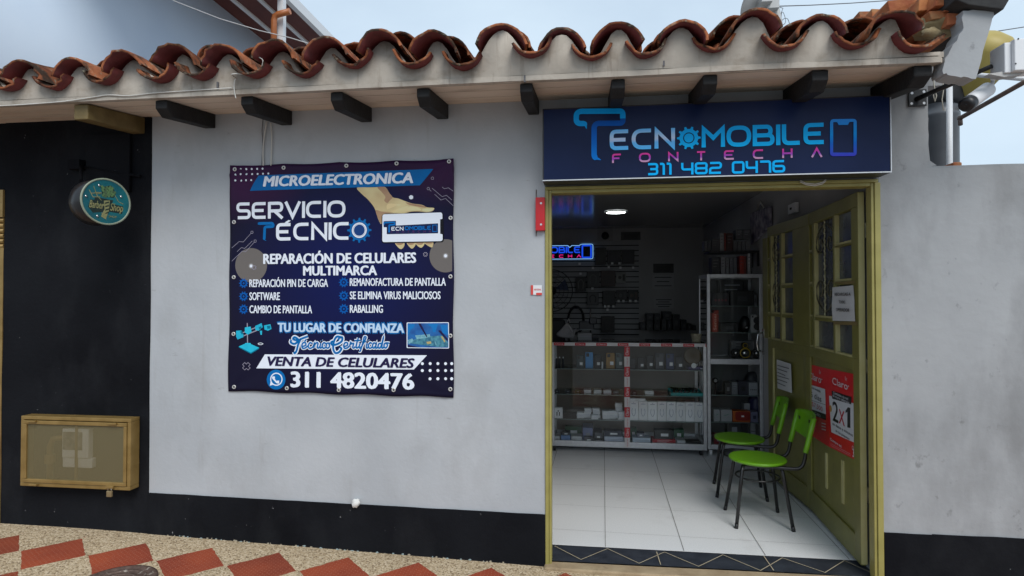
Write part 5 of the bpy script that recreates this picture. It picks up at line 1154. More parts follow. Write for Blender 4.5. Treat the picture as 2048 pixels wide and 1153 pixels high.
# ================================================================== CHAIRS
m_green = mat('green_plastic', (.125, .33, .008), (.14, .36, .012), 20, .38, bump=.03, bscale=200)
m_tubeblk = mat('black_tube', (.010, .010, .011), rough=.32)
def chair(label):
    t = thing('chair', label, 'chair', (0, 0, 0), 'green chairs along the door')
    zs = .42
    b = MB(); b.sm = True; b.lathe((0, 0, zs-.022), (0, 0, 1), [(.165, 0), (.178, .006), (.182, .014), (.178, .021), (.168, .0225), (.12, .019), (0, .017)], 40); b.build('seat', m_green, t)
    for sx in (-1, 1):
        for sy in (-1, 1):
            b = MB(); b.tube([(sx*.115, sy*.105, zs-.03), (sx*.125, sy*.118, zs-.06), (sx*.172, sy*.165, .012)], .0115, 10); lg = b.build('leg', m_tubeblk, t)
            b = MB(); b.tube([(sx*.170, sy*.163, .03), (sx*.1745, sy*.1675, 0)], .0122, 10); b.build('foot_cap', m_dark, lg)
    b = MB(); b.tube([(.138*cos(2*pi*k/28), .130*sin(2*pi*k/28), zs-.125) for k in range(29)], .006, 6); b.build('stretcher', m_tubeblk, t)
    b = MB()
    for sy in (-1, 1):
        b.tube(spline([(-.10, sy*.09, zs-.032), (.05, sy*.12, zs-.032), (.185, sy*.145, zs-.030), (.228, sy*.15, zs-.015), (.248, sy*.15, zs+.03), (.262, sy*.15, zs+.12), (.284, sy*.15, zs+.20)], 5), .0115, 10)
    b.tube([(-.10, -.09, zs-.032), (-.10, .09, zs-.032)], .0115, 8)
    b.build('back_frame', m_tubeblk, t)
    b = MB(); b.sm = True
    def bk(u, v, d):
        y = -.158+.316*u; cur = .030*(1-(2*u-1)**2); z0, z1 = zs+.165-.02*(1-(2*u-1)**2), zs+.30+.014*(1-(2*u-1)**2)
        z = z0+(z1-z0)*v; return Vector((.256+(z-zs-.1)*.24+cur+d, y, z))
    nu, nv = 16, 6; base = 0
    for d in (0, .010): b.grid(lambda u, v, d=d: bk(u, v, d), nu, nv)
    m1 = (nu+1)*(nv+1); bd = [i for i in range(nu)]+[nu+j*(nu+1) for j in range(nv)]+[nv*(nu+1)+i for i in range(nu, 0, -1)]+[j*(nu+1) for j in range(nv, 0, -1)]
    for i, q in enumerate(bd): r = bd[(i+1) % len(bd)]; b.f.append([q, r, r+m1, q+m1]); b.m.append(0); b.s.append(False)
    for sy in (-1, 1): b.tube([(.254, sy*.15, zs+.075), (.266, sy*.15, zs+.12), (.284, sy*.15, zs+.20), (.306, sy*.15, zs+.295)], .0165, 12)
    br = b.build('backrest', m_green, t)
    b = MB(); b.k = 0
    for y in (-.12, -.03, .12): q = bk((y+.158)/.316, .62, -.0012); b.box(q.x-.001, q.x+.0015, y-.016, y+.016, q.z-.011, q.z+.011)
    for sy in (-1, 1): b.lathe((.306, sy*.15, zs+.2945), (.26, 0, 1), [(.0115, 0), (.0115, .0012)], 12)
    b.build('slot', m_dark, br)
    return t
c1 = chair('green round seated chair with black legs nearest the doorway')
c2 = copy_tree(c1); c2['label'] = 'green round seated chair with black legs farther inside, behind the nearer chair'
c1.location = (1.125, .80, 0); c1.rotation_euler = (0, 0, R(-1)); c2.location = (1.15, 1.375, 0); c2.rotation_euler = (0, 0, R(-8))

# ================================================================== GLASS COUNTER
CY = 2.40; CPl = Y(CY)
C3 = crop(1080, 650, 1482/360)
def cz(y): return CPl.px(*C3(760, y))[1]
def cx(x, yy=CY, v=600): return Y(yy).px(*C3(x, v))[0]
co = thing('display_counter', 'glass shop counter with aluminium frame, three glass shelves and red and white tape', 'counter', (.38, 2.6, 0))
L0, L1, CT, CB, CD = -.345, 1.112, 1.052, .052, .48
b = MB(); e = .03
for x in (L0, L1-e): 
    for y in (CY, CY+CD-e): b.box(x, x+e, y, y+e, CB, CT)
for z0, z1 in ((CB, CB+.055), (CT-.032, CT)):
    b.box(L0+e, L1-e, CY+.001, CY+e, z0, z1); b.box(L0+e, L1-e, CY+CD-e, CY+CD-.001, z0, z1)
    for x in (L0, L1-e): b.box(x+.001, x+e-.001, CY+e, CY+CD-e, z0, z1)
xm0 = cx(695); xm1 = cx(740); b.box(xm0+.004, xm1-.004, CY+.001, CY+.024, CB+.055, CT-.032)
b.box(L0+e, L1-e, CY+e, CY+CD-e, CB+.012, CB+.03)
b.build('frame', m_alu, co, bevel=.003)
b = MB(); b.box(L0+.005, L1-.005, CY+.004, CY+CD, CT+.0005, CT+.006); b.build('glass_top', m_glass, co)
b = MB(); b.face(CPl, [(L0+e, CB+.055), (xm0+.004, CB+.055), (xm0+.004, CT-.032), (L0+e, CT-.032)], -.006); b.face(CPl, [(xm1-.004, CB+.055), (L1-e, CB+.055), (L1-e, CT-.032), (xm1-.004, CT-.032)], -.006); b.build('front_glass', m_glass, co)
m_shelfg = glass('shelf_glass', (.85, 1, .95), .12, .85)
SZ = [cz(372), cz(585), cz(795)]
for z_ in SZ:
    b = MB(); b.box(L0+e, L1-e, CY+.03, CY+CD-.05, z_-.006, z_); s_ = b.build('shelf', m_shelfg, co)
    b = MB(); b.box(L0+e, L1-e, CY+.0285, CY+.0298, z_-.0065, z_+.0005); b.build('shelf_edge', mat('glass_edge', (.20, .26, .25), rough=.2), s_)
b = MB(); b.box(L0+e, L1-e, CY+CD-.02, CY+CD-.015, CB+.06, CT-.04); b.build('back_panel', mat('brown_back_panel', (.16, .135, .11), (.20, .17, .14), 3, .5), co)
tp = mat('tape_red', (.55, .012, .025), rough=.4); tw_ = mat('tape_white', (.66, .62, .62), rough=.4)
b = MB()
zt0, zt1 = CT-.030, CT-.003; xs_ = [cx(v, CY, 152) for v in (115, 198, 285, 372, 460, 545, 640, 692)]
for i in range(-1, 16):
    pass
xx = L0+.002; k = 0; per = cx(285)-cx(198)
b.k = 0
st0 = cx(115)-2*per
seq = []
x = st0
while x < L1:
    seq.append((x, x+per, 0)); seq.append((x+per, x+2*per, 1)); x += 2*per
for x0_, x1_, kk in seq:
    x0_, x1_ = max(x0_, L0+.003), min(x1_, L1-.003)
    if x1_ <= x0_: continue
    b.k = kk; b.slab(CPl, x0_, x1_, zt0+(.004 if kk else 0), zt1-(.004 if kk else 0), .0012, .0022)
    if not kk and x1_-x0_ > .06:
        b.k = 1; text(b, CPl, 'Claro', x0_+.012, x1_-.012, zt0+.008, zt1-.007, .0026, .02)
b.build('tape', [tp, tw_], co); b = MB()
zv0, zv1 = CB+.004, CT-.034; ph_ = (zv1-zv0)/10
PV = Plane((0, CY, 0), (0, 0, 1), (-1, 0, 0))
for i in range(10):
    kk = 0 if i % 2 else 1
    b.k = kk; b.slab(CPl, xm0, xm1, zv1-(9-i+1)*ph_, zv1-(9-i)*ph_, .0012, .0022)
    zc0 = zv1-(9-i+1)*ph_
    b.k = 1 if kk == 0 else 0
    text(b, PV, 'Claro' if kk == 0 else 'recargas aquí', zc0+.012, zc0+ph_-.012, -(xm0+xm1)/2-(.013 if kk == 0 else .005), -(xm0+xm1)/2+(.013 if kk == 0 else .005), .0026, .015 if kk == 0 else .0)
b.build('tape', [tp, tw_], co)
def caster(x, y, par):
    b = MB(); b.lathe((x-.012, y, .026), (1, 0, 0), [(.026, 0), (.026, .024)], 16); b.box(x-.016, x+.016, y-.02, y+.02, .045, .0515); b.build('caster', m_dark if par is co else m_white, par)
for x, y in ((L0+.03, CY+.03), (L1-.05, CY+.03), (L0+.03, CY+CD-.04), (L1-.05, CY+CD-.04)): caster(x, y, co)

# ================================================================== TALL GLASS CABINET
VY = 2.42; VP = Y(VY); V2 = crop(1400, 530, 769/140); V3 = crop(1400, 700, 702/140)
tv = thing('glass_cabinet', 'tall aluminium framed glass cabinet with speakers and boxes beside the counter', 'cabinet', (1.36, 2.6, 0))
A0, A1, VT, VB, VD = 1.122, 1.626, 1.705, .06, .42
zz2 = lambda y: VP.px(*V2(300, y))[1]; zz3 = lambda y: VP.px(*V3(300, y))[1]
e = .03; b = MB(); ze, zf = zz3(147), zz3(93)
for x in (A0, A1-e):
    for y in (VY, VY+VD-e): b.box(x, x+e, y, y+e, VB, VT)
for z0, z1 in ((VB, VB+.045), (VT-.035, VT), (ze, zf)):
    b.box(A0+e, A1-e, VY+.001, VY+e, z0, z1); b.box(A0+e, A1-e, VY+VD-e, VY+VD-.001, z0, z1)
    for x in (A0, A1-e): b.box(x+.001, x+e-.001, VY+e, VY+VD-e, z0, z1)
b.box(A0+e, A1-e, VY+e, VY+VD-e, ze+.03, ze+.045); b.box(A0+e, A1-e, VY+e, VY+VD-e, VB+.02, VB+.035)
b.build('frame', m_alu, tv, bevel=.003)
for z0, z1 in ((VB+.045, ze), (zf, VT-.035)):
    b = MB(); b.face(VP, [(A0+e, z0), (A1-e, z0), (A1-e, z1), (A0+e, z1)], -.006); b.add([(A0+.006, VY+e, z0), (A0+.006, VY+VD-e, z0), (A0+.006, VY+VD-e, z1), (A0+.006, VY+e, z1)], [(0, 1, 2, 3)]); b.build('glass', m_glass, tv)
VS = [zz2(452), zz2(745), zz3(460), zz3(733)]
for z_ in VS:
    b = MB(); b.box(A0+e, A1-e, VY+.03, VY+VD-.04, z_-.006, z_); s_ = b.build('shelf', m_shelfg, tv)
    b = MB(); b.box(A0+e, A1-e, VY+.0285, VY+.0298, z_-.0065, z_+.0005); b.build('shelf_edge', MATS['glass_edge'], s_)
b = MB(); b.box(A0+e, A1-e, VY+VD-.02, VY+VD-.015, VB+.05, VT-.04); b.build('back_panel', mat('grey_back_panel', (.10, .10, .105), rough=.5), tv)
for x, y in ((A0+.03, VY+.03), (A1-.05, VY+.03), (A0+.03, VY+VD-.04), (A1-.05, VY+VD-.04)): caster(x, y, tv)

# ================================================================== GOODS
def cmat(r, g, b_): return mat('goods_%d_%d_%d' % (r, g, b_), srgb(r, g, b_), rough=.45)
W_ = cmat(240, 241, 244); BK = cmat(22, 22, 26)
def pack(name, label, cat, x0, x1, y0, y1, z0, z1, m, group=None, deco=None, dm=None, bev=.003, tilt=0.):
    """a carton: body with bevelled edges, lid seam and printed front panel"""
    t = thing(name, label, cat, ((x0+x1)/2, (y0+y1)/2, z0), group)
    b = MB(); b.box(x0, x1, y0, y1, z0, z1); b.build('carton', m, t, bevel=min(bev, (z1-z0)*.2))
    w_, h_ = x1-x0, z1-z0; pl = Y(y0)
    b = MB()
    if deco == 'label': b.slab(pl, x0+w_*.32, x0+w_*.72, z0+h_*.3, z0+h_*.62, .0004, .001)
    elif deco == 'lid': b.slab(pl, x0+.0005, x1-.0005, z0+h_*.58, z0+h_*.61, .0002, .0008)
    elif deco == 'lines':
        for k in range(3): b.slab(pl, x0+w_*.2, x0+w_*(.85-.12*k), z0+h_*(.8-.18*k), z0+h_*(.84-.18*k), .0004, .0008)
    elif deco == 'cable':
        b.slab(pl, x0+w_*.25, x0+w_*.75, z0+h_*.84, z0+h_*.87, .0004, .0008); stroke(b, pl, [tuple(q) for q in spline([(x0+w_*.35, z0+h_*.62), (x0+w_*.3, z0+h_*.4), (x0+w_*.5, z0+h_*.22), (x0+w_*.7, z0+h_*.4), (x0+w_*.65, z0+h_*.62)], 4)], w_*.05, .0006); b.slab(pl, x0+w_*.45, x0+w_*.55, z0+h_*.90, z0+h_*.925, .0004, .0008)
    elif deco == 'pods':
        for sx in (-1, 1): b.slab(pl, x0+w_*(.5+sx*.14-.05), x0+w_*(.5+sx*.14+.05), z0+h_*.25, z0+h_*.5, .0004, .0008); disc(b, pl, x0+w_*(.5+sx*.14), z0+h_*.53, w_*.07, .0008, 10)
        b.slab(pl, x0+w_*.44, x0+w_*.56, z0+h_*.62, z0+h_*.75, .0004, .0008)
    elif deco == 'band': b.slab(pl, x0+.0005, x1-.0005, z0+h_*.02, z0+h_*.28, .0002, .0008)
    elif deco == 'dots':
        for k in range(4): disc(b, pl, x0+w_*(.2+.2*k), z0+h_*.42, w_*.07, .0006, 12)
    elif deco == 'swirl': stroke(b, pl, [(x0+w_*.3, z0+h_*.5), (x0+w_*.5, z0+h_*.55, .01), (x0+w_*.7, z0+h_*.62)], h_*.04, .0006)
    if b.v: b.build('print', dm or cmat(150, 152, 160), t)
    return t
def smartphone(label, x, z, w_, h_, m, group, tag_=True, yy=.10, lens=True):
    t = thing('smartphone', label, 'phone', (x, CY+yy, z), group); y0 = CY+yy; pl = Y(y0)
    b = MB(); b.box(x-w_/2, x+w_/2, y0, y0+.009, z, z+h_); o = b.build('phone_body', m, t, bevel=.004, seg=3)
    if lens:
        b = MB(); b.slab(pl, x-w_*.38, x-w_*.02, z+h_*.72, z+h_*.94, .0003, .002)
        for k in range(2): disc(b, pl, x-w_*.2, z+h_*(.78+.1*k), w_*.08, .0024, 10)
        b.build('camera_bump', BK, t)
    if tag_: b = MB(); b.slab(pl, x-w_*.05, x+w_*.36, z+h_*.22, z+h_*.44, .0004, .0012); b.build('price_tag', W_, t)
    b = MB(); b.box(x-w_*.3, x+w_*.3, y0+.0095, y0+.05, z+.0005, z+.006); b.add([(x-w_*.3, y0+.0095, z+.006), (x+w_*.3, y0+.0095, z+.006), (x+w_*.3, y0+.05, z+.006), (x-w_*.3, y0+.0098, z+h_*.6), (x+w_*.3, y0+.0098, z+h_*.6)], [(0, 3, 4, 1)]); b.build('stand', m_white, t)
    return t
# shelf 1: phones standing up
s1 = SZ[0]; G1 = 'phones on the top shelf of the glass counter'
for lab, xc, wp, hp_, col, tg in (('dark teal phone with a pale tag, leftmost of the standing phones', 330, 60, 105, (38, 62, 66), 1), ('bright blue phone standing on the top counter shelf', 405, 62, 128, (70, 150, 215), 0), ('black phone with a square white tag right of the bright blue phone', 473, 55, 110, (20, 20, 26), 1), ('multicoloured orange and yellow phone box on the top counter shelf', 580, 68, 125, (160, 120, 50), 1), ('grey green phone just left of the taped centre post', 655, 55, 125, (80, 100, 100), 1), ('small black phone just right of the taped centre post', 760, 50, 85, (26, 27, 32), 0), ('black phone with a small white tag, second right of the taped post', 832, 55, 90, (20, 22, 28), 1), ('black phone with a square white tag in the right half of the counter', 906, 55, 108, (16, 16, 22), 1), ('tall grey phone in the right half of the top counter shelf', 985, 66, 130, (70, 72, 80), 1), ('navy blue phone in the right half of the top counter shelf', 1070, 62, 125, (40, 56, 100), 1), ('black phone with a white tag, rightmost of the standing phones', 1148, 58, 100, (22, 24, 30), 1)):
    yy = .10; sc_ = (CY+yy+DC)/1180/4.117
    smartphone(lab, cx(xc, CY+yy, 300), s1, wp*sc_, hp_*sc_, cmat(*col), G1, bool(tg), yy)
for k, xc in enumerate((112, 136, 161, 190)):
    x = cx(xc, CY+.12, 300); t = thing('bottle', 'small dark bottle with white cap inside the counter, %s' % ('leftmost of four', 'second of four from the left', 'third of four from the left', 'rightmost of four')[k], 'bottle', (x, CY+.12, s1), 'small bottles at the left end of the counter')
    b = MB(); b.sm = True; b.lathe((x, CY+.12, s1), (0, 0, 1), [(.011, 0), (.012, .002), (.012, .075), (.006, .085), (.005, .09)], 12); b.build('bottle_body', cmat(40, 40, 46), t)
    b = MB(); b.lathe((x, CY+.12, s1+.0905), (0, 0, 1), [(.007, 0), (.006, .014)], 10); b.build('bottle_cap', W_, t)
pack('vape_box', 'slim white and green box leaning beside the multicoloured phone box', 'box', cx(508), cx(522), CY+.08, CY+.10, s1, s1+.065, W_, None, 'lines')
t = thing('smartwatch', 'round amber smartwatch display on a purple stand at the right end of the top shelf', 'watch', (cx(1255), CY+.15, s1))
b = MB(); b.sm = True; x = cx(1255, CY+.15, 270); b.lathe((x, CY+.15, s1+.125), (0, -1, .15), [(.08, 0), (.085, .01), (.08, .022), (.07, .024), (0, .0245)], 28); b.build('dial', cmat(88, 70, 34), t)
b = MB(); b.box(x-.05, x+.12, CY+.08, CY+.2, s1+.0005, s1+.028); b.build('stand', cmat(50, 40, 100), t, bevel=.004)
b = MB(); b.slab(Y(CY+.08), x+.06, x+.10, s1+.008, s1+.018, .0005, .001); disc(b, Y(CY+.08), x, s1+.04, .025, .002, 14); b.build('price_tag', W_, t)
# shelf 2
s2 = SZ[1]
for xc, wd, lab in ((392, 58, 'small white box on the second counter shelf, leftmost of the three together'), (474, 62, 'small white box on the second counter shelf, middle of the three together'), (555, 60, 'small white box on the second counter shelf, right of the three together'), (900, 70, 'lone white box on the second counter shelf right of the taped post')):
    sc_ = (CY+.1+DC)/1180/4.117; x = cx(xc, CY+.1, 560); pack('earphone_box', lab, 'box', x-wd*sc_/2, x+wd*sc_/2, CY+.10, CY+.20, s2, s2+.032, W_, 'small white boxes on the second counter shelf', 'lid')
for xc, lab, c in ((140, 'small dark gadget at the left end of the second counter shelf', (38, 38, 42)), (230, 'grey gadget on the second counter shelf, second from the left end', (60, 60, 66)), (312, 'dull yellow gadget on the second counter shelf', (110, 100, 40)), (625, 'clear grey packet beside the taped post on the second shelf', (110, 112, 116)), (775, 'dark gadget with a red mark just right of the taped post', (60, 40, 40))):
    x = cx(xc, CY+.14, 540); pack('gadget', lab, 'gadget', x-.026, x+.026, CY+.12, CY+.18, s2, s2+.022, cmat(*c), None, 'label')
x0_, x1_ = cx(1075, CY+.06, 560), cx(1345, CY+.06, 560)
tr = thing('tray', 'turquoise tray of black cables at the right end of the second counter shelf', 'tray', ((x0_+x1_)/2, CY+.1, s2))
b = MB(); b.box(x0_, x1_, CY+.05, CY+.055, s2+.0005, s2+.03); b.box(x0_, x1_, CY+.25, CY+.255, s2+.0005, s2+.045); b.box(x0_, x1_, CY+.0555, CY+.2495, s2+.0005, s2+.006); b.box(x0_, x0_+.005, CY+.0555, CY+.2495, s2+.0065, s2+.03); b.box(x1_-.005, x1_, CY+.0555, CY+.2495, s2+.0065, s2+.03); b.build('tray_body', cmat(10, 150, 150), tr, bevel=.002)
cbx = MB()
for k in range(7): cbx.tube([(x0_+.03+.035*k, CY+.09, s2+.014), (x0_+.05+.035*k, CY+.15, s2+.05), (x0_+.03+.035*k, CY+.22, s2+.05)], .012, 7)
tag(cbx.build('cable_bundle', BK), 'black cables lying in the turquoise tray', 'cables')
# shelf 3: stacks of small boxes, tall cable cartons
s3 = SZ[2]
x = cx(150, CY+.05, 740); pack('earbud_box', 'white earbud carton printed with two earbuds at the left end of the third shelf', 'box', x-.043, x+.043, CY+.05, CY+.09, s3, s3+.105, W_, None, 'pods', BK)
sg_ = random.Random(4); GS = 'small white adapter boxes stacked on the third counter shelf'
for xc, n_, y_ in ((335, 3, .08), (392, 5, .11), (465, 5, .12), (455, 2, .05), (540, 4, .08), (598, 4, .10), (650, 8, .12), (675, 4, .06)):
    for k in range(n_):
        x = cx(xc, CY+y_, 760)+sg_.uniform(-.006, .006); hw = .034
        pack('adapter_box', 'small white adapter box in the loose stacks on the third counter shelf', 'box', x-hw, x+hw, CY+y_, CY+y_+.07, s3+.0185*k+.0002, s3+.0185*(k+1)-.0006, (W_, cmat(230, 232, 238))[k % 2], GS, 'lid', cmat(140, 142, 150), .0015)
GC = 'tall white cable cartons in a row on the third counter shelf'
for k in range(8):
    xa, xb = cx(733+77.5*k, CY+.05, 740), cx(733+77.5*(k+1), CY+.05, 740)
    pack('cable_carton', 'tall white cable carton in the counter row, %s' % ('first from the left', 'second from the left', 'third from the left', 'fourth from the left', 'fifth from the left', 'sixth from the left', 'seventh from the left', 'last on the right')[k], 'box', xa+.001, xb-.001, CY+.05, CY+.11, s3, s3+.185-.002*(k % 3), (W_, cmat(234, 234, 236))[k % 2], GC, 'cable', cmat(150, 155, 175))
for k, (xc, lab) in enumerate(((760, 'flat white box lying on the row of cable cartons, left one'), (828, 'flat white box lying on the row of cable cartons, right one'))):
    x = cx(xc, CY+.08, 640); pack('flat_box', lab, 'box', x-.045, x+.045, CY+.055, CY+.105, s3+.186, s3+.208, W_, 'flat boxes on the cable cartons', 'lid')
# bottom deck
s4 = CB+.031
for xa, xb, h_, y_, col, dc, lab in ((105, 165, .05, .05, (190, 196, 200), 'lid', 'low white box at the left end of the counter bottom'), (170, 250, .06, .05, (120, 150, 200), 'band', 'pale blue box with a green foot on the counter bottom'), (255, 345, .055, .05, (205, 208, 212), 'lid', 'white box third from the left on the counter bottom'), (350, 436, .13, .10, (130, 138, 175), 'label', 'tall lilac box on the counter bottom'), (360, 440, .055, .04, (60, 62, 70), 'label', 'dark box in front of the tall lilac box'), (446, 515, .09, .08, (80, 82, 88), 'label', 'grey box right of the tall lilac box'), (445, 520, .04, .04, (48, 48, 52), 'lid', 'flat black box before the grey box'), (528, 692, .062, .05, (196, 204, 222), 'lid', 'wide pale box left of the taped post on the counter bottom'), (760, 912, .06, .05, (196, 208, 224), 'lid', 'wide pale box right of the taped post on the counter bottom'), (925, 1118, .05, .05, (178, 20, 40), 'lines', 'wide red box on the counter bottom'), (1125, 1200, .045, .05, (205, 208, 210), 'lid', 'small white box right of the red box'), (1205, 1330, .03, .05, (28, 28, 32), 'label', 'flat black tray at the right end of the counter bottom')):
    sc_ = (CY+y_); x0_, x1_ = cx(xa, sc_, 960), cx(xb, sc_, 960); pack('phone_box', lab, 'box', x0_+.002, x1_-.002, sc_, sc_+.13+(.1 if y_ > .06 else 0), s4, s4+h_, cmat(*col), 'boxes on the bottom of the glass counter', dc, cmat(90, 180, 40) if 'green' in lab else (W_ if col[0] < 100 or 'red' in lab else None))
for xa, xb, h0, h1, col, lab in ((530, 680, .0625, .115, (38, 42, 62), 'dark blue box on the wide pale box left of the taped post'), (945, 1100, .0505, .135, (24, 26, 30), 'black box on top of the wide red box'), (180, 245, .0605, .088, (50, 56, 66), 'slim dark box on the pale blue box'), (800, 860, .0605, .1, (100, 104, 118), 'small grey box on the wide pale box right of the post')):
    x0_, x1_ = cx(xa, CY+.07, 940), cx(xb, CY+.07, 940); pack('phone_box', lab, 'box', x0_, x1_, CY+.065, CY+.165, s4+h0, s4+h1, cmat(*col), 'boxes on the bottom of the glass counter', 'label', W_)
for xa, xb, lab in ((205, 345, 'green box behind the white boxes at the left of the counter bottom'), (742, 800, 'green box just right of the taped post at the back'), (1105, 1190, 'green box behind the small white box at the right')):
    x0_, x1_ = cx(xa, CY+.25, 930), cx(xb, CY+.25, 930); pack('phone_box', lab, 'box', x0_, x1_, CY+.28, CY+.36, s4, s4+.10, cmat(10, 90, 50), 'boxes on the bottom of the glass counter', 'label', W_)
# glass cabinet goods
def vx(cr, x, yy=.08, v=300): return Y(VY+yy).px(*cr(x, v))[0]
def vpack(name, lab, cat, cr, xa, xb, zb, h, col, deco, dm=None, yy=.06, dep=.10): return pack(name, lab, cat, vx(cr, xa, yy), min(vx(cr, xb, yy), A1-.035), VY+yy, VY+yy+dep, zb, zb+h, cmat(*col), None, deco, dm)
k5 = (VY+.08+DC)/1180/5.493; k6 = (VY+.08+DC)/1180/5.014
vpack('speaker_box', 'dark carton with pink discs on the top shelf of the glass cabinet', 'box', V2, 135, 320, VS[0], 140*k5, (34, 34, 40), 'dots', cmat(120, 40, 60)); vpack('speaker_box', 'black carton on the top shelf of the glass cabinet', 'box', V2, 335, 590, VS[0], 160*k5, (16, 16, 18), 'label', cmat(50, 52, 55)); vpack('speaker_box', 'grey and black carton at the right end of the top cabinet shelf', 'box', V2, 595, 690, VS[0], 125*k5, (90, 92, 96), 'label', BK)
vpack('carton', 'large dark carton standing on the top shelf at the back of the glass cabinet', 'box', V2, 220, 480, VS[0]+.0, 270*k5, (40, 40, 42), 'lines', None, .2)
t = vpack('headphone_box', 'narrow orange red box standing at the left of the second cabinet shelf', 'box', V2, 135, 190, VS[1], 200*k5, (190, 62, 34), None); b = MB(); p = t.location; PVv = Plane((p.x, VY+.06, 0), (0, 0, 1), (-1, 0, 0)); text(b, PVv, 'Sensei', VS[1]+.02, VS[1]+.17, -.012, .012, .0012, .0); b.build('print', cmat(230, 190, 170), t)
pack('headphone_box', 'orange red box behind the narrow one on the second cabinet shelf', 'box', vx(V2, 165, .12), vx(V2, 218, .12), VY+.17, VY+.25, VS[1]+.0, VS[1]+.205, cmat(180, 50, 30), None, 'lines')
vpack('alarm_clock', 'black low radio box on the second cabinet shelf', 'radio', V2, 225, 420, VS[1], 100*k5, (20, 20, 24), 'label', cmat(70, 70, 74))
t = thing('round_speaker', 'black round speaker with a bright highlight on the second cabinet shelf', 'speaker', (vx(V2, 495), VY+.12, VS[1])); b = MB(); x = vx(V2, 492, .12); b.ball((x, VY+.12, VS[1]+85*k5), 58*k5, .05, 85*k5, 18, 12); b.build('speaker_body', BK, t); b = MB(); b.sm = True; b.lathe((x, VY+.072, VS[1]+48*k5), (0, -1, .1), [(.014, 0), (.012, .006), (.002, .009)], 14); b.build('control_knob', m_steel, t)
t = vpack('speaker_box', 'white carton printed with two black speakers on the second cabinet shelf', 'box', V2, 555, 680, VS[1], 185*k5, (170, 172, 174), None); b = MB(); x = vx(V2, 628, .06); disc(b, Y(VY+.06), x, VS[1]+125*k5, 40*k5, .001, 20); disc(b, Y(VY+.06), x, VS[1]+60*k5, 38*k5, .001, 20); b.slab(Y(VY+.06), vx(V2, 568, .06), vx(V2, 585, .06), VS[1]+155*k5, VS[1]+175*k5, .0004, .001); b.build('print', BK, t)
zs0 = ze+.0455
t = vpack('carton', 'white topped carton behind the round computer speakers in the cabinet', 'box', V2, 340, 590, zs0, 185*k5, (105, 106, 108), 'lines', BK, .16)
for lab, xc, r_k, col, ring in (('small round speaker left of the yellow ringed one', 395, 45, (24, 24, 26), 0), ('large round speaker with yellow rings in the middle of the cabinet', 495, 62, (20, 20, 20), 1), ('small round speaker right of the yellow ringed one', 622, 45, (24, 24, 26), 0)):
    x = vx(V2, xc, .06); z_ = zs0+62*k5; t = thing('computer_speaker', lab, 'speaker', (x, VY+.1, zs0), 'round computer speakers in the cabinet')
    b = MB(); b.sm = True; b.lathe((x, VY+.12, z_), (0, -1, 0), [(r_k*k5*.8, 0), (r_k*k5, .015), (r_k*k5, .045), (r_k*k5*.85, .052), (r_k*k5*.5, .044)], 24); b.sm = False; b.box(x-.02, x+.02, VY+.08, VY+.12, zs0+.0005, zs0+.03)
    if ring: b.sm = True; b.lathe((x, VY+.12, z_+80*k5), (0, -1, 0), [(28*k5, 0), (30*k5, .04), (18*k5, .05)], 20)
    b.build('speaker_body', cmat(*col), t)
    b = MB(); b.ball((x, VY+.072, z_), .020 if not ring else .026, .014, .020 if not ring else .026, 14, 8); b.build('cone', m_steel, t)
    if ring:
        b = MB(); b.sm = True; b.lathe((x, VY+.068, z_), (0, -1, 0), [(54*k5, 0), (54*k5, .003), (44*k5, .003)], 28, cap=False); b.lathe((x, VY+.0685, z_+80*k5), (0, -1, 0), [(26*k5, 0), (26*k5, .003), (20*k5, .003)], 24, cap=False); b.build('ring', cmat(190, 160, 40), t)
z5 = VS[2]
vpack('small_carton', 'dark narrow carton on the third cabinet shelf', 'box', V3, 250, 312, z5, 115*k6, (34, 34, 38), 'label', cmat(120, 120, 124)); vpack('small_carton', 'plain grey white carton on the third cabinet shelf', 'box', V3, 318, 378, z5, 122*k6, (120, 122, 126), 'lines'); vpack('small_carton', 'dark box with grey edges on the third cabinet shelf', 'box', V3, 385, 480, z5, 130*k6, (46, 46, 58), 'label', BK); vpack('small_carton', 'white and orange carton with four black dots on the third cabinet shelf', 'box', V3, 490, 622, z5, 120*k6, (150, 152, 158), 'dots', BK)
t = thing('camera_gadget', 'small gadget with a round lens on the third cabinet shelf', 'gadget', (vx(V3, 152), VY+.1, z5)); x = vx(V3, 152, .1); b = MB(); b.sm = True; b.lathe((x, VY+.1, z5), (0, 0, 1), [(.02, 0), (.012, .01), (.008, .1)], 14); b.ball((x, VY+.1, z5+128*k6), .03, .022, .03, 14, 10); b.build('gadget_body', BK, t); b = MB(); b.sm = True; b.lathe((x, VY+.08, z5+128*k6), (0, -1, 0), [(.016, 0), (.014, .005), (.006, .003)], 14); b.build('lens', cmat(150, 150, 150), t)
t = thing('round_speaker', 'dark grey rounded speaker behind the cartons of the third cabinet shelf', 'speaker', (vx(V3, 530), VY+.25, z5)); b = MB(); x = vx(V3, 530, .25); b.ball((x, VY+.27, z5+.1), .075, .06, .10, 18, 12); b.build('speaker_body', cmat(44, 48, 54), t); b = MB(); b.lathe((x, VY+.27, z5), (0, 0, 1), [(.05, 0), (.05, .012)], 18); b.build('foot', BK, t)
z6 = VS[3]
vpack('small_carton', 'white carton with a green mark at the left of the fourth cabinet shelf', 'box', V3, 136, 200, z6, 112*k6, (160, 162, 166), 'swirl', cmat(60, 140, 110)); vpack('small_carton', 'wider white carton with a green mark on the fourth cabinet shelf', 'box', V3, 207, 320, z6, 112*k6, (160, 162, 166), 'swirl', cmat(60, 140, 110))
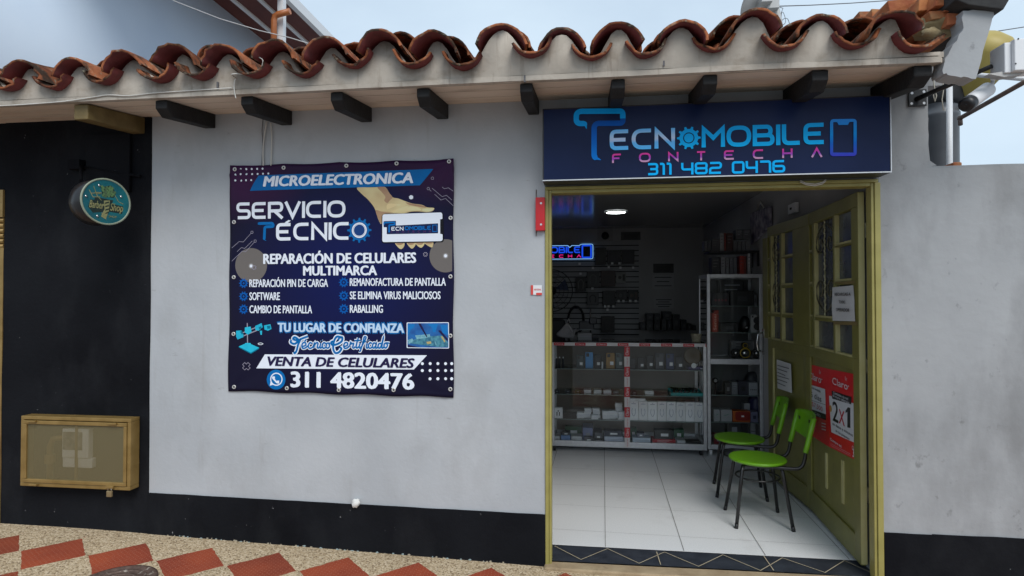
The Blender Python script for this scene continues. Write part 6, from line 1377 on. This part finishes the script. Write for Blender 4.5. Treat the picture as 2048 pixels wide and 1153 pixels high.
t = vpack('speaker_box', 'orange carton printed with a red speaker on the fourth cabinet shelf', 'box', V3, 325, 502, z6, 102*k6, (185, 88, 22), None); b = MB(); xa, xb = vx(V3, 352, .06), vx(V3, 500, .06); b.face(Y(VY+.06), [tuple(q) for q in fillet([(xa, z6+.012, .03), (xb, z6+.012, .03), (xb, z6+.096, .03), (xa, z6+.096, .03)], True)], .001); b.k = 1; b.slab(Y(VY+.06), (xa+xb)/2-.012, (xa+xb)/2+.012, z6+.045, z6+.06, .0011, .0016); b.build('print', [cmat(140, 22, 14), W_], t)
vpack('small_carton', 'white and blue carton at the right of the fourth cabinet shelf', 'box', V3, 508, 622, z6, 100*k6, (110, 112, 140), 'label', cmat(24, 26, 60)); vpack('small_carton', 'small white box lying at the back of the fourth cabinet shelf', 'box', V3, 440, 500, z6, 155*k6, (160, 160, 164), 'lid', None, .2)
t = thing('round_speaker', 'deep blue round speaker standing at the back of the fourth cabinet shelf', 'speaker', (vx(V3, 560), VY+.25, z6)); b = MB(); x = vx(V3, 560, .25); b.sm = True; b.lathe((x, VY+.26, z6), (0, 0, 1), [(.05, 0), (.068, .02), (.068, .19), (.05, .215)], 22); b.build('speaker_body', cmat(18, 22, 74), t); b = MB(); b.lathe((x, VY+.26, z6+.2155), (0, 0, 1), [(.04, 0), (.038, .01)], 18); b.build('top_plate', BK, t)
z7 = VB+.036
vpack('phone_box', 'dark red carton at the left of the cabinet bottom', 'box', V3, 140, 225, z7, 92*k6, (120, 14, 28), 'label'); vpack('phone_box', 'flat red box on the cabinet bottom', 'box', V3, 230, 335, z7, 55*k6, (140, 18, 30), 'label'); vpack('phone_box', 'white box at the right of the cabinet bottom', 'box', V3, 505, 622, z7, 195*k6, (150, 152, 156), 'lid', BK, .14); vpack('phone_box', 'grey box at the back of the cabinet bottom', 'box', V3, 275, 405, z7, 225*k6, (70, 72, 74), 'label', None, .2); vpack('phone_box', 'low teal and blue box on the cabinet bottom', 'box', V3, 345, 500, z7, 45*k6, (40, 70, 100), 'label')
# rows of phone case boxes above the cabinet
CX = crop(1380, 370, 1398/400)
shf = thing('wall_shelf', 'dark shelf above the glass cabinet carrying a row of case boxes', 'shelf', (1.36, 2.7, VT+.2)); b = MB(); zsh = Y(2.55).px(*CX(300, 462))[1]; b.box(1.17, 1.625, 2.52, 2.80, zsh-.018, zsh); b.build('board', m_dark, shf)
b = MB(); b.box(1.61, 1.628, 2.53, 2.55, zsh-.15, zsh-.0185); b.box(1.61, 1.628, 2.75, 2.77, zsh-.15, zsh-.0185); b.build('bracket', m_dark, shf)
def row(zb, l, group, where):
    for k, (xa, xb, h, col, nm) in enumerate(l):
        x0_, x1_ = Y(2.55).px(*CX(xa, 400))[0], Y(2.55).px(*CX(xb, 400))[0]; hh = h*(2.55+DC)/1180/3.495
        pack('case_box', '%s %s' % (nm, where), 'box', x0_+.0008, x1_-.0008, 2.55, 2.68, zb, zb+hh, cmat(*col), group, 'lines', cmat(70, 70, 72) if col[0] > 90 else cmat(100, 100, 100), .002)
row(VT+.001, [(215, 246, 118, (128, 130, 134), 'first pale box in the row'), (248, 272, 112, (110, 112, 116), 'second pale box in the row'), (276, 300, 108, (100, 102, 108), 'third pale box in the row'), (302, 328, 112, (90, 92, 98), 'fourth, greyer box in the row'), (346, 376, 125, (150, 40, 26), 'orange red box in the row'), (377, 392, 122, (110, 40, 30), 'narrow dark red box in the row'), (402, 422, 140, (170, 172, 174), 'bright narrow white box in the row'), (424, 434, 140, (60, 62, 66), 'narrow dark box at the row right end'), (150, 208, 118, (34, 35, 38), 'dark box at the left end of the row')], 'case boxes standing on the glass cabinet', 'standing on top of the glass cabinet')
row(zsh+.0005, [(100, 124, 70, (64, 66, 70), 'grey box at the left end'), (126, 150, 74, (52, 54, 58), 'second, darker box'), (152, 205, 85, (58, 58, 62), 'broad dark grey box'), (208, 238, 122, (128, 128, 130), 'tall white box'), (240, 252, 122, (120, 50, 40), 'narrow red box'), (255, 300, 120, (60, 34, 32), 'dark maroon box'), (303, 330, 66, (84, 86, 90), 'low grey box'), (332, 358, 66, (96, 98, 102), 'low pale grey box'), (360, 388, 64, (90, 92, 96), 'low grey box beside the right end'), (390, 424, 62, (104, 106, 110), 'low pale box at the right end')], 'case boxes on the dark wall shelf', 'on the dark shelf above the cabinet')
for k, (xa, xb) in enumerate(((322, 370), (372, 426))):
    x0_, x1_ = Y(2.55).px(*CX(xa, 330))[0], Y(2.55).px(*CX(xb, 330))[0]; pack('case_box', ('grey box lying on the low boxes of the wall shelf, left one', 'grey box lying on the low boxes of the wall shelf, right one')[k], 'box', x0_, x1_, 2.555, 2.67, zsh+.113, zsh+.205, cmat(78, 80, 86), 'case boxes on the dark wall shelf', 'lines')
t = thing('gift_bag', 'white and purple patterned bag hanging on the side wall above the boxes', 'bag', (1.6, 2.2, 2.1)); b = MB(); pb = Plane((1.618, 0, 0), (0, -1, 0), (0, 0, 1)); 
c_b = [pb.px(*CX(x, y)) for x, y in ((440, 200), (575, 150), (580, 285), (445, 420))]; b.prism(pb, c_b, .002, .03); b.build('bag_body', mat('purple_floral', (.06, .05, .10), (.36, .34, .40), 14, .6), t, bevel=.006)
b = MB(); m0 = [(c_b[0][0]*.7+c_b[1][0]*.3), (c_b[0][1]*.7+c_b[1][1]*.3)]; m1_ = [(c_b[0][0]*.3+c_b[1][0]*.7), (c_b[0][1]*.3+c_b[1][1]*.7)]; b.tube([pb.w(m0[0], m0[1], .016), pb.w((m0[0]+m1_[0])/2, (m0[1]+m1_[1])/2+.08, .016), pb.w(m1_[0], m1_[1], .016)], .004, 6); b.build('bag_handle', m_string, t)
t = thing('wall_socket', 'white electrical box on the side wall above the door leaf', 'socket', (1.62, 1.2, 2.2)); b = MB(); q0, q1 = pb.px(*CX(712, 142)), pb.px(*CX(758, 192)); b.slab(pb, q0[0], q1[0], q1[1], q0[1], -.004, .03); b.build('socket_box', m_white, t, bevel=.004); b = MB(); b.slab(pb, q0[0]*.6+q1[0]*.4, q0[0]*.4+q1[0]*.6, q1[1]*.6+q0[1]*.4, q1[1]*.4+q0[1]*.6, .0302, .036); b.build('switch', m_dark, t)
# ------------------------------------------------------------------ back of the shop
BY = 5.25; CI = crop(1080, 370, 1258/360); BP = Y(BY); CJ = crop(1095, 520, 1185/185); CK = crop(1240, 520, 1153/180)
sw = thing('slatwall', 'grooved grey slatwall display panel on the rear wall', 'display panel', (-.6, BY, 1.0))
sx1, sz1 = BP.px(*CI(690, 405)); b = MB(); zb_s = .95; pitch = BP.px(*CJ(1100, 245))[1]-BP.px(*CJ(1100, 312))[1]
z0_ = zb_s; n_ = int((sz1-zb_s)/pitch)
b.box(-2.55, sx1, BY-.022, BY-.004, zb_s, zb_s+pitch*(n_+1)); b.build('board', m_slat, sw)
b = MB()
for k in range(n_+1): b.box(-2.549, sx1-.001, BY-.0228, BY-.0221, zb_s+pitch*k+.004, zb_s+pitch*k+.017)
b.build('grooves', mat('matt_black', (.01, .01, .01), rough=1., spec=0.), sw)
hk = MB()
SP = Y(BY-.022)
for x, y in ((412, 70), (580, 125), (425, 195), (780, 115), (928, 120), (1088, 120), (575, 382), (765, 650), (825, 66), (915, 66), (735, 608), (778, 608), (838, 608), (905, 542), (965, 542), (1052, 542), (1120, 542)):
    a, z = SP.px(*CJ(x, y)); p = SP.w(a, z, .001)
    h = thing('display_hook', 'small bright display hook in the slatwall panel', 'hook', p, 'bright display hooks in the slatwall'); b = MB(); b.tube([p, p+Vector((0, -.11, 0)), p+Vector((0, -.125, .016))], .004, 6); b.build('prong', m_steel, h); b = MB(); b.box(p.x-.016, p.x+.016, p.y-.128, p.y-.1255, p.z-.002, p.z+.03); b.build('tag_plate', W_, h)
def hang(name, lab, cr, q, col, dcol=None, kind='rect', y=BY-.12, group='packages hanging on the slatwall'):
    pl = Y(y); x0_, z1_ = pl.px(*cr(q[0], q[1])); x1_, z0_ = pl.px(*cr(q[2], q[3])); t = thing(name, lab, 'package', ((x0_+x1_)/2, y, z0_), group)
    b = MB(); b.slab(pl, x0_, x1_, z0_, z1_, -.018, 0); b.build('pack_body', cmat(*col), t, bevel=.004)
    b = MB(); w_, h_ = x1_-x0_, z1_-z0_
    if kind == 'mouse': disc(b, pl, x0_+w_*.38, z0_+h_*.5, w_*.18, .001, 18); b.slab(pl, x0_+w_*.66, x0_+w_*.9, z0_+h_*.2, z0_+h_*.8, .0004, .001)
    elif kind == 'loop': stroke(b, pl, [tuple(k) for k in spline([(x0_+w_*.3, z0_+h_*.2), (x0_+w_*.25, z0_+h_*.6), (x0_+w_*.5, z0_+h_*.8), (x0_+w_*.75, z0_+h_*.6), (x0_+w_*.7, z0_+h_*.2)], 4)], w_*.09, .001)
    else: b.slab(pl, x0_+w_*.15, x0_+w_*.85, z0_+h_*.15, z0_+h_*.7, .0004, .001)
    b.build('print', cmat(*(dcol or (60, 60, 64))), t); return t
hang('hanging_package', 'blue grey pack hanging on the slatwall, left of the brown one', CJ, (505, 150, 665, 350), (70, 72, 74), (88, 90, 94), 'loop')
hang('hanging_package', 'dark brown red pack hanging on the slatwall', CJ, (685, 140, 870, 340), (52, 34, 32), (40, 26, 26)); hang('hanging_package', 'white pack with a black mouse shape hanging on the slatwall', CJ, (880, 160, 1005, 295), (130, 132, 130), (22, 22, 22), 'mouse')
hang('hanging_package', 'dark pack with a pale shape at the left of the slatwall', CJ, (365, 215, 490, 410), (44, 44, 46), (96, 96, 98), 'loop'); hang('hanging_package', 'clear pack with two charger shapes low on the slatwall', CJ, (505, 420, 655, 580), (84, 86, 88), (30, 30, 32), 'loop')
hang('hanging_package', 'large black pack hanging right of the clear pack', CJ, (705, 395, 870, 595), (18, 19, 24), (30, 32, 36)); hang('hanging_package', 'black box with a silver stripe hanging on the slatwall', CJ, (880, 385, 1022, 530), (14, 14, 16), (60, 62, 64), 'mouse'); hang('hanging_package', 'black box with a brown edge at the right border of the slatwall', CJ, (1030, 385, 1165, 528), (14, 14, 16), (60, 44, 38), 'mouse')
hang('hanging_package', 'dark navy wide pack high on the slatwall, left of two', CI, (470, 460, 565, 555), (20, 21, 34), (26, 28, 44)); hang('hanging_package', 'dark navy wide pack high on the slatwall, right of two', CI, (572, 455, 660, 552), (18, 19, 30), (26, 28, 40)); hang('hanging_package', 'dark pack beside the lit sign', CI, (385, 440, 462, 560), (24, 25, 28), (34, 36, 38))
hang('bag', 'dark brown bag with a round handle low on the slatwall', CJ, (685, 720, 860, 930), (36, 28, 26), (24, 18, 18), 'loop')
# back wall notices
for lab, q, col in (('dark framed notice high on the rear wall beside the slatwall', (565, 330, 703, 385), (62, 63, 64)), ('dark framed notice in the middle of the rear wall', (792, 552, 935, 615), (54, 55, 56))):
    hang('wall_notice', lab, CI, q, col, (40, 40, 42), 'rect', BY-.008, 'notices on the rear wall')
def sheet_notice(lab, q, rows_):
    pl = Y(BY-.003); x0_, z1_ = pl.px(*CI(q[0], q[1])); x1_, z0_ = pl.px(*CI(q[2], q[3])); t = thing('wall_notice', lab, 'notice', ((x0_+x1_)/2, BY, z0_), 'notices on the rear wall'); b = MB(); b.slab(pl, x0_, x1_, z0_, z1_, 0, .0015); b.build('paper', cmat(176, 177, 180), t)
    b = MB()
    for k in range(rows_): zq_ = z1_-(z1_-z0_)*(k+.7)/(rows_+.4); b.slab(pl, x0_+.03*(1+k % 2), x1_-.03*(1+k % 2), zq_, zq_+.012, .0018, .0024)
    b.build('print', cmat(60, 60, 62), t)
sheet_notice('white printed sheet below the dark framed notice on the rear wall', (785, 630, 935, 730), 3); sheet_notice('white printed sheet low on the rear wall', (795, 795, 935, 865), 4)
t = thing('dome_camera', 'black dome camera on a pale square plate at the top of the rear wall', 'camera', BP.w(*BP.px(*CI(455, 358)))); a, z = BP.px(*CI(455, 358)); b = MB(); b.slab(BP, a-.11, a+.11, z-.12, z+.12, .002, .008); b.build('mounting_plate', cmat(150, 150, 152), t); b = MB(); b.ball(BP.w(a, z, .02), .055, .04, .055, 16, 10); b.build('dome', BK, t)
# rear work counter with stacked dark boxes
rw = thing('work_counter', 'dark rear work counter running along the back wall', 'counter', (-.5, 4.7, 0)); b = MB(); b.box(-2.5, 1.5, 4.45, 5.18, .80, .86); b.build('worktop', m_dark, rw, bevel=.004); b = MB()
for x in (-2.45, -.5, 1.4): b.box(x, x+.06, 4.5, 5.1, 0, .7995)
b.box(-2.38, 1.39, 5.0, 5.02, .1, .79); b.build('base', mat('dark_wood_panel', (.03, .025, .02), rough=.6), rw)
KG = 'dark cartons stacked on the rear work counter'; rr_ = random.Random(11)
KP = 4.75
for k, (xa, xb, ya, yb) in enumerate(((260, 330, 800, 905), (335, 425, 780, 905), (435, 515, 800, 905), (335, 430, 690, 778), (436, 520, 690, 798), (530, 600, 760, 910), (605, 665, 770, 910), (545, 665, 665, 758), (672, 770, 700, 905), (780, 855, 770, 910), (860, 920, 820, 905), (925, 980, 840, 905))):
    pl = Y(KP); x0_, z1_ = pl.px(*CK(xa, ya)); x1_, z0_ = pl.px(*CK(xb, yb)); z0_ = max(.861, z0_)
    c = rr_.choice(((30, 31, 34), (20, 21, 26), (24, 26, 36), (40, 40, 42)))
    pack('dark_carton', 'dark carton piled on the rear counter, %s' % ('far left grey one', 'second from the left in the lower row', 'third from the left in the lower row', 'left one on top', 'second from the left on top', 'fourth in the lower row', 'fifth in the lower row', 'highest one in the middle', 'tall one right of the middle', 'low one right of the tall one', 'second from the right end', 'at the right end')[k], 'box', x0_+.002, x1_-.002, KP, KP+.22, z0_ if yb > 850 else z0_, z1_, cmat(*c), KG, 'label', cmat(70, 70, 72))
# fan
fn = thing('pedestal_fan', 'dark pedestal fan with a round wire guard at the back left of the shop', 'fan', (-.6, 4.3, 0)); FPl = Y(4.3); a, z = FPl.px(*CI(80, 740)); rf = a-FPl.px(*CI(-66, 740))[0]
b = MB()
for r_k in (1., .8, .6, .4, .2): b.tube([FPl.w(a+rf*r_k*cos(2*pi*k/40), z+rf*r_k*sin(2*pi*k/40), .05-.05*r_k) for k in range(41)], .006 if r_k == 1 else .003, 5)
for k in range(16): t_a = 2*pi*k/16; b.tube([FPl.w(a+.1*rf*cos(t_a), z+.1*rf*sin(t_a), .05), FPl.w(a+rf*cos(t_a), z+rf*sin(t_a), 0)], .0025, 4)
b.build('guard', BK, fn)
b = MB()
for k in range(3):
    t_a = 2*pi*k/3+.4; q = [(a+rf*.15*cos(t_a), z+rf*.15*sin(t_a)), (a+rf*.82*cos(t_a-.38), z+rf*.82*sin(t_a-.38)), (a+rf*.85*cos(t_a+.3), z+rf*.85*sin(t_a+.3))]; b.prism(FPl, q, -.03, -.022)
b.build('blades', cmat(36, 50, 90), fn); b = MB(); b.sm = True; b.lathe(FPl.w(a, z, -.16), (0, -1, 0), [(.05, 0), (.06, .04), (.06, .13), (.03, .2)], 18); b.build('motor', BK, fn); b = MB(); b.tube([FPl.w(a, z-.04, -.1), FPl.w(a, .03, -.1)], .018, 10); b.build('pole', BK, fn); b = MB(); b.lathe(FPl.w(a, 0, -.1), (0, 0, 1), [(.22, 0), (.21, .02), (.03, .035)], 28); b.build('base', BK, fn)
# things on the glass counter
bgx = thing('plastic_bag', 'crumpled white plastic bag at the left end of the glass counter', 'bag', (-.17, 2.6, CT)); b = MB(); pl = Y(2.6); p = [pl.px(*CJ(x, y)) for x, y in ((110, 950), (180, 880), (245, 800), (300, 850), (330, 905), (375, 880), (335, 1005), (200, 1000), (130, 990))]
b.prism(pl, [(q[0], max(q[1], CT+.0075)) for q in p], -.10, 0); n0 = len(b.v)
for j in range(n0): b.v[j].y += .05*hn(b.v[j].x*30, b.v[j].z*30, 2)
b.build('bag_film', mat('white_film', (.22, .22, .23), (.30, .30, .31), 20, .4, bump=.8, bscale=25), bgx, bevel=.02); b = MB(); q = p[2]; b.tube([pl.w(q[0], q[1], -.05), pl.w(q[0]+.02, q[1]+.03, -.06), pl.w(q[0]+.03, q[1]-.01, -.07)], .008, 6); b.build('bag_knot', MATS['white_film'], bgx)
pl = Y(2.55); x0_, x1_ = pl.px(*CJ(385, 960))[0], pl.px(*CJ(568, 960))[0]; pack('receipt_box', 'white box on the glass counter behind the plastic bag', 'box', x0_, x1_, 2.55, 2.68, CT+.0065, CT+.08, cmat(120, 122, 126), None, 'lid')
ps = thing('repair_stand', 'dark microscope like repair stand with a slim bright post on the counter', 'repair stand', (.0, 2.75, CT)); pl = Y(2.74); a, z = pl.px(*CJ(550, 625)); b = MB(); b.tube([pl.w(a, CT+.0065, 0), pl.w(a, z, 0)], .008, 8); b.build('post', m_steel, ps); x0_, x1_ = pl.px(*CJ(375, 850))[0], pl.px(*CJ(660, 850))[0]; b = MB(); b.box(x0_, x1_, 2.72, 2.84, CT+.0065, CT+.03); zq_ = pl.px(*CJ(400, 900))[1]; b.box(x0_+.02, x1_-.05, 2.72, 2.80, zq_, zq_+.09); b.box(x1_-.1, x1_-.02, 2.70, 2.82, zq_+.06, zq_+.13); b.build('stand_body', cmat(24, 28, 38), ps, bevel=.01)
b = MB(); b.box(x0_+.02, x1_-.05, 2.715, 2.719, zq_, zq_+.01); b.build('scale_strip', cmat(110, 116, 120), ps)
pot = thing('basket', 'small cream basket on the right end of the glass counter', 'basket', (1.0, 2.6, CT)); pl = Y(2.55); x0_, x1_ = pl.px(*CK(915, 980))[0], pl.px(*CK(1055, 980))[0]; hpt = (x1_-x0_)/2; b = MB(); b.sm = True; b.lathe(((x0_+x1_)/2, 2.58, CT+.0065), (0, 0, 1), [(hpt*.75, 0), (hpt*.98, .07), (hpt*1.02, .074), (hpt*.9, .07), (hpt*.7, .012)], 24, cap=False); b.build('basket_side', mat('cream_wicker', (.46, .42, .30), (.36, .32, .22), 60, .7, bump=.3), pot); b = MB(); b.lathe(((x0_+x1_)/2, 2.58, CT+.007), (0, 0, 1), [(hpt*.7, 0), (hpt*.7, .004)], 24); b.build('basket_base', MATS['cream_wicker'], pot)
of = thing('office_chair', 'dark chair back rising behind the counter at the left', 'chair', (-.55, 3.3, 0)); pl = Y(3.3); a0_, z1_ = pl.px(*CJ(-160, 760)); a1_, _z = pl.px(*CJ(225, 760)); b = MB(); b.slab(pl, a0_, a1_, .62, z1_, -.06, 0); b.build('backrest', BK, of, bevel=.03, seg=4); b = MB(); b.box(a0_, a1_, 3.36, 3.8, .44, .52); b.build('seat', BK, of, bevel=.03, seg=3); b = MB(); b.tube([((a0_+a1_)/2, 3.58, .44), ((a0_+a1_)/2, 3.58, .05)], .03, 10); b.lathe(((a0_+a1_)/2, 3.58, 0), (0, 0, 1), [(.26, 0), (.25, .03), (.04, .06)], 20); b.build('pedestal', BK, of)
hd = thing('cable_loop', 'coil of black cable hanging behind the repair stand', 'cable', (-.1, 4.9, 1.3)); pl = Y(5.2); a, z = pl.px(*CJ(365, 770)); b = MB(); b.tube([pl.w(a+.11*cos(2*pi*k/30), z+.19*sin(2*pi*k/30), 0) for k in range(31)], .018, 6); b.build('coil', BK, hd); b = MB(); b.tube([pl.w(a, z+.19, -.02), pl.w(a, z+.24, .0), pl.w(a, z+.26, -.02)], .005, 5); b.build('tie', m_alu, hd)
# neon sign
ns_ = thing('neon_sign', 'glowing blue and pink neon shop sign with a pale outline on the rear slatwall', 'neon sign', BP.w(*BP.px(*CI(300, 465)))); NP = Y(BY-.06)
def emis(name, col, s): return mat(name, tuple(.3*k for k in col), rough=.4, emit=col, es=s)
n_blue = emis('neon_blue', (.01, .09, 1.0), .5); n_pink = emis('neon_pink', (1.0, .02, .30), .5); n_white = emis('neon_pale', (.25, .55, 1.0), .55)
nx1 = NP.px(*CI(370, 465))[0]; nz1 = NP.px(*CI(330, 415))[1]; nz0 = NP.px(*CI(330, 518))[1]; nx0 = nx1-(nx1-NP.px(*CI(72, 465))[0])*2.35
b = MB(); b.face(NP, [tuple(q) for q in fillet([(nx0, nz0, .03), (nx1, nz0, .03), (nx1, nz1, .03), (nx0, nz1, .03)], True)], -.004); b.build('acrylic_board', mat('smoked_acrylic', (.006, .008, .02), rough=.15), ns_)
b = MB(); stroke(b, NP, [(nx0, nz0, .03), (nx1, nz0, .03), (nx1, nz1, .03), (nx1-.16, nz1, .01), (nx1-.2, nz1-.02), (nx1-.30, nz1-.018), (nx1-.33, nz1-.045), (nx1-.36, nz1-.018), (nx0, nz1-.018, .03)], .010, .004, True); b.build('outline', n_white, ns_)
b = MB(); lz0, lz1 = NP.px(*CI(180, 478))[1], NP.px(*CI(180, 432))[1]; bx_ = NP.px(*CI(285, 465))[0]; ex = NP.px(*CI(70, 465))[0]; wl = (bx_-ex)/3.55
glyphs(b, NP, 'TECNOMOBILE', bx_-wl*8.6, bx_, lz0, lz1, .005, .2, .28); a0_, z1_ = NP.px(*CI(296, 425)); a1_, z0_ = NP.px(*CI(357, 508)); stroke(b, NP, [(a0_, z0_, .012), (a1_, z0_, .012), (a1_, z1_, .012), (a0_, z1_, .012)], .022, .005, True); b.build('tube_lettering', n_blue, ns_)
b = MB(); glyphs(b, NP, 'FONTECHA', bx_-wl*7.6, NP.px(*CI(288, 500))[0], NP.px(*CI(180, 510))[1], NP.px(*CI(180, 488))[1], .005, .22, 1.2); b.build('tube_lettering', n_pink, ns_)
# ceiling lamp
dl = thing('downlight', 'lit round white ceiling lamp inside the shop', 'ceiling lamp', (0, 3.7, 2.47)); r = ray(1232, 425); t_ = (2.466-HC)/r.z; p = CAMP+r*t_; dl.location = (p.x, p.y, 2.4745)
b = MB(); b.sm = True; b.lathe((p.x, p.y, 2.4745), (0, 0, -1), [(.135, 0), (.13, .012), (.11, .013)], 36, cap=False); b.build('rim', m_white, dl)
b = MB(); b.lathe((p.x, p.y, 2.4743), (0, 0, -1), [(.112, 0), (.112, .011), (.0, .012)], 36, cap=False); b.build('diffuser', emis('lamp_glow', (.92, 1.0, .97), 5.), dl)
